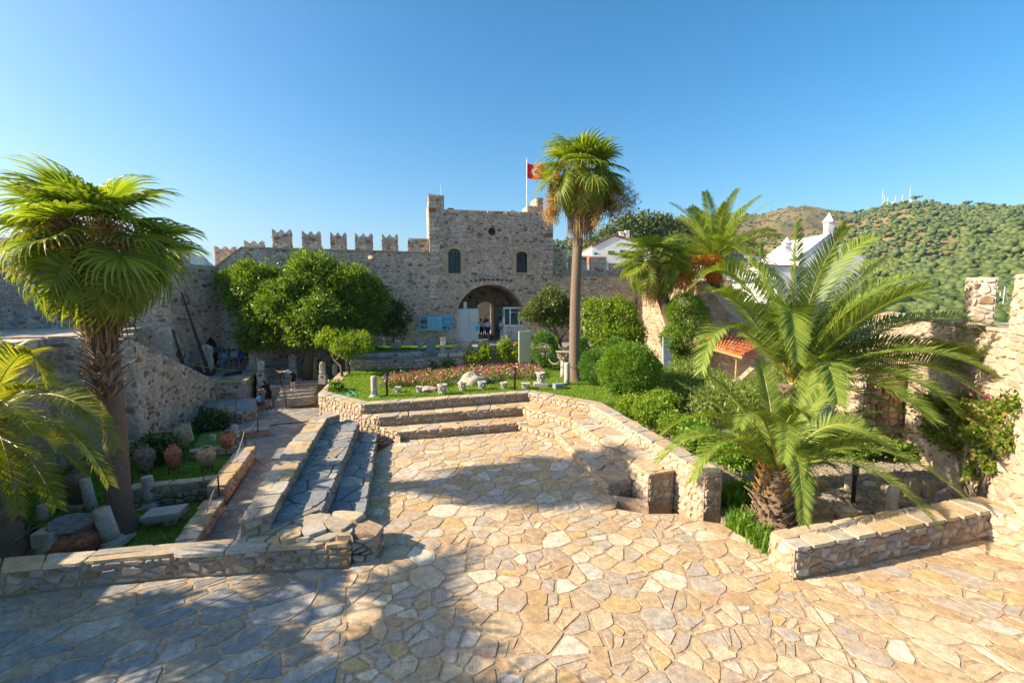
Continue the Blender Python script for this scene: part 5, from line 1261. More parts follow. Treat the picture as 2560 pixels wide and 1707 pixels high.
small_tree('small crooked tree with a sunlit yellow green canopy at the lawn corner', [px_blob(*a) for a in ((828,842,26.4,30,14),(890,850,26.4,38,16),(860,862,26,35,16),(905,868,26,25,12),(870,880,26.2,22,12),(810,850,26.4,18,8),(826,835,26.4,14,8))], 7500, .19, M['l_citrus'], 3,
           [([G3(856, 943, LAWN), D(852, 915, 26.3), D(836, 900, 26.3), D(826, 880, 26.4), D(828, 850, 26.4)], .09, .03), ([D(838, 902, 26.3), D(860, 880, 26.2), D(890, 858, 26.4)], .05, .02)], asp=3.4, cr=.12)
small_tree('round headed dark green tree beside the gate arch with lighter leaf tips', [px_blob(*a) for a in ((1378,738,31.5,22,18),(1400,762,31.5,24,24),(1350,770,31.5,28,22),(1325,788,31.5,22,12),(1408,795,31.5,22,18),(1372,800,31.5,26,13),(1385,760,31,18,16),(1340,758,31.2,12,10),(1418,775,31.3,14,12))], 13000, .18, M['l_olive'], 4,
           [([G3(1405, 882, LAWN + .4), D(1400, 855, 31.6), D(1388, 825, 31.5), D(1378, 790, 31.5)], .13, .05), ([D(1395, 842, 31.6), D(1372, 820, 31.5), D(1345, 790, 31.5)], .06, .03), ([D(1400, 850, 31.6), D(1422, 820, 31.6), D(1405, 790, 31.5)], .06, .03)], asp=2.4, cr=.14)
def bush(label, blobs, n, size, mat, seed, cat='bush', name='bush', asp=2.0, group=None, **kw):
    t = thing(name, label, cat, (0, 0, 0), group); leaves('foliage', t, blobs, n, size, mat, seed, asp=asp, **kw); return t
bush('tall bright green bush with upright shoots between the tall fan palm and the rampart', [px_blob(*a) for a in ((1500,810,29,40,48),(1555,800,29,38,42),(1530,840,28.6,52,38),(1575,835,28.8,36,34),(1480,775,29.2,22,26),(1545,765,29.2,18,24),(1510,780,29.2,22,28),(1570,775,29.2,14,20))], 26000, .15, M['l_citrus'], 5, cr=.13)
bush('large round clipped bush at the corner of the lawn', [px_blob(1572,925,20.9,74,66)], 34000, .085, M['l_box'], 6, cr=.06, zmin=-4.8, shell=.16, out_=.8)
bush('loose bright green hedge spilling over the arena wall below the round clipped bush', [px_blob(*a) for a in ((1580,1015,18.8,36,20),(1630,1030,17.8,44,26),(1690,1060,16.6,34,20),(1730,1085,15.6,26,16),(1650,1003,19.4,42,20))], 20000, .11, M['l_citrus'], 7, cr=.11, name='hedge', cat='hedge')
bush('tall leafy climber clothing a column beside the date palm', [px_blob(*a) for a in ((1715,765,27.6,40,30),(1730,800,27.6,44,40),(1690,845,27.4,40,32),(1728,850,27.6,42,44),(1718,895,27.6,36,36),(1700,785,27.6,34,30),(1735,780,27.6,30,34))] , 40000, .11, M['l_box'], 8, cr=.08, shell=.2, name='ivy_column', cat='climber')
for lb, sx, sy, Y, rx, rz, sd in (('egg shaped clipped shrub between the grey green panel and the tall palm',1360,872,28.2,29,38,11),('clipped shrub half hidden behind the tall palm trunk',1452,875,28.4,17,28,12),('leaning dome shaped clipped shrub beside the rope barrier',1484,915,23.4,33,38,13),('pointed clipped shrub behind the large round bush',1543,872,26.4,26,22,14)):
    b_ = px_blob(sx, sy, Y, rx, rz); k_ = Y / F
    if 'leaning' in lb: bb = [b_, px_blob(sx + 12, sy - 16, Y, 24, 24)]
    else: bb = [b_, px_blob(sx, sy - rz * .3, Y, rx * .75, rz * .8)]
    bush(lb, bb, 13000, .10, M['l_cypress'], sd, cr=.07, asp=3, shell=.12, out_=1.2, name='clipped_shrub', group='clipped evergreen shrubs')
ob_ = [px_blob(*a) for a in ((1660,960,22,45,24),(1720,945,22.6,55,26),(1770,960,21.5,45,22),(1830,985,19,50,26),(1690,985,21,45,22),(1880,1000,17.5,46,28),(1930,960,18.5,44,24),(1800,1010,18.5,60,24))]
bush('broad oleander thicket with pointed pale leaves along the sunny side garden', ob_, 22000, .22, M['l_ole'], 15, cr=.2, asp=4.5, name='oleander_thicket', cat='shrubs')
bush('low green plants at the foot of the arena wall behind the feather palm', [px_blob(*a) for a in ((1760,1105,14,40,14),(1840,1140,13,40,12),(1740,1070,15,30,10))], 7000, .14, M['l_lily'], 16, cr=.12, name='border_plants', cat='plants')
bush('low dark plants along the foot of the buttress beyond the gravel', [px_blob(*a) for a in ((2150,1118,16,40,12),(2240,1125,16,36,10),(2060,1120,16.5,36,12))], 5000, .16, M['l_ficus'], 18, cr=.14, shell=.6)
bush('yellow green shrub beside the stone stair parapet', [px_blob(*a) for a in ((1955,950,20,34,20),(1985,965,19,26,18))], 6000, .12, M['l_citrus'], 17)
for k_, (sx, sy, Y, rx, rz, lb, mt) in enumerate(((450,948,24,20,22,'green creeper tuft hanging over the parapet end beside the rusty anchors','l_vine'),(462,1010,23,9,50,'thin creeper trailing down the rampart corner','l_dark'),(385,1120,16.8,40,28,'leafy dark shrub among the standing jars','l_dark'),(530,1055,21,34,20,'low dark shrub by the sloping parapet','l_dark'),(215,1322,13,22,10,'small plant beside the marble column stump','l_dark'),(40,1360,11.4,22,16,'dark seedling at the foot of the golden fronded palm','l_dark'),(1475,795,30,16,20,'prickly pear lobes','x'))):
    if mt == 'x': continue
    b_ = px_blob(sx, sy, Y, rx, rz)
    bush(lb, [b_] + lumpy(b_[0], b_[1], 6, k_), 3500, .16, M[mt], 30 + k_, cr=.13, name='shrub', cat='shrub', shell=.6)
# plants against the garden wall
gw = 'small green plants trained along the garden wall'
for k_, (sx, sy, rx, rz, lb) in enumerate(((1182,890,20,14,'leafy vine shoots on a wooden frame near the black garden lamp'),(1212,880,14,16,'leafy vine top beside the two lion capitals'),(1260,870,14,26,'tall leafy vine between two marble capitals'),(1300,878,20,20,'round leafy vine beside the grey green panel'),(1120,912,12,14,'thin climber on the garden wall'),(1086,912,9,12,'sparse climber on the garden wall near its middle'),(932,912,16,10,'dark low plant at the foot of the garden wall near the crooked tree'),(840,975,14,14,'small dark shrub at the stair side corner of the lawn'))):
    b_ = px_blob(sx, sy, 29.3 if sx > 900 else 22, rx, rz); bush(lb, [b_] + lumpy(b_[0], b_[1], 5, k_), 1700, .17, M['l_citrus' if 1150 < sx < 1320 else 'l_ficus'], 50 + k_, cr=.12, name='climbing_plant', cat='plant', shell=.6, group=gw)
# vine on the near rampart
t = thing('climbing_vine', 'climbing vine with green and orange leaves on the bright rampart', 'vine')
vb = []
def on_ramp(sx, sy):      # point on the near rampart face
    n_ = Vector((nd2.y, -nd2.x, 0)); d = ray(sx, sy); tt = Vector((*N0, 0)).dot(n_) / d.dot(n_); return d * tt + n_ * .12
for sx, sy, rx, rz in ((2330,1010,40,24),(2380,1020,40,22),(2440,1010,50,26),(2500,1040,50,26),(2420,1060,46,30),(2360,1080,44,24),(2470,1090,46,32),(2530,1100,40,40),(2400,1110,40,20),(2490,1150,36,30),(2545,1010,34,30),(2340,1050,26,18),(2450,1180,18,30)):
    p = on_ramp(sx, sy); k_ = depth_k(p) * .9; vb.append((p, (rx * k_ * .45, rx * k_ * .9, rz * k_ * .85)))
leaves('vine_leaves', t, vb, 9000, .12, M['l_vine'], 70, cr=.10, shell=.9, asp=1.6)
r_ = random.Random(4)
for k_ in range(9):
    a = on_ramp(2450 + r_.uniform(-20, 20), 1262); m_ = on_ramp(2455 + r_.uniform(-45, 50), 1180); b_ = on_ramp(2380 + k_ * 20, 1070 + r_.uniform(-30, 40))
    V, f = tube([a, a.lerp(m_, .5) + Vector((.0, .05, 0)), m_, m_.lerp(b_, .5), b_], [.045, .035, .03, .02, .01], 5); ob('stem', mesh('stem', V, f, M['bark']), t)
b_ = on_ramp(2510, 1000); bl_ = [(on_ramp(2505, 1002), (.2, .1, .12)), (on_ramp(2490, 1010), (.15, .1, .08))]; leaves('blossom', t, bl_, 80, .07, plain('magenta_blossom', (.45,.02,.18), .6), 71, asp=1.3)
# strap-leaved lilies
def straps(name, label, pts, n, L, wd, mat, seed, cat='plant', group=None, lean=.5):
    t = thing(name, label, cat, (0, 0, 0), group); r = np.random.RandomState(seed); P = np.array([pts[i] for i in r.randint(0, len(pts), n)]) + np.c_[r.normal(0, .10, (n, 2)), np.zeros(n)]
    a = r.uniform(0, 2 * np.pi, n); l = L * r.uniform(.6, 1.2, n); h = np.stack([np.cos(a), np.sin(a), np.zeros(n)], 1); s = np.stack([-np.sin(a), np.cos(a), np.zeros(n)], 1) * (wd * .5); up = np.array((0, 0, 1.))
    ln_ = lean * r.uniform(.3, 1.4, n); m1 = P + h * (l * ln_ * .35)[:, None] + up * (l * .6)[:, None]; m2 = P + h * (l * ln_)[:, None] + up * (l * (1 - .35 * ln_))[:, None]
    V = np.stack([P - s, P + s, m1 + s, m1 - s, m2], 1).reshape(-1, 3); b = np.arange(n) * 5; q = [(i, i+1, i+2, i+3) for i in b]; tr = [(i+3, i+2, i+4) for i in b]
    return ob('leaves', mesh(name, V, q + tr, mat), t)
lp = [G3(*p, RG + .02) for p in ((1842,1330),(1860,1345),(1880,1355),(1895,1375),(1910,1385),(1925,1398),(1870,1320),(1855,1310),(1900,1350),(1935,1400),(1915,1365))]
straps('lily_clump', 'bright strap leaved lilies along the paving edge beside the stout palm trunk', lp, 900, .5, .04, M['l_lily'], 5, 'lilies')
straps('lily_clump', 'shaded strap leaved lilies between the wall end and the stout palm trunk', [G3(*p, RG + .02) for p in ((1830,1240),(1860,1235),(1880,1260),(1810,1260),(1840,1270))], 500, .5, .04, M['l_lily'], 6, 'lilies')
straps('aloe', 'pale upright aloe beside the rock at the gate', [G3(1385, 905, -4.7)], 40, 2.0, .16, M['l_ole'], 7, 'succulent', lean=.25)
straps('cactus_clump', 'grey spiky cactus at the foot of the sunlit rampart', [G3(1600, 905, -5), G3(1610, 905, -5)], 50, 1.6, .12, M['l_grey'], 8, 'succulent', lean=.3)
# prickly pear
t = thing('prickly_pear', 'prickly pear cactus beside the tall fan palm trunk', 'cactus'); r_ = random.Random(8)
pm = plain('cactus_pad', (.20,.27,.09), .6)
for k_ in range(16):
    c = D(1468 + r_.uniform(-14, 16), 800 + r_.uniform(-16, 26), 29 + r_.uniform(-.3, .3)); a = r_.uniform(0, 3.1); q = Matrix.Rotation(a, 3, 'Z') @ Matrix.Rotation(R(90 + r_.uniform(-20, 20)), 3, 'X') @ Matrix.Diagonal((1, 1.35, 1)).to_3x3()
    V, f = lathe([(.02, -.03), (.14, -.025), (.17, 0), (.14, .025), (.02, .03)], 10, c=c, M3=q); ob('pad', mesh('pad', V, f, pm, smooth=True), t)
V, f = tube([G3(1505, 915, -4.9), D(1490, 850, 28.6), D(1470, 815, 29)], [.12, .1, .08], 6); ob('stem', mesh('stem', V, f, M['bark']), t)
# flower bed and grey cushions
def flowers():
    r = np.random.RandomState(12); xs = [p[0] for p in flowerbed]; ys = [p[1] for p in flowerbed]; P = []
    while len(P) < 2900:
        c = np.stack([r.uniform(min(xs), max(xs), 3000), r.uniform(min(ys), max(ys), 3000)], 1); P += [q for q in c if inside(q, flowerbed)]
    P = np.array(P[:2900]); n = len(P); z = LAWN + r.uniform(.16, .46, n); V, Fc, mi = [], [], []
    for i in range(n):
        s = r.uniform(.028, .055); c = r.choice([0, 0, 0, 1, 1, 2, 3, 4], 1)[0]
        for k in range(2):
            a = r.uniform(0, 3.1); dx, dy = math.cos(a) * s, math.sin(a) * s; t_ = r.uniform(-.6, .6) * s; o = len(V)
            V += [(P[i, 0] - dx, P[i, 1] - dy, z[i] - t_), (P[i, 0] + dy * .8, P[i, 1] - dx * .8, z[i] + .012), (P[i, 0] + dx, P[i, 1] + dy, z[i] + t_), (P[i, 0] - dy * .8, P[i, 1] + dx * .8, z[i] - .01)]; Fc.append((o, o+1, o+2, o+3)); mi.append(c)
    pm_ = [plain('petal_%s' % n_, c_, .6, noise_amt=.1) for n_, c_ in (('pink', (.62,.05,.16)), ('magenta', (.50,.02,.20)), ('red', (.50,.03,.04)), ('white', (.75,.70,.66)), ('salmon', (.70,.22,.18)))]
    ob('flower_bed', mesh('flower_bed', V, Fc, pm_, mi), None, kind='stuff')
    L_ = np.array(P)[r.randint(0, n, 16000)] + r.normal(0, .04, (16000, 2)); zz = LAWN + r.uniform(0, .36, 16000); a = r.normal(size=(16000, 3)); a /= np.linalg.norm(a, axis=1)[:, None]; b = np.cross(a, r.normal(size=(16000, 3))); b /= np.linalg.norm(b, axis=1)[:, None]
    C_ = np.c_[L_, zz]; V2 = np.stack([C_, C_ + a * .05 + b * .025, C_ + a * .1, C_ + a * .05 - b * .025], 1).reshape(-1, 3)
    ob('flower_bed_leaves', fmesh('flower_bed_leaves', V2, np.arange(64000).reshape(-1, 4), M['l_box']), None, kind='stuff')
    struct('flower_bed_soil', prism(flowerbed, LAWN - .05, LAWN + .02, M['earth']))
flowers()
for k_, (sx, sy, rx, rz) in enumerate(((1148,948,26,12),(1125,962,24,10),(1190,958,18,9),(1215,955,22,11),(1100,958,18,9),(1235,948,16,9),(1165,966,16,7))):
    b_ = px_blob(sx, sy, 24.6 - (sy - 948) * .06, rx, rz); bush(('wide','low','neat','rounded','small','sparse','flat')[k_] + ' grey green santolina cushion ' + ('beside the flower bed rock','in front of the flower bed','just past the rock','between the rock and the lamp','near the ring shaped stone','at the back of the rock','in front of the rock')[k_], [b_], 2600, .06, M['l_grey'], 90 + k_, cr=.05, asp=4, shell=.5, zmin=LAWN, name='santolina', cat='plant', group='grey cushions round the rock')

for sd_, b_ in enumerate(((1453,440,24.0,20,40),(1462,480,23.9,18,36),(1392,492,24.4,26,36),(1378,530,24.6,16,28),(1345,425,24.6,8,22),(1548,475,24.8,34,32),(1570,505,25,30,34),(1535,520,25.2,20,26),(1492,545,24.2,14,34))): straw(palm_b, [b_], 900 if b_[3] > 14 else 300, M['flower_straw'] if b_[0] < 1500 else M['dead'], 300 + sd_)
for sd_, b_ in enumerate(((128,600,11.6,34,50),(165,560,11.4,30,40),(150,650,11.5,34,40),(100,660,11.8,26,34),(60,610,12,40,20),(300,600,11.6,26,34),(262,570,11.5,20,30))): straw(palm_a, [b_], 1000, M['flower_straw' if sd_ % 2 == 0 else 'dead'], 320 + sd_, .17)
# ================================================================ OBJECTS
M['terracotta'] = plain('terracotta', (.42,.15,.07), .75, noise_amt=.3, scale=9, bump=.2)
M['jar_green'] = plain('greenish_clay', (.30,.25,.14), .75, noise_amt=.3, scale=8, bump=.2)
M['jar_cream'] = plain('cream_clay', (.48,.33,.18), .75, noise_amt=.25, scale=8, bump=.2)
M['jar_dark'] = plain('dark_clay', (.20,.15,.11), .8, noise_amt=.3, scale=8, bump=.2)
M['black'] = plain('black_paint', (.012,.013,.015), .35, noise_amt=.1)
M['white'] = plain('white_paint', (.75,.76,.76), .45, noise_amt=.04)
M['lampglass'] = plain('lamp_louvre', (.55,.57,.58), .3, noise_amt=.05)
M['rope'] = plain('rope', (.45,.37,.25), .9)
M['slate'] = plain('slate_lid', (.22,.22,.23), .7, noise_amt=.3)
M['rust'] = plain('rusty_iron', (.07,.04,.03), .85, noise_amt=.4, scale=12, bump=.4)
SMO = dict(smooth=True)
def pxh(p, h, sy=None): return h * depth_k(p)      # pixels to metres at a point
def jar(label, sx, sy, z, w, h, mat, lean=(0, 0), stand=True, neck=.5, group=None, sq=1.0):
    """sx, sy: foot of the stand; w, h in photograph pixels"""
    p = G3(sx, sy, z); k = depth_k(p); W, H = w * k / 2 * .93, h * k * 1.18; t = thing('storage_jar', label, 'jar', p, group)
    s0 = .14 if stand else 0; q = (Matrix.Rotation(R(lean[0]), 3, 'Y') @ Matrix.Rotation(R(lean[1]), 3, 'X'))
    prof = [(.22 * W, 0), (.5 * W, .08 * H), (.74 * W, .25 * H), (.92 * W, .45 * H), (1.0 * W, .62 * H), (.93 * W, .76 * H), (.66 * W, .88 * H), (neck * W, .93 * H), (neck * W * .96, .96 * H), (neck * W * 1.15, H), (neck * W * .85, H), (neck * W * .8, .9 * H)]
    V, f = lathe(prof, 20, M3=q, c=(0, 0, s0)); ob('body', mesh('body', V, f, M[mat], smooth=True), t)
    V, f = [], []
    for k_ in (.5, .62): lathe([(W * 1.0, k_ * H - .012), (W * 1.025, k_ * H), (W * 1.0, k_ * H + .012)], 20, V, f, (0, 0, s0), q, cap=False)
    ob('band', mesh('band', V, f, M[mat], smooth=True), t)
    if neck > .3:
        V, f = lathe([(neck * W * .82, 0), (neck * W * .82, .004)], 16, c=q @ Vector((0, 0, H * .97)) + Vector((0, 0, s0)), M3=q); ob('mouth', mesh('mouth', V, f, M['hollow_shade']), t)  # dark disc, painted shade inside the jar
    if stand:
        V, f = [], []; rr = .45 * W
        for a in range(3): tube([(rr * 1.5 * math.cos(a * 2.09), rr * 1.5 * math.sin(a * 2.09), 0), (rr * 1.3 * math.cos(a * 2.09), rr * 1.3 * math.sin(a * 2.09), s0 + .1 * H)], .015, 5, True, V, f)
        lathe([(rr * 1.35, s0 + .09 * H), (rr * 1.42, s0 + .11 * H), (rr * 1.30, s0 + .11 * H)], 16, V, f, cap=False); ob('stand', mesh('stand', V, f, M['iron']), t)
    return t
gj = 'ancient storage jars in the shaded beds'
jar('tall greenish jar behind the leafy shrub, next to the tilted slab', 456, 1133, BEDU, 46, 58, 'jar_green', neck=.3, group=gj)
jar('round jar with cream top and reddish foot on an iron stand', 519, 1178, BEDU, 44, 45, 'jar_cream', neck=.55, group=gj)
jar('glossy red terracotta jar nearest the path', 571, 1136, BEDU, 38, 42, 'terracotta', neck=.6, group=gj)
jar('terracotta jar with a tall neck half behind the shrub', 436, 1183, BEDU, 40, 54, 'terracotta', neck=.4, group=gj)
jar('wide dusky jar between the palm trunk and the leafy shrub', 365, 1192, BEDU, 50, 60, 'jar_dark', neck=.45, group=gj)
jar('big grey jar leaning on its twin by the retaining wall', 150, 1268, BEDL, 52, 84, 'jar_dark', lean=(-14, 6), stand=False, neck=.3, group=gj)
jar('big grey jar leaning outward beside the marble column', 192, 1264, BEDL, 56, 84, 'jar_dark', lean=(12, 6), stand=False, neck=.3, group=gj)
jar('small terracotta jar by the foot of the square pillar', 80, 1402, BEDL, 46, 30, 'terracotta', stand=False, neck=.7, group=gj)
t = jar('huge half buried terracotta jar closed with a round slate lid', 196, 1402, BEDL - .35, 138, 82, 'terracotta', stand=False, neck=.62, group=gj)
pj = Vector(t.location)
V, f = lathe([(.42, 0), (.43, .02), (.42, .045)], 24, M3=Matrix.Rotation(R(12), 3, 'Y')); kk = depth_k(pj)
o_ = ob('lid', mesh('lid', V, f, M['slate']), t, (-.02, -.02, 82 * kk * 1.18 + .01), scale=96 * kk / .86)
def column(label, sx, sy, z, w, h, lean=(0, 0), base=True, capital=False, cat='column', name='marble_column', flutes=False, group=None, mat='marble'):
    p = G3(sx, sy, z); k = depth_k(p); W, H = w * k / 2, h * k; t = thing(name, label, cat, p, group)
    q = Matrix.Rotation(R(lean[0]), 3, 'Y') @ Matrix.Rotation(R(lean[1]), 3, 'X'); r_ = random.Random(sx)
    bh = W * .9 if base else 0
    V, f = lathe([(W, bh), (W * .97, bh + (H - bh) * .3), (W * .95, bh + (H - bh) * .7), (W * .93, H - .02), (W * .88, H)], 20 if not flutes else 28, M3=q, flute=.06 if flutes else 0, rough=.008, rng=r_)
    ob('shaft', mesh('shaft', V, f, M[mat], smooth=not flutes), t)
    if base:
        V, f = lathe([(W * 1.5, bh * .30), (W * 1.55, bh * .45), (W * 1.4, bh * .6), (W * 1.2, bh * .68), (W * 1.28, bh * .85), (W * 1.12, bh * 1.02)], 20, M3=q); ob('moulding', mesh('moulding', V, f, M[mat], smooth=True), t)
        ob('plinth', boxm(q @ Vector((0, 0, bh * .15)), q @ Vector((W * 1.75, W * .3, 0)), q @ Vector((-W * .3, W * 1.75, 0)), q @ Vector((0, 0, bh * .16)), M[mat], 'plinth'), t)
    return t
gc = 'marble column stumps'
column('straight marble column stump on a moulded base in the shaded grass', 377, 1266, BEDL, 27, 78, (-3, 0), group=gc)
column('leaning veined marble column stump on a tilted base below the palm', 284, 1362, BEDL, 38, 100, (-10, 4), group=gc)
column('slim tapering marble column behind the leaning stump', 232, 1276, BEDL, 25, 84, (-9, 0), base=False, group=gc)
column('short broken column drum by the jars near the wall', 108, 1300, BEDL, 22, 40, (0, 0), base=False, group=gc)
column('pale column stub with a round foot on the lawn', 936, 992, LAWN, 15, 52, (-1, 0), group=gc)
column('pale smooth column beside the tall palm trunk', 1417, 962, LAWN, 15, 56, (0, 0), base=False, group=gc)
column('white column carrying an old grey capital behind the tall palm', 1408, 944, LAWN, 14, 50, (0, 0), base=False, group=gc)
def block(label, sx, sy, z, w, h, d=None, name='stone_block', cat='stone', mat='marble', tilt=(0, 0, 0), group=None, chip=.06, taper=1.0):
    p = G3(sx, sy, z); k = depth_k(p); W, H = w * k / 2, h * k; Dp = (d if d else w * .8) * k / 2; r_ = random.Random(sx * 3 + sy)
    V = []; 
    nx = 3
    for iz in range(3):
        s_ = 1 + (taper - 1) * iz / 2
        for (a, b) in ((-1,-1),(0,-1),(1,-1),(1,0),(1,1),(0,1),(-1,1),(-1,0)):
            V.append(Vector((a * W * s_ * (1 - r_.random() * chip), b * Dp * s_ * (1 - r_.random() * chip), iz / 2 * H * (1 - (r_.random() * chip if iz == 2 else 0)))))
    f = [tuple(range(8))[::-1], tuple(range(16, 24))]
    for i in range(2):
        for k_ in range(8): f.append((i*8+k_, i*8+(k_+1)%8, (i+1)*8+(k_+1)%8, (i+1)*8+k_))
    return ob(name, mesh(name, V, f, M[mat]), None, p, tuple(R(x) for x in tilt), label=label, cat=cat, group=group)
block('square weathered marble pillar beside the lidded jar', 126, 1396, BEDL, 50, 76, name='marble_pillar', cat='pillar')
block('small square stone post behind the leaning column stump', 218, 1318, BEDL, 18, 34, name='marble_post', cat='post')
block('flat broken marble slab lying near the leaning column', 228, 1312, BEDL, 50, 9, 30, name='marble_slab', cat='slab', tilt=(0, 8, 20))
block('long low stone beam in front of the leaning jars', 186, 1276, BEDL, 56, 12, 18, name='stone_beam', cat='stone', mat='coping')
block('white marble slab tilted against the rampart by the greenish jar', 470, 1104, BEDU + .15, 26, 46, 8, name='marble_slab', cat='slab', tilt=(-14, -12, 20))
block('short marble drum by the low bed wall', 532, 1100, -6.2, 12, 14, name='marble_stump', cat='stump')
# ionic capital on blocks
t = thing('ionic_capital', 'scrolled marble capital resting on small blocks in the shaded grass', 'capital', G3(414, 1308, BEDL)); k = depth_k(t.location)
for s in (-1, 1): ob('support_block', boxm((s * 24 * k * .6, 0, 7 * k), (12 * k, 4 * k, 0), (-3 * k, 9 * k, 0), (0, 0, 7 * k), M['coping'], 'support_block'), t)
ob('abacus', boxm((0, 0, 30 * k), (42 * k, 8 * k, 3 * k), (-5 * k, 26 * k, 0), (0, 0, 4 * k), M['marble'], 'abacus'), t)
ob('neck', boxm((0, 0, 20 * k), (32 * k, 6 * k, 3 * k), (-4 * k, 20 * k, 0), (0, 0, 6 * k), M['marble'], 'neck'), t)
for s in (-1, 1):
    V, f = lathe([(9 * k, -22 * k), (7 * k, 0), (9 * k, 22 * k)], 14, c=(s * 31 * k, s * 6 * k, 20 * k), M3=Matrix.Rotation(R(90), 3, 'X')); ob('scroll', mesh('scroll', V, f, M['marble'], smooth=True), t)
# capitals
def capital(label, loc, w, h, style=0, group='marble capitals', plinth=0, dark=False, seed=1, name='marble_capital', cat='capital'):
    """carved bell with leaves and an abacus; w, h in metres"""
    t = thing(name, label, cat, loc, group); mt = M['coping'] if dark else M['marble']; r_ = random.Random(seed); W = w / 2
    if plinth: ob('plinth', boxm((0, 0, plinth / 2), (W * 1.45, 0, 0), (0, W * 1.2, 0), (0, 0, plinth / 2), M['marble'], 'plinth'), t)
    V, f = lathe([(W * .58, plinth), (W * .56, plinth + h * .25), (W * .66, plinth + h * .55), (W * .85, plinth + h * .82)], 14, rough=.012, rng=r_); ob('bell', mesh('bell', V, f, mt), t)
    if style == 0:
        s = W * .95; ob('abacus', mesh('abacus', [(a * s * c, b * s * c, z) for z, c in ((plinth + h * .82, .92), (plinth + h, 1.05)) for a, b in ((-1,-1),(0,-.8),(1,-1),(.8,0),(1,1),(0,.8),(-1,1),(-.8,0))],
            [tuple(range(8))[::-1], tuple(range(8, 16))] + [(i, (i + 1) % 8, 8 + (i + 1) % 8, 8 + i) for i in range(8)], mt), t)
    else:
        V, f = lathe([(W * .85, plinth + h * .8), (W, plinth + h * .88), (W * .97, plinth + h), (W * .6, plinth + h), (W * .5, plinth + h * .9)], 14, rough=.01, rng=r_); ob('rim', mesh('rim', V, f, mt), t)
    for row, (z, L, n) in enumerate(((.05, .42, 8), (.38, .42, 8))):
        for i in range(n):
            a = 2 * math.pi * (i + .5 * row) / n; c, s = math.cos(a), math.sin(a); r0 = W * (.60 + .08 * row); q = Vector((c, s, 0)); tt = Vector((-s, c, 0)) * W * .2; z0 = plinth + z * h
            V = [q * r0 - tt + Vector((0, 0, z0)), q * r0 + tt + Vector((0, 0, z0)), q * (r0 * 1.12) + tt + Vector((0, 0, z0 + L * h * .7)), q * (r0 * 1.12) - tt + Vector((0, 0, z0 + L * h * .7)), q * (r0 * 1.42) + Vector((0, 0, z0 + L * h * .85)), q * (r0 * 1.38) + Vector((0, 0, z0 + L * h * .6))]
            ob('acanthus_leaf', mesh('acanthus_leaf', V, [(0, 1, 2, 3), (3, 2, 4), (0, 3, 4, 5), (1, 5, 4, 2), (0, 5, 1)], mt), t)
    return t
wallz = -4.03
def onwall(sx): # a point on the garden wall coping
    r_ = (sx - CX) / F; a = lb0 + lnn * .40; s = (r_ * a.y - a.x) / (ld.x - r_ * ld.y); p = a + ld * s; return (p.x, p.y, wallz)
for lb, sx, w, h, pl_, dk, st in (('small worn square capital on a low base, first of the row on the garden wall',1106,.42,.52,.16,0,0),('brown mottled capital on a low base on the garden wall',1137,.50,.52,.18,1,1),('large white lion headed capital on the garden wall',1167,.80,.78,.25,0,0),('large cream capital with wide rim on the garden wall',1206,.78,.86,.20,0,1),
        ('small cup shaped capital beside the tall leafy vine',1234,.46,.42,.2,0,1),('grey carved fragment between the two leafy vines',1264,.5,.6,.15,0,0)):
    capital(lb, onwall(sx), w, h, st, plinth=pl_, dark=dk, seed=sx, group='capitals along the garden wall')
for lb, sx, sy, w, h, st in (('tiny square capital at the lawn edge, closest to the pale column stub',995,982,.34,.30,0),('small square capital at the lawn edge, before the flat rock',1048,982,.34,.32,0),('ring shaped hollow carved stone at the lawn edge',1106,986,.50,.50,1),('upright flared capital with a chipped rim at the lawn edge',1156,978,.42,.46,1),('wide flared capital in front of the white boulder',1205,974,.46,.42,1),('small round capital at the lawn edge near the black lamp',1260,972,.40,.34,1),('white boat shaped capital between the lamp and the urn',1314,972,.46,.30,0)):
    capital(lb, G3(sx, sy, LAWN), w, h, st, seed=sx, group='small capitals on the lawn edge')
capital('urn shaped capital standing on a spreading foot on the lawn', G3(1352, 966, LAWN), .5, .55, 1, plinth=.2, seed=3, group='small capitals on the lawn edge')
capital('old dark topped capital resting on the white column beside the tall palm', (*G(1408, 944, LAWN)[:2], LAWN + 50 * 24 / F), .85, .45, 0, dark=True, seed=8)
# boulders
def rock(label, loc, rad, seed, mat='pale_sunlit_rubble', name='boulder', cat='rock'):
    r_ = random.Random(seed); V, f = [], []; n, m = 22, 14
    for i in range(m + 1):
        th = math.pi * i / m
        for k_ in range(n):
            a = 2 * math.pi * k_ / n; d = Vector((math.sin(th) * math.cos(a), math.sin(th) * math.sin(a), math.cos(th))); q = 1 + .34 * (noise.noise(d * 1.7 + Vector((seed, 0, 0)))) + .14 * noise.noise(d * 4) + .06 * noise.noise(d * 11)
            V.append(Vector((d.x * rad[0], d.y * rad[1], d.z * rad[2])) * q)
    for i in range(m):
        for k_ in range(n): f.append((i*n+k_, (i+1)*n+k_, (i+1)*n+(k_+1)%n, i*n+(k_+1)%n))
    return ob(name, mesh(name, V, f, M[mat], smooth=True), None, loc, label=label, cat=cat)
rock('white pointed boulder among grey cushions beside the flower bed', G3(1180, 962, LAWN - .05), (.75, .55, .62), 4); rock('flat low rock at the lawn edge behind the ring shaped stone', G3(1078, 978, LAWN - .03), (.55, .35, .28), 9)
rock('tan boulder at the foot of the round headed tree', G3(1425, 895, -4.5), (.8, .6, .8), 13); rock('small tan rock by the rope barrier', G3(1390, 905, -4.7), (.6, .4, .4), 14)
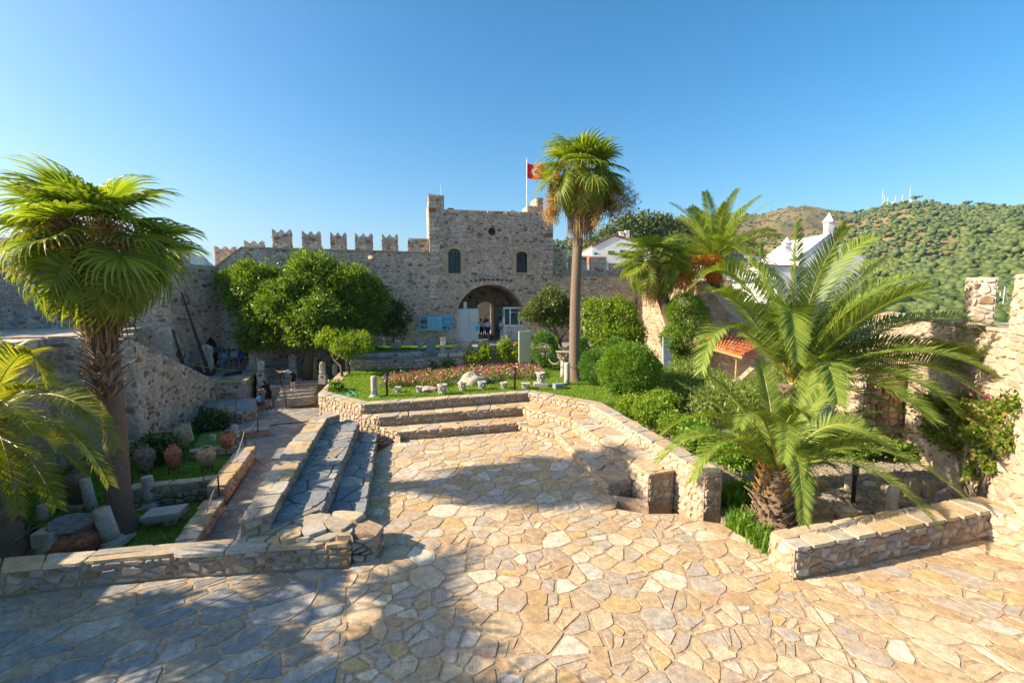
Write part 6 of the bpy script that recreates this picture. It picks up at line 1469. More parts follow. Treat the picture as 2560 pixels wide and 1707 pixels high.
# garden lamps
def lamp(label, sx, sy, z, h=1.0):
    t = thing('garden_lamp', label, 'lamp', G3(sx, sy, z), 'black louvred garden lamps')
    V, f = lathe([(.11, 0), (.11, .03), (.055, .035), (.055, h * .72)], 12); ob('post', mesh('post', V, f, M['black'], smooth=False), t)
    V, f = lathe([(.055, h * .73), (.055, h * .93)], 12); ob('lens', mesh('lens', V, f, M['lampglass']), t)
    for k_ in range(4): V, f = lathe([(.10, h * (.74 + .055 * k_)), (.075, h * (.765 + .055 * k_)), (.05, h * (.765 + .055 * k_))], 12); ob('louvre', mesh('louvre', V, f, M['black']), t)
    V, f = lathe([(.11, h * .95), (.06, h * 1.0), (.01, h * 1.04)], 12); ob('cap', mesh('cap', V, f, M['black']), t)
for lb, sx, sy, z, h in (('black garden lamp beside the pale column stub',968,992,LAWN,1.1),('black garden lamp beneath the crooked tree canopy',873,937,LAWN,1.1),('black garden lamp in front of the garden wall capitals',1167,924,LAWN,1.05),('black garden lamp in the middle of the front lawn edge',1287,977,LAWN,1.15),('black garden lamp holding the rope by the egg shaped shrub',1363,918,LAWN,1.1),('black garden lamp between the headless statues',760,938,LAND,1.1),('black garden lamp on the gravel behind the stout palm',2132,1258,RG,1.15),('black garden lamp half hidden behind the stout palm fronds',1895,1225,RG,1.1)): lamp(lb, sx, sy, z, h)
def cable(name, label, pts, r, mat, cat, group=None):
    V, f = tube(pts, r, 6); o = ob(name, mesh(name, V, f, mat), None, label=label, cat=cat, group=group); return o
def sagging(a, b, s, n=8): a, b = Vector(a), Vector(b); return [a.lerp(b, k / n) - Vector((0, 0, s * 4 * (k / n) * (1 - k / n))) for k in range(n + 1)]
cable('rope', 'rope slung from the black lamp to the pale columns', sagging(D(1366, 888, 28.3), D(1402, 900, 24.2), .35), .02, M['rope'], 'rope')
cable('rope', 'rope hanging from a thin post by the leaning clipped shrub', sagging(D(1479, 905, 24), D(1510, 930, 22.5), .3), .02, M['rope'], 'rope')
cable('rope_post', 'thin grey post at the leaning clipped shrub', [G3(1478, 950, LAWN), D(1479, 900, 24)], .02, M['lampglass'], 'post')
for a, b, lb in ((( 508,1236,-5.9),(545,1195,-5.75),'black rope post on the bed wall by the marble columns'),):
    pass
def rpost(lb, sx, sy, z, h=.55):
    t = thing('rope_post', lb, 'post', G3(sx, sy, z), 'short black rope posts on the bed walls'); V, f = lathe([(.05, 0), (.05, .02), (.022, .03), (.022, h), (.035, h + .01), (.01, h + .04)], 10); ob('post', mesh('post', V, f, M['black']), t); return Vector(t.location) + Vector((0, 0, h))
t1 = rpost('short black rope post at the near end of the bed wall', 548, 1238, -5.9); t2 = rpost('short black rope post on the corner by the red jar', 613, 1112, -5.8); t3 = rpost('short black rope post by the small white statue', 645, 1078, -5.9)
cable('rope', 'thin rope sloping down to the near bed wall corner', sagging(t1, Vector(G3(520, 1262, -5.9)), .03), .008, M['lampglass'], 'rope'); cable('rope', 'thin rope running along the bed of jars', sagging(t1, t2, .35), .008, M['lampglass'], 'rope'); cable('rope', 'thin rope past the small white statue', sagging(t2, t3, .1), .008, M['lampglass'], 'rope')
cable('cable', 'black cable laid across the shaded path', [G3(677, 1062, PATH + .02), G3(730, 1057, PATH + .02), G3(800, 1050, PATH + .02)], .02, M['black'], 'cable')
cable('garden_hose', 'coiled teal garden hose on the lawn corner', [G3(*p, LAWN + .04) for p in ((850,983),(865,976),(878,977),(888,985),(878,990),(868,984),(882,979),(892,990))], .035, plain('teal_hose', (.02,.35,.28), .4), 'hose')
# boards and panels
def board(name, label, corners, mat, cat, th=.05, **kw):
    a, b, c, d = (Vector(p) for p in corners); n_ = (b - a).cross(d - a).normalized() * th
    V = [a, b, c, d, a - n_, b - n_, c - n_, d - n_]
    return ob(name, mesh(name, V, [(0,1,2,3),(7,6,5,4),(0,4,5,1),(1,5,6,2),(2,6,7,3),(3,7,4,0)], mat), kw.pop('parent', None), label=label if label else None, cat=cat if cat else None)
def wq(x0, y0, x1, y1, off): # quad on the facade plane from pixel box; bottom-left, bottom-right, top-right, top-left
    (ua, zb_), (ub, _), (_, zt_) = Wp(x0, y1, off), Wp(x1, y1, off), Wp(x0, y0, off); return [FP(ua, zb_, off), FP(ub, zb_, off), FP(ub, zt_, off), FP(ua, zt_, off)]
blue = plain('info_blue', (.10,.42,.62), .35, noise_amt=.03); blue2 = plain('info_pale_blue', (.25,.60,.78), .35, noise_amt=.03); pic = plain('photo_print', (.10,.10,.10), .4, noise_amt=.5, scale=9); dblue = plain('plan_line_blue', (.03,.20,.42), .4); redm = plain('red_paint', (.45,.03,.02), .45)
txt = plain('print_grey_blue', (.14,.35,.48), .5, noise_amt=.1)
t = thing('information_board', 'wide blue information board with castle plan, photos and text on the wall', 'board')
ob_board = board('panel', None, wq(1047, 790, 1132, 827, -.22), blue, None, parent=t)
board('text_column', None, wq(1070, 793, 1086, 825, -.245), blue2, None, .02, parent=t); board('text_column', None, wq(1088, 793, 1103, 825, -.245), blue2, None, .02, parent=t)
board('photo', None, wq(1051, 799, 1068, 810, -.245), pic, None, .02, parent=t); board('photo', None, wq(1051, 814, 1059, 821, -.245), pic, None, .02, parent=t); board('photo', None, wq(1061, 814, 1068, 821, -.245), pic, None, .02, parent=t); board('photo', None, wq(1107, 816, 1116, 823, -.245), pic, None, .02, parent=t); board('photo', None, wq(1119, 818, 1127, 822, -.245), pic, None, .02, parent=t)
board('heading', None, wq(1052, 793, 1068, 796, -.245), redm, None, .02, parent=t)
for k_ in range(11):
    for x0, x1 in ((1071, 1085), (1089, 1102)): board('text_line', None, wq(x0, 795 + k_ * 2.6, x1 - (k_ * 7 % 5), 796 + k_ * 2.6, -.268), txt, None, .01, parent=t)
pp_ = [(1107,797),(1112,795),(1114,798),(1122,797),(1124,794),(1128,797),(1126,803),(1128,809),(1124,813),(1111,811),(1107,806),(1109,801),(1107,797)]
V, f = [], []
for a, b in zip(pp_, pp_[1:]): (u0_, z0_), (u1_, z1_) = Wp(*a, -.25), Wp(*b, -.25); tube([FP(u0_, z0_, -.27), FP(u1_, z1_, -.27)], .022, 4, True, V, f)
ob('castle_plan', mesh('castle_plan', V, f, dblue), t)
# panel on the lawn
def standing_panel(name, label, x0, y0, x1, y1, Y, mat, cat, base=None, th=.12):
    t = thing(name, label, cat); a, b, c, d = D(x0, y1, Y), D(x1, y1, Y + .15), D(x1, y0, Y + .15), D(x0, y0, Y); a.z = b.z = (a.z + b.z) / 2; c.z = d.z = (c.z + d.z) / 2
    board('panel', None, (a, b, c, d), mat, None, th, parent=t)
    if base:
        e = Vector((.04, 0, 0)); g_ = Vector((0, 0, -.35)); board('base', None, (a + e + g_, b - e + g_, b - e, a + e), base, None, th * .9, parent=t)
    return t
standing_panel('display_panel', 'tall blank grey green display panel at the back of the lawn', 1298, 828, 1328, 905, 28.4, plain('grey_green_panel', (.42,.46,.32), .5, noise_amt=.03), 'panel', M['coping'], .22)
standing_panel('display_panel', 'small slate blue standing panel before the upper lawn', 1066, 852, 1089, 882, 29.6, plain('slate_blue_panel', (.13,.21,.26), .5, noise_amt=.05), 'panel', None, .1)
standing_panel('metal_cabinet', 'low grey metal cabinet on the lawn edge behind the arena wall', 1389, 960, 1411, 992, 22.3, plain('grey_cabinet', (.22,.27,.31), .45, noise_amt=.05), 'cabinet', None, .4)
standing_panel('information_sign', 'pale printed sign standing among the leaves at the ivy column', 1658, 842, 1680, 905, 27.0, plain('sign_white_blue', (.55,.66,.74), .4, noise_amt=.1, scale=2), 'sign', M['white'], .06)
standing_panel('information_sign', 'pale blue sign behind the feather palm fronds by the buttress', 2042, 1010, 2084, 1062, 16.3, plain('pale_blue_sign', (.40,.60,.70), .35, noise_amt=.1, scale=3), 'sign', None, .04)
# gate booths
silver = plain('silver_frame', (.55,.58,.60), .35, noise_amt=.05, metal=.2); pale = plain('pale_panel', (.55,.60,.62), .5, noise_amt=.04)
t = thing('entrance_booth', 'grey white panelled booth filling one side of the arched gate', 'booth')
board('side_wall', None, wq(1142, 772, 1196, 856, .22), silver, None, 1.2, parent=t)
for x0, x1, y0, y1 in ((1149,1170,775,806),(1173,1192,775,806),(1149,1170,810,826),(1173,1192,810,826),(1149,1170,829,854),(1173,1192,829,854)): board('door_panel', None, wq(x0, y0, x1, y1, .17), pale, None, .04, parent=t)
o_ = board('air_conditioner', 'white air conditioner box above the panelled booth', wq(1159, 755, 1167, 771, .5), M['white'], 'air conditioner', .3)
t = thing('ticket_booth', 'glazed ticket booth with white frames at the other side of the gate', 'booth')
board('lower_wall', None, wq(1258, 815, 1311, 852, .7), pale, None, 1.0, parent=t)
for x0, y0, x1, y1 in ((1258,770,1262,815),(1307,770,1311,815),(1258,768,1311,772),(1274,772,1277,815),(1277,779,1307,782),(1296,782,1299,815),(1258,812,1311,816)): board('frame', None, wq(x0, y0, x1, y1, .66), M['white'], None, .08, parent=t)
board('glass', None, wq(1262, 772, 1307, 813, .74), M['glass'], None, .03, parent=t); board('notice', None, wq(1280, 779.5, 1296, 781.5, .64), redm, None, .01, parent=t)
board('poster', 'narrow green and blue poster on the booth door post', wq(1255, 774, 1260, 790, .55), plain('poster_green_blue', (.10,.45,.40), .5, noise_amt=.5, scale=3), 'poster', .02)
t = thing('lectern_sign', 'small tilted pale blue sign on the panelled booth corner', 'sign'); board('panel', None, wq(1187, 810, 1199, 831, -.3), blue2, None, .04, parent=t); board('text_block', None, wq(1189, 814, 1197, 827, -.33), txt, None, .01, parent=t)
V, f = lathe([(.09, 0), (.10, .05), (.10, .5), (.06, .58), (.03, .66)], 12); ob('fire_extinguisher', mesh('fire_extinguisher', V, f, redm, smooth=True), None, G3(1305, 846, GT), label='red fire extinguisher beside the ticket booth', cat='extinguisher')
block('white leaning stone stele above the grey green panel', 1322, 850, GT, 12, 46, 5, name='marble_stele', cat='stele', tilt=(0, 22, 0)); block('white slender post behind the egg shaped shrub', 1348, 868, GT - .3, 5, 34, 5, name='marble_post', cat='post')
for lb, x0, y0, x1, y1 in (('small floodlight on the ledge beside the gate tower',1390,678,1399,685),('small floodlight below the ledge beside the gate tower',1388,697,1393,702),('security camera box at the foot of the gate arch',1137,768,1142,776)): board('floodlight', lb, wq(x0, y0, x1, y1, -.35), plain('lamp_body', (.30,.29,.2), .4), 'light', .2)
t = thing('wall_lantern', 'small lantern under the arched window on the tower', 'lantern'); board('back_plate', None, wq(1320, 683, 1327, 686, -.1), M['white'], None, .1, parent=t); board('lens', None, wq(1321, 686, 1326, 692, -.25), M['glass'], None, .15, parent=t)
(hx, hz) = Wp(928, 647); q_ = FP(hx, hz, -.2); V, f = lathe([(.02, 0), (.16, .03), (.18, .16), (.04, .18)], 10, M3=Matrix.Rotation(R(60), 3, 'X')); ob('loudspeaker', mesh('loudspeaker', V, f, M['dressed']), None, q_, label='small pale horn loudspeaker high on the battlemented wall', cat='loudspeaker')
# flag and poles
t = thing('flagpole', 'white flagpole with ball tip on the gate tower roof', 'flagpole', D(1317, 530, 38)); V, f = tube([(0, 0, -.5), (0, 0, 4.15)], .035, 8); ob('pole', mesh('pole', V, f, M['white']), t)
V, f = lathe([(.01, 0), (.06, .05), (.01, .1)], 8, c=(0, 0, 4.15)); ob('finial', mesh('finial', V, f, M['white']), t)
fo = D(1318, 408, 38); nx_, nz_ = 16, 8; fw, fh = 1.75, 1.15
def fpt(u, v, e=0): return fo + Vector((u * fw, .10 * math.sin(u * 7 + v) * u + e, -v * fh - .25 * u - .05 * math.sin(u * 6)))
V = [fpt(i / nx_, j / nz_) for j in range(nz_ + 1) for i in range(nx_ + 1)]; f = [(j*(nx_+1)+i, (j+1)*(nx_+1)+i, (j+1)*(nx_+1)+i+1, j*(nx_+1)+i+1) for j in range(nz_) for i in range(nx_)]
fl = ob('flag', mesh('flag', V, f, leaf_mat('flag_red', [(.55,.01,.015), (.6,.015,.02)], trans=.35, tcol=(1.5,1,1)), smooth=True), None, label='red flag with white crescent and star flying beside the palm', cat='flag')
V, f = [], []
for s in (-.012, .012):
    o = len(V); n = 20
    for i in range(n + 1):
        a = R(38) + (2 * math.pi - R(76)) * i / n; cu, cv = .40 + .25 * .66 * math.cos(a), .5 + .25 * math.sin(a); a2 = R(52) + (2 * math.pi - R(104)) * i / n; du, dv = .46 + .2 * .66 * math.cos(a2), .5 + .2 * math.sin(a2)
        V += [fpt(cu, cv, s), fpt(du, dv, s)]
    f += [(o + 2*i, o + 2*i + 1, o + 2*i + 3, o + 2*i + 2) for i in range(n)]
ob('crescent', mesh('crescent', V, f, M['white']), fl)
V, f = [], []
for s in (-.012, .012):
    o = len(V); V.append(fpt(.64, .5, s)); V += [fpt(.64 + (.075 if i % 2 == 0 else .03) * math.cos(math.pi + i * math.pi / 5), .5 + (.115 if i % 2 == 0 else .045) * math.sin(math.pi + i * math.pi / 5), s) for i in range(10)]
    f += [(o, o + 1 + i, o + 1 + (i + 1) % 10) for i in range(10)]
ob('star', mesh('star', V, f, M['white']), fl)
t = thing('lightning_rod', 'thin rod with a round head on the corner pillar of the gate tower', 'rod', D(1103, 486, 35.5)); V, f = tube([(0, 0, -.2), (0, 0, .75)], .03, 6); ob('rod', mesh('rod', V, f, M['lampglass']), t); V, f = lathe([(.01, 0), (.07, .06), (.01, .14)], 8, c=(0, 0, .72)); ob('head', mesh('head', V, f, M['lampglass']), t)
cable('mast', 'thin grey pole behind the curtain wall end beside the gate tower', [D(1071, 633, 36.5), D(1071, 532, 36.5)], .05, M['lampglass'], 'pole')
# anchors on the platform
def anchor(label, foot, top, r, ring, arms):
    t = thing('ship_anchor', label, 'anchor', foot, 'rusty ship anchors'); top = Vector(top) - Vector(foot); d = top.normalized()
    V, f = tube([(0, 0, .05), top * .5, top], [r * 1.5, r * 1.1, r * .7], 8); ob('shank', mesh('shank', V, f, M['rust']), t)
    c = top * ring; V, f = [], []; rr = .32; s = Vector((.6, -.2, .75)).normalized(); n_ = Vector((.75, -.2, -.6)).normalized()
    tube([c + s * rr * math.cos(a / 12 * 6.2832) + n_ * rr * math.sin(a / 12 * 6.2832) * .9 + n_ * rr * .5 for a in range(13)], .035, 6, True, V, f); ob('ring', mesh('ring', V, f, M['rust']), t)
    for s in (-1, 1): V, f = tube([(0, 0, .1), (s * arms * .6, -.1, .12), (s * arms, -.15, .45)], [r * 1.6, r * 1.4, r * .8], 8); ob('arm', mesh('arm', V, f, M['rust']), t); ob('fluke', boxm((s * arms, -.15, .5), (.03, .15, .03), (.12 * s, .0, .2), (.03, 0, 0), M['rust'], 'fluke'), t)
a1p = G3(523, 938, PLAT); anchor('tall rusty iron anchor leaning against the rampart beside the statue', a1p, D(453, 730, 27.4), .075, .93, .55)
a2p = G3(468, 948, PLAT + .1); anchor('shorter rusty iron anchor leaning nearer the palm', a2p, D(430, 822, 25.2), .085, .55, .5)
t = thing('iron_grate', 'rusty floor grate lying on the statue platform', 'grate')
for k_ in range(6): a, b = Vector(G3(556 + k_ * 1.5, 941 - k_ * 1.5, PLAT + .03)), Vector(G3(604 + k_ * 0.6, 934 - k_ * 1.5, PLAT + .03)); V, f = tube([a, b], .03, 4); ob('bar', mesh('bar', V, f, M['rust']), t)
ytape = plain('yellow_tape', (.60,.48,.03), .5)
cable('barrier_tape', 'yellow tape along the statue platform edge', [G3(494, 955, PLAT + .01), G3(560, 954, PLAT + .0), G3(616, 951, PLAT + .01), G3(630, 940, PLAT + .02), G3(646, 926, PLAT + .02)], .03, ytape, 'tape')
cable('barrier_tape', 'yellow tape slung between the anchors and the seated visitors', [D(480, 912, 26.5), D(520, 918, 27), D(560, 923, 28), D(590, 926, 28.5)], .02, ytape, 'tape')
# railing
t = thing('iron_railing', 'black iron railing at the landing edge and down the stair', 'railing')
ra, rb, rc = Vector(G3(652, 963, LAND)), Vector(G3(703, 962, LAND)), Vector(G3(716, 1022, PATH))
for a, b, n in ((ra, rb, 11), (rb, rc, 4)):
    for zz in (.92, .12): V, f = tube([a + Vector((0, 0, zz)), b + Vector((0, 0, zz))], .018, 5); ob('rail', mesh('rail', V, f, M['black']), t)
    for k_ in range(n + 1): p = a.lerp(b, k_ / n); V, f = tube([p + Vector((0, 0, .0 if k_ in (0, n) else .12)), p + Vector((0, 0, .92))], .022 if k_ in (0, n) else .01, 5); ob('baluster', mesh('baluster', V, f, M['black']), t)

# ---------------------------------------------------------------- bodies grown as one skin: people and statues
def blob(prims, voxel):
    """prims: (p0, r0, p1, r1, material) rounded tapered limbs, fused into one surface"""
    V, f = [], []
    for p0, r0, p1, r1, _ in prims:
        p0, p1 = Vector(p0), Vector(p1); d = p1 - p0; L = d.length; q = (d / L).to_track_quat('Z', 'Y').to_matrix() if L > 1e-5 else Matrix.Identity(3)
        prof = [(r0 * math.cos(a), -r0 * math.sin(a)) for a in (R(84), R(55), R(25))] + [(r0, 0), (r1, L)] + [(r1 * math.cos(a), L + r1 * math.sin(a)) for a in (R(25), R(55), R(84))]
        lathe(prof, 10, V, f, p0, q)
    me = mesh('tmp', V, f); o = bpy.data.objects.new('tmp', me); COL.objects.link(o); md = o.modifiers.new('r', 'REMESH'); md.mode = 'VOXEL'; md.voxel_size = voxel
    ev = o.evaluated_get(bpy.context.evaluated_depsgraph_get()); m2 = bpy.data.meshes.new_from_object(ev); bpy.data.objects.remove(o); bpy.data.meshes.remove(me)
    return m2
def paint(m2, prims, mats):
    n = len(m2.polygons); C = np.zeros(n * 3, np.float32); m2.polygons.foreach_get('center', C); C = C.reshape(-1, 3); best = np.full(n, 1e9); idx = np.zeros(n, np.int32)
    for p0, r0, p1, r1, mi in prims:
        a = np.array(tuple(p0)); b = np.array(tuple(p1)); ab = b - a; t = np.clip(((C - a) @ ab) / max(1e-9, ab @ ab), 0, 1); dd = np.linalg.norm(C - a - t[:, None] * ab, axis=1) - (r0 + (r1 - r0) * t)
        k = dd < best; best[k] = dd[k]; idx[k] = mi
    m2.materials.clear()
    for x in mats: m2.materials.append(x)
    m2.polygons.foreach_set('material_index', idx); m2.polygons.foreach_set('use_smooth', np.ones(n, bool)); m2.update(); return m2
CL = {}
def cloth(c):
    if c not in CL: CL[c] = plain('cloth_%d' % len(CL), c, .85, noise_amt=.12, scale=14, spec=.15)
    return CL[c]
def hand(w, d, side, k, mi=0):
    """palm, four fingers of different lengths and a thumb"""
    w, d = Vector(w), Vector(d).normalized(); s = d.cross(Vector((0, 0, 1)) if abs(d.z) < .9 else Vector((0, 1, 0))).normalized() * side; P = [(w, .026 * k, w + d * .07 * k, .034 * k, mi)]
    for i, L in enumerate((.062, .072, .066, .052)):
        b = w + d * .085 * k + s * ((i - 1.5) * .021 * k); bend = (d + Vector((0, 0, -.35))).normalized(); P += [(b, .0095 * k, b + d * L * .5 * k, .009 * k, mi), (b + d * L * .5 * k, .009 * k, b + d * L * .5 * k + bend * L * .5 * k, .0075 * k, mi)]
    tb_ = w + d * .03 * k - s * .03 * k; P.append((tb_, .012 * k, tb_ + (d - s * .7).normalized() * .055 * k, .009 * k, mi)); return P
SK = (.42,.25,.17)
def person(label, loc, face, h=1.7, pose='stand', top=(.6,.6,.6), bottom=(.02,.02,.03), shoes=(.5,.5,.5), hair=(.02,.015,.01), long_hair=False, dress=None, skin=SK, cap=None, sleeves=.45, legs='short', over=None, head=(0, 0, 0), bag=None, voxel=.014):
    """stand: +y is where the person looks; loc = ground between the feet; face in degrees (0 = away from camera)"""
    J = dict(pel=(0,0,.93), wst=(0,.0,1.10), chs=(0,0,1.33), nck=(0,0,1.48), hd=(0,.02,1.60), sL=(-.18,0,1.40), sR=(.18,0,1.40), eL=(-.24,-.03,1.12), eR=(.24,-.03,1.12), wL=(-.23,.08,.90), wR=(.23,.08,.90),
             hL=(-.09,0,.90), hR=(.09,0,.90), kL=(-.10,.03,.50), kR=(.11,.0,.50), aL=(-.11,0,.09), aR=(.12,-.03,.09))
    if pose == 'sit': J.update(pel=(0,0,.52), wst=(0,.02,.70), chs=(0,.04,.93), nck=(0,.05,1.08), hd=(0,.09,1.20), sL=(-.18,.04,1.0), sR=(.18,.04,1.0), eL=(-.23,.10,.76), eR=(.23,.10,.76), wL=(-.10,.30,.66), wR=(.10,.32,.66), hL=(-.10,.02,.52), hR=(.10,.02,.52), kL=(-.14,.46,.50), kR=(.13,.46,.50), aL=(-.14,.50,.09), aR=(.14,.50,.09))
    if pose == 'bend': J.update(pel=(0,-.10,.90), wst=(0,.04,1.02), chs=(0,.26,1.12), nck=(0,.40,1.17), hd=(0,.50,1.20), sL=(-.17,.30,1.16), sR=(.17,.30,1.16), eL=(-.16,.55,1.12), eR=(.18,.53,1.05), wL=(-.10,.78,1.16), wR=(.10,.76,1.04), hL=(-.09,-.10,.88), hR=(.09,-.10,.88), kL=(-.10,-.02,.49), kR=(.12,-.06,.49), aL=(-.12,-.04,.09), aR=(.14,-.08,.09))
    if pose == 'lean': J.update(pel=(0,-.05,.90), wst=(0,.02,1.06), chs=(0,.14,1.24), nck=(0,.24,1.36), hd=(0,.32,1.44), sL=(-.19,.16,1.30), sR=(.19,.16,1.30), eL=(-.20,.34,1.10), eR=(.20,.34,1.10), wL=(-.12,.56,1.02), wR=(.12,.56,1.02))
    if pose == 'crouch': J.update(pel=(0,-.05,.42), wst=(0,.05,.58), chs=(0,.16,.78), nck=(0,.22,.92), hd=(0,.28,1.02), sL=(-.16,.16,.86), sR=(.16,.16,.86), eL=(-.20,.34,.68), eR=(.20,.34,.68), wL=(-.12,.54,.62), wR=(.12,.54,.62), hL=(-.09,-.02,.40), hR=(.09,-.02,.40), kL=(-.15,.32,.46), kR=(.15,.32,.46), aL=(-.13,.10,.09), aR=(.13,.10,.09))
    if pose == 'walk': J.update(kL=(-.10,.16,.52), aL=(-.10,.22,.10), kR=(.10,-.04,.50), aR=(.11,-.26,.12), wL=(-.22,-.08,.92), wR=(.22,.20,.95))
    if over: J.update(over)
    k = h / 1.72; J = {a: Vector(b) * k for a, b in J.items()}; g = lambda a: J[a]; r = lambda x: x * k
    # materials: 0 skin 1 top 2 bottom 3 shoes
    up = (g('hd') - g('nck')).normalized(); P = []
    sv = lambda a, b, t: a.lerp(b, t)
    sd = (g('sR') - g('sL')).normalized() * r(.075)
    for s in (-1, 1): P += [(g('pel') + sd * s * .9, r(.105), g('wst') + sd * s * .7, r(.088), 2 if not dress else 1), (g('wst') + sd * s * .7, r(.088), g('chs') + sd * s, r(.098), 1)]
    P += [(g('chs') + sd, r(.098), g('chs') - sd, r(.098), 1), (sv(g('sL'), g('chs'), .2), r(.06), sv(g('sR'), g('chs'), .2), r(.06), 1), (g('chs'), r(.07), g('nck'), r(.055), 1), (g('nck'), r(.05), g('nck') + up * r(.05), r(.047), 0)]
    fw = Vector((0, 1, 0)); hd_ = g('hd')
    P += [(hd_ - up * r(.03) + fw * r(.012), r(.066), hd_ + up * r(.055), r(.084), 0), (hd_ - up * r(.06) + fw * r(.035), r(.035), hd_ - up * r(.03) + fw * r(.05), r(.035), 0),
          (hd_ + fw * r(.09), r(.012), hd_ - up * r(.02) + fw * r(.10), r(.014), 0), (hd_ + Vector((r(.082), 0, 0)), r(.016), hd_ + Vector((r(.084), 0, r(.02))), r(.014), 0), (hd_ - Vector((r(.082), 0, 0)), r(.016), hd_ - Vector((r(.084), 0, -r(.02))), r(.014), 0)]
    for s, S_1, E, W in ((-1, 'sL', 'eL', 'wL'), (1, 'sR', 'eR', 'wR')):
        q = min(1, sleeves * 2); m_ = sv(g(S_1), g(E), q); P += [(g(S_1), r(.058), m_, r(.052 - .004 * q), 1)]
        if q < 1: P += [(m_, r(.042), g(E), r(.037), 0), (g(E), r(.037), g(W), r(.026), 0)]
        else:
            q2 = max(0, min(1, sleeves * 2 - 1)); m2_ = sv(g(E), g(W), q2)
            if q2: P.append((g(E), r(.046), m2_, r(.038), 1))
            if q2 < .95: P.append((m2_, r(.036), g(W), r(.026), 0))
        P += hand(g(W), g(W) - g(E), s, k)
    for H_, Kn, A in (('hL', 'kL', 'aL'), ('hR', 'kR', 'aR')):
        lm = {'short': .75, 'long': 2, 'mini': .35}[legs]; q = min(1, lm); m_ = sv(g(H_), g(Kn), q); P.append((g(H_), r(.095), m_, r(.075 + (.012 if legs == 'short' else 0)), 2))
        if q < 1: P += [(m_, r(.066), g(Kn), r(.052), 0), (g(Kn), r(.052), sv(g(Kn), g(A), .3), r(.056), 0), (sv(g(Kn), g(A), .3), r(.056), g(A), r(.034), 0)]
        else: P += [(g(Kn), r(.066), g(A), r(.052), 2)]
        P += [(g(A) + Vector((0, -r(.03), -r(.045))), r(.040), g(A) + Vector((0, r(.12), -r(.055))), r(.034), 3)]
    if dress:
        lo = Vector((0, 0, dress * k)); 
        for a in range(6): d = Vector((math.cos(a * 1.047), math.sin(a * 1.047) * .8, 0)); P.append((g('wst') + d * r(.04), r(.09), Vector((g('pel').x, g('pel').y, 0)) * .6 + lo + d * r(.15), r(.10), 1))
    t = thing('person', label, 'person', loc); t.rotation_euler = (0, 0, R(face))
    ob('body', paint(blob(P, voxel), P, [cloth(skin), cloth(top), cloth(bottom), cloth(shoes)]), t)
    bk_ = Vector((0, -1, 0)); HP = [(hd_ + up * r(.045) + bk_ * r(.018), r(.094), hd_ + up * r(.06) + bk_ * r(.01), r(.092), 0), (hd_ + up * r(.02) + bk_ * r(.045), r(.075), hd_ - up * r(.03) + bk_ * r(.05), r(.06), 0)]
    if long_hair: HP += [(hd_ + bk_ * r(.05), r(.08), g('nck') + bk_ * r(.09) - up * r(.10), r(.055), 0)] + [(hd_ + Vector((s * r(.07), -r(.01), 0)), r(.035), g('nck') + Vector((s * r(.08), 0, -r(.04))), r(.03), 0) for s in (-1, 1)]
    ob('hair', paint(blob(HP, voxel * 1.2), HP, [cloth(hair)]), t)
    if cap:
        V, f = lathe([(r(.105), .0), (r(.108), r(.03)), (r(.085), r(.075)), (r(.02), r(.095))], 14, c=hd_ + up * r(.06)); a, b = tube([hd_ + up * r(.065) + fw * r(.06), hd_ + up * r(.06) + fw * r(.17)], [r(.085), r(.05)], 8, True); a = [Vector((v.x, v.y, hd_.z + r(.066) + (v.z - hd_.z - r(.06)) * .12)) for v in a]
        o = len(V); V += a; f += [tuple(i + o for i in q) for q in b]; ob('cap', mesh('cap', V, f, cloth(cap), smooth=True), t)
    if bag:
        c, sz, cc = bag; V, f = lathe([(sz * .7, -sz), (sz, -sz * .4), (sz, sz * .3), (sz * .6, sz)], 12, c=Vector(c) * k); ob('bag', mesh('bag', V, f, cloth(cc), smooth=True), t)
    for s in (-1, 1):
        V, f = lathe([(r(.004), -r(.006)), (r(.011), 0), (r(.004), r(.006))], 8, c=hd_ + Vector((s * r(.032), r(.074), r(.012)))); ob('eye', mesh('eye', V, f, M['black']), t)
    V, f = tube([hd_ + Vector((-r(.022), r(.083), -r(.048))), hd_ + Vector((0, r(.089), -r(.05))), hd_ + Vector((r(.022), r(.083), -r(.048)))], r(.005), 5); ob('mouth', mesh('mouth', V, f, cloth((.30,.10,.09))), t)
    return t
# seated visitors on a stone bench
t = thing('visitor_bench', 'long stone seat at the corner of the ramparts, where four visitors sit', 'bench'); sb0, sb1 = Vector(G3(552, 919, PLAT)), Vector(G3(630, 915, PLAT))
ob('seat_block', boxm((sb0 + sb1) / 2 + Vector((.05, .35, .22)), (sb1 - sb0) * .55, (0, .28, 0), (0, 0, .22), M['coping'], 'seat_block'), t)
W_B = (.28,.42,.60)
person('seated visitor in a pale blue shirt and light jeans, outermost on the stone seat', G3(563, 919, PLAT), 172, 1.68, 'sit', top=(.25,.42,.62), bottom=(.25,.36,.48), legs='long', sleeves=.9, long_hair=True)
person('seated visitor with a white shirt and dark vest on the stone seat', G3(588, 918, PLAT), 185, 1.68, 'sit', top=(.45,.50,.52), bottom=(.05,.05,.07), sleeves=.4, legs='short')
person('seated visitor in a bright blue dress on the stone seat', G3(603, 917, PLAT), 180, 1.66, 'sit', top=(.04,.13,.42), bottom=(.04,.13,.42), legs='short', long_hair=True, dress=.45)
person('seated visitor with dark hair holding a straw bag on the stone seat', G3(620, 916, PLAT), 190, 1.6, 'sit', top=(.05,.04,.05), bottom=(.30,.20,.20), legs='mini', long_hair=True, bag=((0,.36,.72), .12, (.45,.35,.12)))
person('bending person in black shorts and white top photographing over the iron railing', G3(732, 975, LAND), 88, 1.66, 'bend', top=(.42,.45,.58), bottom=(.01,.01,.012), shoes=(.65,.65,.66), legs='short', long_hair=True, sleeves=.15)
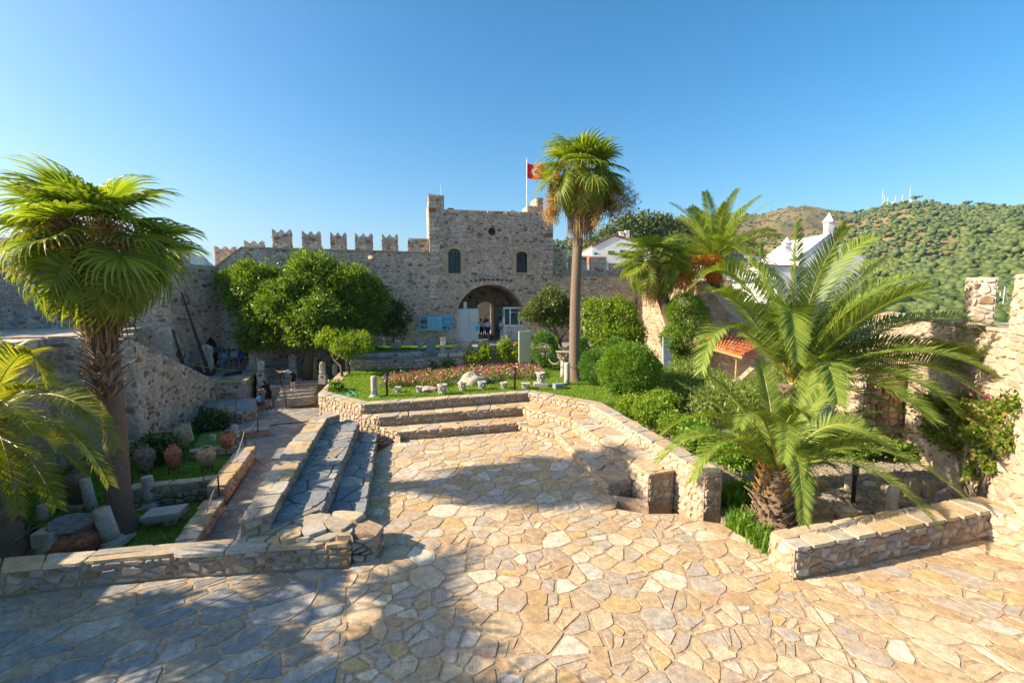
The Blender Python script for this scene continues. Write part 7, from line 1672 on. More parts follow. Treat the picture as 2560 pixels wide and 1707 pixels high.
person('person in a black shirt and shorts leaning towards the arched niche', G3(672, 1022, PATH), 62, 1.74, 'lean', top=(.012,.012,.014), bottom=(.012,.012,.014), shoes=(.02,.02,.02), legs='short')
person('crouching child in a bright blue shirt at the arched niche', G3(655, 1024, PATH), 52, 1.35, 'crouch', top=(.07,.30,.60), bottom=(.25,.03,.03), shoes=(.2,.45,.6))
# visitors in the gateway
g_ = lambda sx, sy: G3(sx, sy, GT)
person('visitor with a beige shirt and dark shorts walking in through the gate', g_(1203, 851), 5, 1.74, 'stand', top=(.48,.43,.34), bottom=(.015,.015,.02), shoes=(.2,.1,.08))
person('visitor in a white printed shirt and navy shorts walking in through the gate', g_(1219, 851), -4, 1.72, 'walk', top=(.62,.62,.66), bottom=(.02,.03,.10), shoes=(.3,.12,.1), hair=(.02,.02,.02))
person('visitor with a light blue shirt standing by the ticket booth', g_(1250, 846), 60, 1.76, 'stand', top=(.18,.38,.62), bottom=(.12,.16,.24), legs='short')
person('visitor in a long white dress with a headscarf and brown bag beside the ticket booth', g_(1256, 850), 10, 1.68, 'stand', top=(.72,.70,.64), bottom=(.7,.68,.62), hair=(.55,.50,.42), long_hair=True, dress=.18, sleeves=.9, legs='long', bag=((-.18,-.1,1.0), .13, (.35,.25,.14)))
person('small child with a white cap and pale green shirt near the ticket booth', g_(1273, 852), 150, 1.14, 'stand', top=(.45,.55,.38), bottom=(.55,.45,.40), shoes=(.7,.7,.7), cap=(.75,.75,.76))
person('dark haired visitor further inside the vaulted passage', G3(1210, 848, GT), 170, 1.66, 'stand', top=(.05,.05,.06), bottom=(.05,.05,.06), over=None).location.y += 2.2
# right garden
person('visitor in a white shirt and dark trousers behind the oleanders', G3(1830, 1034, RG), -20, 1.76, 'walk', top=(.72,.73,.76), bottom=(.02,.03,.07), legs='long', hair=(.12,.06,.03))
person('long haired visitor in a white top and denim on the garden stair', G3(1900, 985, RG + .25), -15, 1.68, 'stand', top=(.70,.66,.64), bottom=(.10,.20,.33), legs='short', hair=(.20,.10,.05), long_hair=True, sleeves=.15)

# statues
def statue(label, loc, H, parts, plinth=None, rz=0, seed=1, pm=None, group='headless marble statues'):
    """draped torso as one weathered mass; parts in units of H"""
    t = thing('marble_statue', label, 'statue', loc, group, rz=R(rz)); z0 = plinth[1] if plinth else 0
    P = [(Vector((a[0], a[1], a[2])) * H + Vector((0, 0, z0)), a[3] * H, Vector((a[4], a[5], a[6])) * H + Vector((0, 0, z0)), a[7] * H, 0) for a in parts]
    m2 = blob(P, .018); n = len(m2.vertices); co = np.zeros(n * 3, np.float32); m2.vertices.foreach_get('co', co); co = co.reshape(-1, 3)
    for i in range(n):
        v = co[i]; a = math.atan2(v[1], v[0]); d = .022 * H * math.sin(a * 11 + v[2] * 5 + seed) + .03 * H * noise.noise(Vector(v * (5 / H)) + Vector((seed, 0, 0))); q = np.array((v[0], v[1])); l = np.linalg.norm(q) + 1e-6; co[i, :2] += q / l * d
    m2.vertices.foreach_set('co', co.ravel()); paint(m2, P, [M['marble']]); ob('figure', m2, t)
    if plinth: w_, h_ = plinth; ob('pedestal', boxm((0, 0, h_ / 2), (w_ / 2, 0, 0), (0, w_ * .42, 0), (0, 0, h_ / 2), pm or M['dressed'], 'pedestal'), t); 
    if plinth and plinth[1] > .4: ob('plaque', boxm((0, -w_ * .42 - .008, h_ * .8), (w_ * .14, 0, 0), (0, .008, 0), (0, 0, h_ * .08), M['black'], 'plaque'), t)
    return t
torso = [(-.1,0,.12,.17,-.08,0,.55,.15),(.1,0,.12,.17,.08,0,.55,.15),(-.13,0,.55,.13,-.15,0,.82,.11),(.13,0,.55,.13,.15,0,.82,.11),(-.14,0,.84,.10,.14,0,.84,.10),(0,0,.86,.08,0,0,.95,.07),(-.2,.02,.8,.08,-.22,-.05,.5,.07),(.2,.02,.8,.08,.16,-.12,.55,.06)]
tall = [(-.07,0,.05,.12,-.06,0,.5,.11),(.07,0,.05,.12,.06,0,.5,.11),(-.07,0,.5,.10,-.09,0,.85,.09),(.07,0,.5,.10,.09,0,.85,.09),(-.09,0,.88,.08,.09,0,.88,.08),(0,0,.88,.06,0,0,.96,.05),(-.13,0,.84,.05,-.1,-.1,.6,.05),(.02,-.1,.62,.06,.13,-.06,.8,.05)]
stump = [(0,0,.1,.2,0,0,.85,.19),(-.06,-.05,.2,.16,-.05,-.04,.8,.15)]
def st(lb, sx, sy, z, hpx, parts, pl_=None, rz=0, seed=1, pm=None): p = G3(sx, sy, z); k = depth_k(p); return statue(lb, p, hpx * k, parts, (pl_[0] * k, pl_[1] * k) if pl_ else None, rz, seed, pm)
st('pale headless robed statue beside the tall rusty anchor', 522, 934, PLAT, 66, tall, (22, 8), seed=2, pm=M['marble']); st('tall cream headless statue next to the seated visitors', 637, 922, PLAT, 66, [tuple(v * 1.0 for v in a) for a in tall], (28, 9), seed=3, pm=M['dressed'])
st('broken white torso by the iron railing at the platform corner', 656, 962, LAND, 30, torso, (18, 32), seed=4, pm=M['marble'])
st('headless draped torso on a wide pedestal, closer to the railing', 733, 942, LAND, 36, torso, (30, 22), seed=5); st('headless armoured torso on a square pedestal beside the garden lamp', 785, 941, LAND, 32, torso, (26, 20), seed=6); st('smooth oval stone bust on a tall block at the lawn wall', 808, 959, LAND, 32, stump, (17, 23), seed=7, pm=M['marble'])
st('rough marble capital lump at the lawn wall under the crooked tree', 838, 938, LAND + .4, 28, stump, None, seed=8); st('small white seated statuette by the path bed', 588, 1092, -5.9, 30, torso, (16, 3), seed=9, pm=M['marble'])
st('white armless torso on a round foot on the gravel', 2228, 1282, RG, 62, stump, (40, 6), seed=10, pm=M['dressed']); st('pale weathered relief fragment on the gravel behind the lamp', 2120, 1228, RG, 40, stump, (30, 6), seed=11)
gs = 'marble fragments on the upper lawn'
for lb, sx, sy, w, h, d, tp in (('carved white block on the upper lawn, beneath the small dark tree',991,871,22,20,14,1),('tall pale stone slab on the upper lawn beside the blue board',1108,866,14,24,8,1),('rough dark upright stone against the wall under the blue board',1037,862,12,24,10,1),('low rounded stone behind the ball shaped stone',1057,858,18,14,14,.7),('dark stone bench block in the shade of the big tree',950,866,30,26,12,1),('white carved cube at the base of the panelled booth',1153,872,18,16,14,1)): block(lb, sx, sy, -3.8, w, h, d, name='marble_fragment', cat='stone fragment', group=gs, taper=tp, chip=.2)
block('triangular carved pediment corner on the upper lawn', 1018, 864, -3.8, 30, 20, 6, name='pediment_fragment', cat='stone fragment', taper=.25, chip=.1)
V, f = lathe([(.24, 0), (.24, .08), (.1, .1), (.2, .2), (.22, .32), (.15, .42), (.02, .46)], 16); ob('stone_ball', mesh('stone_ball', V, f, M['marble'], smooth=True), None, G3(1051, 872, -3.8), label='ball shaped stone on a square foot on the upper lawn', cat='stone')
V, f = lathe([(.1, 0), (.22, .15), (.24, .3), (.14, .42), (.12, .46)], 14); ob('small_jar', mesh('small_jar', V, f, M['terracotta'], smooth=True), None, G3(1293, 872, GT), label='reddish pot beside the grey green panel on the terrace', cat='pot')
# right garden stones
for lb, sx, sy, w, h, d, mt, tp in (('upright dark slate slab behind the low front wall',2352,1298,42,74,8,'slate',.85),('pale square stone pillar behind the torso on the gravel',2278,1240,26,44,20,'dressed',1),('brown stone block beside the pale pillar',2325,1240,28,40,20,'coping',1),('flat pale stone plinth on the gravel',2235,1262,60,14,26,'dressed',1),('long flat slab lying near the buttress foot',2300,1228,60,10,30,'coping',1),('low block at the top of the garden steps',2050,1215,36,16,20,'coping',1),('rounded pale stone fragment at the gravel edge',2175,1215,26,12,18,'marble',.7)): block(lb, sx, sy, RG, w, h, d, mat=mt, taper=tp, name='carved_stone', chip=.1)
def pebbles():
    r = np.random.RandomState(9); V, Fc = [], []; poly = [G(*p, RG) for p in ((1990,1200),(2020,1150),(2140,1130),(2290,1130),(2420,1225),(2440,1275),(2200,1300),(2130,1290))]; xs = [p[0] for p in poly]; ys = [p[1] for p in poly]; n = 0
    while n < 8000:
        x, y = r.uniform(min(xs), max(xs)), r.uniform(min(ys), max(ys))
        if not inside((x, y), poly): continue
        s = r.uniform(.025, .06); a = r.uniform(0, 6.28); o = len(V); c, q = math.cos(a), math.sin(a)
        for k in range(5): b = k * 1.2566; px, py = s * math.cos(b) * 1.3, s * math.sin(b); V.append((x + px * c - py * q, y + px * q + py * c, RG)); 
        for k in range(5): b = k * 1.2566; px, py = s * .6 * math.cos(b) * 1.3, s * .6 * math.sin(b); V.append((x + px * c - py * q, y + px * q + py * c, RG + s * .7))
        Fc += [(o+k, o+(k+1)%5, o+5+(k+1)%5, o+5+k) for k in range(5)] + [(o+5, o+6, o+7, o+8, o+9)]; n += 1
    ob('gravel', mesh('gravel', V, Fc, stone_mat('gravel_stones', [(.36,.30,.22),(.26,.24,.22),(.44,.38,.30),(.20,.18,.16),(.40,.31,.2)], grain=20)), None, kind='stuff')
pebbles()
# tiled shed
t = thing('tiled_shed', 'open shed with an orange tiled roof on a timber post behind the feather palm', 'shed')
A4, B4, C4, D4 = D(1776,866,25.2), D(1856,889,23.8), D(1950,846,26.6), D(1756,824,28.6); D4b = D(1770, 826, 28.4)
M['tile'] = stone_mat('orange_roof_tile', [(.62,.20,.05),(.55,.16,.04),(.68,.25,.07),(.50,.15,.05),(.60,.28,.12)], grain=12, amount=.25, bump=.2)
rs_ = ob('roof', mesh('roof', [A4, B4, C4, D4] + [p - Vector((0, 0, .08)) for p in (A4, B4, C4, D4)], [(0,1,2,3),(7,6,5,4),(0,4,5,1),(1,5,6,2),(2,6,7,3),(3,7,4,0)], M['tile']), t)
nr_ = 15
for i in range(nr_):
    a0_ = A4.lerp(B4, (i + .5) / nr_); b0_ = D4.lerp(C4, (i + .5) / nr_); nt_ = 7
    for j in range(nt_):
        p, q = a0_.lerp(b0_, j / nt_ - .02), a0_.lerp(b0_, (j + 1) / nt_); d = (q - p).normalized(); s = (B4 - A4).normalized(); u_ = s.cross(d).normalized(); u_ = u_ if u_.z > 0 else -u_; V = []
        for pt, ra_, li in ((p, .075, .05), (q, .06, .02)):
            for k_ in range(5): a = math.pi * k_ / 4; V.append(pt + s * (ra_ * math.cos(a)) + u_ * (ra_ * math.sin(a) + li))
        ob('roof_tile', mesh('roof_tile', V, [(k_, k_ + 1, k_ + 6, k_ + 5) for k_ in range(4)] + [(0, 1, 2, 3, 4)], M['tile']), rs_)
V, f = tube([B4 + Vector((0, 0, .06)), C4 + Vector((0, 0, .06))], .11, 8); ob('ridge_tiles', mesh('ridge_tiles', V, f, M['terracotta']), rs_)
wood = plain('pale_timber', (.38,.26,.12), .7); pb_ = G3(1842, 955, RG)
pt_ = D(1842, 892, 24.3); V, f = tube([(pt_.x, pt_.y, RG), pt_], .06, 8); ob('post', mesh('post', V, f, wood), t); V, f = tube([pt_ + Vector((-.2, 0, .05)), pt_ - Vector((0, 0, .25))], .04, 6); ob('brace', mesh('brace', V, f, wood), t)
V, f = tube([A4 - Vector((0, 0, .14)), B4 - Vector((0, 0, .14))], .06, 6); ob('beam', mesh('beam', V, f, wood), t)
wl = [D4 - Vector((0, 0, .1)), C4 - Vector((0, 0, .1)), Vector((C4.x, C4.y, RG)), Vector((D4.x, D4.y, RG))]; board('back_wall', None, (wl[3], wl[2], wl[1], wl[0]), M['mortar_castle'], None, .4, parent=t)
for lb, a, b in (('sloping stone parapet of the garden stair nearer the shed', (1848,948,23.2), (1912,890,25.2)), ('sloping stone parapet of the garden stair nearer the palm', (1898,972,21.2), (1952,926,23.4))):
    p, q = D(*a), D(*b); d = q - p; s = Vector((.14, -.04, 0)); V = [p - s, p + s, q + s, q - s] + [Vector((v.x, v.y, RG)) for v in (p - s, p + s, q + s, q - s)]; t2_ = thing('stair_parapet', lb, 'parapet'); ob('core', mesh('core', V, [(0,1,2,3),(0,4,5,1),(1,5,6,2),(2,6,7,3),(3,7,4,0)], M['dressed']), t2_)
# ================================================================ HILL, MOUNTAIN, TOWN
RIDGE = [(1300,640),(1380,606),(1428,602),(1474,601),(1513,596),(1559,563),(1599,556),(1680,548),(1760,540),(1848,533),(1900,538),(1964,519),(2021,515),(2079,525),(2149,533),(2203,519),(2235,508),(2289,503),(2346,511),(2397,519),(2452,519),(2506,523),(2560,519),(2700,512),(2900,530),(3300,600)]
def ridge(sx):
    for (a, b), (c, d) in zip(RIDGE, RIDGE[1:]):
        if a <= sx <= c: return b + (d - b) * (sx - a) / (c - a)
    return 640
RD = lambda sx: 900 + 250 * math.sin(sx * .004)          # ridge distance
def hill_pt(sx, t):
    """t 0 at the foot, 1 on the ridge"""
    top = D(sx, ridge(sx), RD(sx)); zr = top.z; foot = Vector((top.x * .27, top.y * .27, -17)); x, y = foot.x + (top.x - foot.x) * t, foot.y + (top.y - foot.y) * t
    z = -17 + (zr + 17) * (t ** 1.15); amp = math.sin(math.pi * min(1, t)) * zr * .20
    z += amp * noise.fractal(Vector((x * .006, y * .006, 2)), 1, 2, 4) * .8
    lim = zr / RD(sx) * math.hypot(x, y) / math.hypot(top.x, top.y) * RD(sx)
    return Vector((x, y, min(z, lim * .97) if t < .98 else z))
def hillside():
    xs = list(range(1300, 3310, 16)); m = 46; V, f = [], []
    for sx in xs:
        for j in range(m): V.append(hill_pt(sx, j / (m - 4)) if j < m - 3 else hill_pt(sx, 1.0) * (1 + .10 * (j - m + 4)) - Vector((0, 0, 30 * (j - m + 4))))
    n = len(xs)
    for i in range(n - 1):
        for j in range(m - 1): f.append((i*m+j, (i+1)*m+j, (i+1)*m+j+1, i*m+j+1))
    mt, nt, b = NT('hill_scrub'); L = nt.links.new; g = nt.nodes.new('ShaderNodeNewGeometry'); n1 = N(nt, 'ShaderNodeTexNoise', Scale=.012, Detail=10.0, Roughness=.7); n2 = N(nt, 'ShaderNodeTexNoise', Scale=.12, Detail=6.0, Roughness=.8)
    L(g.outputs['Position'], n1.inputs['Vector']); L(g.outputs['Position'], n2.inputs['Vector'])
    ad = N(nt, 'ShaderNodeMath', operation='ADD'); L(n1.outputs[0], ad.inputs[0]); L(n2.outputs[0], ad.inputs[1]); hf = N(nt, 'ShaderNodeMath', operation='MULTIPLY'); hf.inputs[1].default_value = .5; L(ad.outputs[0], hf.inputs[0])
    r = ramp(nt, [(.10,.13,.03), (.16,.14,.05), (.24,.13,.06), (.19,.16,.06), (.09,.13,.03)], pos=[.38, .46, .52, .57, .64]); L(hf.outputs[0], r.inputs[0]); L(r.outputs[0], b.inputs['Base Color']); b.inputs['Roughness'].default_value = .95
    struct('hill', mesh('hill', V, f, mt, smooth=True))
hillside()
M['pine'] = leaf_mat('pine_canopy', [(.04,.072,.013),(.065,.10,.017),(.09,.125,.022),(.12,.145,.03)], trans=.1, rough=.7)
M['scrub'] = leaf_mat('scrub', [(.09,.13,.025),(.14,.17,.03),(.07,.10,.02)], trans=.1, rough=.8)
def clumps(name, pts, mats, seed, kind='stuff', parent=None):
    """puffy tree crowns: pts = (position, radius, height, material index)"""
    r = np.random.RandomState(seed); t_ = (1 + 5 ** .5) / 2
    I = np.array([(-1,t_,0),(1,t_,0),(-1,-t_,0),(1,-t_,0),(0,-1,t_),(0,1,t_),(0,-1,-t_),(0,1,-t_),(t_,0,-1),(t_,0,1),(-t_,0,-1),(-t_,0,1)]) / 1.902
    Fi = np.array([(0,11,5),(0,5,1),(0,1,7),(0,7,10),(0,10,11),(1,5,9),(5,11,4),(11,10,2),(10,7,6),(7,1,8),(3,9,4),(3,4,2),(3,2,6),(3,6,8),(3,8,9),(4,9,5),(2,4,11),(6,2,10),(8,6,7),(9,8,1)])
    V, Fc, mi = [], [], []
    for p, rad, h, m in pts:
        for k in range(4):
            q = r.normal(0, .45, 3) * (rad, rad, h * .6); s = r.uniform(.45, .75); o = len(V) * 12
            V.append(np.array(tuple(p)) + q + I * (rad * s, rad * s, h * s) * r.uniform(.7, 1.25, (12, 1))); Fc.append(Fi + o); mi += [m] * 20
    me = fmesh(name, np.concatenate(V), np.concatenate(Fc), mats); me.polygons.foreach_set('material_index', np.array(mi, np.int32)); me.update(); return ob(name, me, parent, kind=kind)
rr_ = random.Random(77); pts = []
while len(pts) < 11000:
    sx = rr_.uniform(1340, 2760); t0_ = rr_.random(); t_ = t0_
    dens = (.95 if sx > 2250 else .55 + .4 * (sx - 2050) / 200 if sx > 2050 else .42) * (1.0 if t_ < .8 else .8)
    if sx < 1850: dens = .8 if t_ > .5 else .7
    p = hill_pt(sx, t_); nz = noise.noise(Vector((p.x * .008, p.y * .008, 5)))
    if sx > 2200 and .35 < t_ < .62 and nz > .1: dens *= .25
    if rr_.random() > dens * (1 + nz * 1.3): continue
    s = rr_.uniform(1.6, 6.2) * (.8 if sx < 2100 else 1.05); big = sx > 2080 or sx < 1800
    pts.append((p + Vector((0, 0, s * .5)), s if big else s * .7, s * .8 if big else s * .45, 0 if (big or rr_.random() < .3) else 1))
clumps('pine_forest', pts, [M['pine'], M['scrub']], 5)
for k_, (sx, lb) in enumerate(((2289,'tall pine on the hill crest just past the radio masts'),(2416,'wide airy pine standing alone on the hill crest'),(2452,'round pine on the hill crest next to the airy pine'),(2482,'small pine on the far end of the hill crest'),(2155,'flat topped pine on the crest before the radio masts'))):
    p = D(sx, ridge(sx), RD(sx)); s = (9, 10, 7, 6, 6)[k_]; t = thing('pine_tree', lb, 'tree', (0, 0, 0), 'pines on the hill crest'); V, f = tube([p - Vector((0, 0, 4)), p + Vector((0, 0, s * .8))], .5, 5); ob('trunk', mesh('trunk', V, f, M['bark']), t)
    clumps('crown', [(p + Vector((rr_.gauss(0, s * .35), 0, s * (.8 + .25 * rr_.random()))), s * .5, s * .28, 0) for _ in range(5)], [M['pine']], k_, kind=None, parent=t)
# nearer wooded knoll behind the white house
leaves('near_wood', None, [(D(sx, sy, 190), (q * .17, 8, q * .13)) for sx, sy, q in ((1530,612,50),(1570,592,60),(1610,580,60),(1655,590,60),(1495,622,30),(1610,610,80),(1700,600,60),(1560,625,60),(1750,612,60))], 26000, 1.3, M['pine'], 8, cr=.9, cl=12, kind='stuff')
# radio masts
for k_, (sx, y0, y1, lb) in enumerate(((2204,517,474,'lattice radio mast, first on the hill top'),(2209,517,489,'short radio mast beside the first lattice mast'),(2217,515,492,'thin aerial between the lattice masts'),(2237,510,491,'white aerial with a drum near the hill top huts'),(2254,509,485,'aerial carrying white drums on the hill top'),(2272,513,464,'tallest lattice radio mast on the hill top'))):
    a, b = D(sx, y1 + 10, RD(sx) - 4), D(sx, y0 if y0 < y1 else y1, RD(sx) - 4); a = D(sx, y0 + 6, RD(sx) - 4); b = D(sx, y1, RD(sx) - 4)
    t = thing('radio_mast', lb, 'radio mast', a, 'radio masts on the hill'); H = b.z - a.z; V, f = [], []
    for c in ((-.9,-.9),(.9,-.9),(0,.9)): tube([(c[0], c[1], 0), (c[0] * .2, c[1] * .2, H)], .22, 4, True, V, f)
    for i in range(8): z = H * i / 8; q = 1 - i / 10; tube([(-.9 * q, -.9 * q, z), (.9 * q, -.9 * q, z + H / 8)], .15, 3, True, V, f)
    ob('lattice', mesh('lattice', V, f, M['lampglass']), t)
    for q in (.55, .75): V, f = lathe([(1.0, 0), (1.0, .8)], 8, c=(.6, -.6, H * q)); ob('dish', mesh('dish', V, f, M['white']), t)
for k_, sx in enumerate((2222, 2236, 2262, 2281)):
    p = D(sx, ridge(sx) + 1, RD(sx) - 8); o_ = ob('hut', boxm(p + Vector((0, 0, 1)), (4, 0, 0), (0, 3, 0), (0, 0, 2.6), M['white' if k_ != 2 else 'jar_cream'], 'hut'), None, label=('white hut beneath the first masts','white hut by the lone bush on the hill top','yellowish hut between the aerials on the hill top','low white hut after the tallest mast')[k_], cat='hut', group='huts on the hill top')
# blue mountain across the bay
def mountain():
    prof = [(-900,700),(-500,640),(-200,600),(0,592),(60,600),(120,640),(200,640),(300,600),(370,588),(400,592),(440,612),(480,630),(510,645),(540,668),(570,690),(640,725),(700,740)]; V, f = [], []; m = 10; Yd = 3800; xs = list(range(-900, 701, 8))
    def pr(sx):
        for (a, b), (c, d) in zip(prof, prof[1:]):
            if a <= sx <= c: return b + (d - b) * (sx - a) / (c - a)
        return 735
    for sx in xs:
        top = D(sx, pr(sx) + 3 * noise.fractal(Vector((sx * .03, 0, 0)), 1, 2, 4), Yd); base = Vector((top.x * .8, top.y * .8, -16))
        for j in range(m): t = j / (m - 1); p = base.lerp(top, t); p.z = -16 + (top.z + 16) * t + math.sin(math.pi * t) * 60 * noise.noise(Vector((p.x * .002, p.y * .002, 1))); V.append(p)
    for i in range(len(xs) - 1):
        for j in range(m - 1): f.append((i*m+j, (i+1)*m+j, (i+1)*m+j+1, i*m+j+1))
    struct('mountain', mesh('mountain', V, f, plain('mountain_forest', (.028,.05,.045), .95, noise_amt=.3, scale=.004), smooth=True))
mountain()
# white houses
M['whitewash'] = plain('whitewash', (.80,.77,.73), .8, noise_amt=.05, scale=1)
M['clay_roof'] = stone_mat('clay_roof', [(.45,.20,.11),(.40,.16,.09)], grain=2)
shut = plain('brown_shutter', (.20,.13,.09), .6)
def house(label, corners, Y, dep, gable=None, windows=(), chim=(), roof='clay_roof', name='white_house'):
    """corners: (x0, x1, y_eave, y_base) pixels at depth Y"""
    x0, x1, ye, yb = corners; a, b = D(x0, yb, Y), D(x1, yb, Y); zt_ = D(x0, ye, Y).z; t = thing(name, label, 'house', (0, 0, 0)); u = Vector((b.x - a.x, 0, 0)); n = Vector((0, dep, 0))
    zb_ = a.z; A = Vector((a.x, Y, zb_)); 
    if gable:
        gx, gy = gable; g = D(gx, gy, Y); fr_ = [A, A + u, Vector((A.x + u.x, Y, zt_)), Vector((g.x, Y, g.z)), Vector((A.x, Y, zt_))]
        V = fr_ + [p + n for p in fr_]; ob('wall', mesh('wall', V, [(0,1,2,3,4),(9,8,7,6,5)] + [(i, i + 5, (i + 1) % 5 + 5, (i + 1) % 5) for i in range(5)], M['whitewash']), t)
        e = Vector((0, -.15, 0)); up = Vector((0, 0, .12))
        for p, q in ((fr_[2], fr_[3]), (fr_[3], fr_[4])): s = (q - p).normalized() * .3; V = [p - s * (1 if p is fr_[2] else 0) + e + up, q + e + up, q + n + up, p + n + up]; V += [v + Vector((0, 0, .15)) for v in V]; ob('roof', mesh('roof', V, [(0,1,2,3),(7,6,5,4),(0,4,5,1),(1,5,6,2),(2,6,7,3),(3,7,4,0)], M[roof]), t)
    else:
        ob('wall', boxm(A + u / 2 + n / 2 + Vector((0, 0, (zt_ - zb_) / 2)), u / 2, n / 2, (0, 0, (zt_ - zb_) / 2), M['whitewash'], 'wall'), t); ob('roof', boxm(A + u / 2 + n / 2 + Vector((0, 0, zt_ - zb_ + .06)), u * .52, n * .53, (0, 0, .06), M[roof], 'roof'), t)
    for wx0, wx1, wy0, wy1, sh in windows:
        p, q = D(wx0, wy1, Y - .05), D(wx1, wy0, Y - .05); c = (p + q) / 2; wf = ob('window', boxm(c, ((q.x - p.x) / 2, 0, 0), (0, .05, 0), (0, 0, (q.z - p.z) / 2), M['glass'], 'window'), t)
        if sh: hw = (q.x - p.x) * .28; [ob('shutter', boxm(c + Vector((s * ((q.x - p.x) / 2 + hw), -.06, 0)), (hw, 0, 0), (0, .04, 0), (0, 0, (q.z - p.z) / 2), shut, 'shutter'), wf) for s in (-1, 1)]
    for cx_, y0, y1, w_ in chim:
        p, q = D(cx_, y1, Y + dep * .3), D(cx_, y0, Y + dep * .3); k = w_ * Y / F / 2; ch = ob('chimney', boxm((p + q) / 2, (k, 0, 0), (0, k, 0), (0, 0, (q.z - p.z) / 2), M['whitewash'], 'chimney'), t); ob('chimney_cap', boxm(q + Vector((0, 0, .1)), (k * 1.2, 0, 0), (0, k * 1.2, 0), (0, 0, .08), M['whitewash'], 'chimney_cap'), ch)
    return t
house('large white gabled house with brown shutters and two chimneys above the parapet', (1478, 1625, 618, 720), 62, 9, gable=(1536, 590), windows=[(1485,1493,631,643,0),(1524,1532,627,641,1),(1553,1560,625,641,1),(1583,1590,627,641,1)], chim=[(1554,583,596,10),(1568,580,598,9)])
t = thing('balcony_house', 'lower house with an orange awning seen through the parapet gap', 'house'); a = D(1495, 668, 56)
ob('wall', boxm(D(1510, 668, 57), (3.2, 0, 0), (0, 1, 0), (0, 0, 1.4), M['whitewash'], 'wall'), t); ob('awning', boxm(D(1485, 650, 55.6), (.75, 0, 0), (0, .5, .2), (0, 0, .3), M['tile'], 'awning'), t); ob('door', boxm(D(1486, 666, 55.9), (.4, 0, 0), (0, .05, 0), (0, 0, .5), shut, 'door'), t)
for k_, sx in enumerate((1527, 1533, 1548, 1560, 1580)): bush(('','','','','')[k_] + 'potted plant on the balcony of the white house, %s of the row' % ('first','second','third','fourth','last')[k_], [px_blob(sx, 640, 61, 3, 6)], 200, .3, M['l_ficus'], 200 + k_, cr=.08, name='potted_plant', cat='plant', group='balcony plants')
house('white house with a steep gable and spire chimney behind the big feather palm', (1990, 2150, 645, 760), 75, 12, gable=(2072, 588), windows=[(2172,2180,640,660,1)], chim=[(2072,556,600,17)], roof='whitewash')
p = D(2072, 556, 78.6); V, f = lathe([(1.1, 0), (.02, 1.6)], 4); ob('spire', mesh('spire', V, f, M['whitewash']), bpy.data.objects['white_house.001'], p)
house('white house with a lantern shaped chimney beside the steep gabled one', (1940, 2060, 668, 770), 68, 10, windows=[(1990,2000,690,705,0)], chim=[(1967,608,640,15)], roof='whitewash')
p = D(1967, 608, 71); V, f = lathe([(.75, 0), (.02, .95)], 4); ob('spire', mesh('spire', V, f, M['whitewash']), bpy.data.objects['white_house.002'], p)
V, f = lathe([(1.7, 0), (1.5, .3), (.9, .9), (.5, 1.2)], 12); ob('dome', mesh('dome', V, f, M['whitewash'], smooth=True), bpy.data.objects['white_house.002'], D(1967, 652, 70))
house('low white house with glass upper floor under a flat roof', (1810, 1868, 628, 700), 80, 8, windows=[(1816,1860,634,650,0)])
house('low white building beside the white parasols with a doorway', (1895, 1985, 665, 720), 52, 6, windows=[(1932,1936,668,690,0)])
house('long low tiled house between the two big feather palms', (1790, 1850, 650, 700), 60, 8)
house('small white house with a terracotta roof and a solar heater', (1872, 1925, 640, 680), 90, 8, windows=[(1880,1886,645,652,0),(1900,1906,645,652,0)])
def parasol(label, sx, sy, Y, w):
    t = thing('parasol', label, 'parasol', D(sx, sy, Y), 'white parasols behind the ramparts'); V, f = [], []; r = w * Y / F / 2; n = 8
    V = [(0, 0, r * .38)] + [(r * math.cos(2 * math.pi * k / n + .4), r * math.sin(2 * math.pi * k / n + .4), 0) for k in range(n)] + [(0, 0, r * .3)]; f = [(0, k + 1, (k + 1) % n + 1) for k in range(n)] + [(n + 1, (k + 1) % n + 1, k + 1) for k in range(n)]
    ob('canopy', mesh('canopy', V, f, M['white']), t); V, f = tube([(0, 0, -2.6), (0, 0, r * .3)], .04, 6); ob('pole', mesh('pole', V, f, M['lampglass']), t)
for a in (('large white parasol above the shaded rear wall', 1862, 708, 34, 78),('small white parasol beside the lantern chimney house', 1898, 660, 60, 34),('white parasol next to the small one by the lantern chimney house', 1930, 661, 62, 34),('white parasol beyond the large one towards the big feather palm', 1925, 700, 38, 60)): parasol(*a)
M['hull'] = M['white']
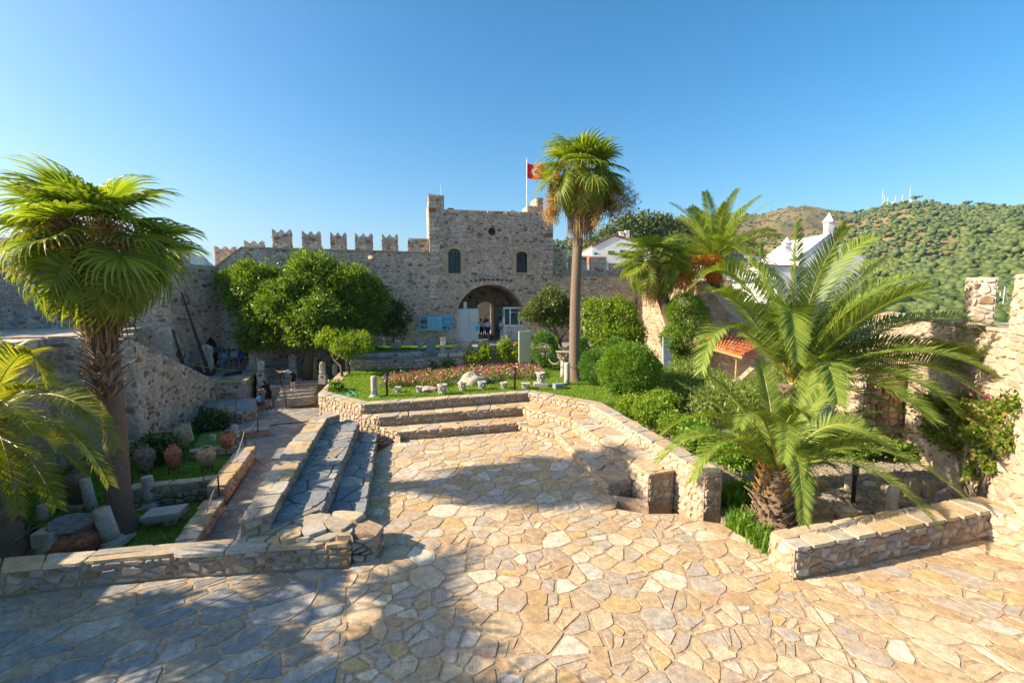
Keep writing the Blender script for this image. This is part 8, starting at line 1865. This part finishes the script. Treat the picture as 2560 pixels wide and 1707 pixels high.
def boat(label, sx, Y, mh, L):
    p = D(sx, 790, Y); p.z = -16; t = thing('sailing_boat', label, 'sailing boat', p, 'sailing boats in the marina'); V = []; n = 7
    for i in range(n):
        q = i / (n - 1) * 2 - 1; w_ = (1 - abs(q) ** 2.2) * L * .15 + .05; V += [(q * L / 2, -w_, 1.3), (q * L / 2, -w_ * .6, -.2), (q * L / 2, w_ * .6, -.2), (q * L / 2, w_, 1.3)]
    f = [(i*4+k, (i+1)*4+k, (i+1)*4+(k+1)%4, i*4+(k+1)%4) for i in range(n - 1) for k in range(4)]; ob('hull', mesh('hull', V, f, M['white']), t)
    ob('cabin', boxm((0, 0, 1.7), (L * .22, 0, 0), (0, L * .08, 0), (0, 0, .45), M['white'], 'cabin'), t); V, f = tube([(L * .05, 0, 1), (L * .05, 0, mh)], .16, 6); ob('mast', mesh('mast', V, f, M['white']), t)
    V, f = tube([(L * .05, 0, 2.6), (-L * .35, 0, 2.5)], .14, 5); ob('boom', mesh('boom', V, f, M['white']), t); V, f = [], []
    for e in (-L * .5, L * .5): tube([(L * .05, 0, mh * .97), (e, 0, 1.3)], .05, 3, True, V, f)
    ob('rigging', mesh('rigging', V, f, M['lampglass']), t)
for k_, (sx, Y, mh, L) in enumerate(((2472,255,19,13),(2484,285,21,12),(2492,250,17,11),(2501,240,20,14),(2510,300,22,12),(2479,330,20,12),(2497,340,20,12))): boat(('tall masted white boat against the merlon side','white boat second from the merlon in the gap','white boat in the middle of the gap','white boat with the thickest mast in the gap','white boat nearest the outer merlon','distant white boat near the first masts','distant white boat behind the middle masts')[k_], sx, Y, mh, L)
# thin air
hz = bpy.data.materials.new('haze'); hz.use_nodes = True; nt = hz.node_tree; nt.nodes.clear(); o_ = nt.nodes.new('ShaderNodeOutputMaterial'); pv = nt.nodes.new('ShaderNodeVolumePrincipled'); pv.inputs['Color'].default_value = (.36, .64, 1, 1); pv.inputs['Density'].default_value = HAZE; pv.inputs['Anisotropy'].default_value = 0
nt.links.new(pv.outputs[0], o_.inputs['Volume'])
s = 6500; ob('haze', boxm((0, 1500, 251.5), (s, 0, 0), (0, s, 0), (0, 0, 269), hz, 'haze'), None, kind='stuff')
bpy.context.view_layer.update()
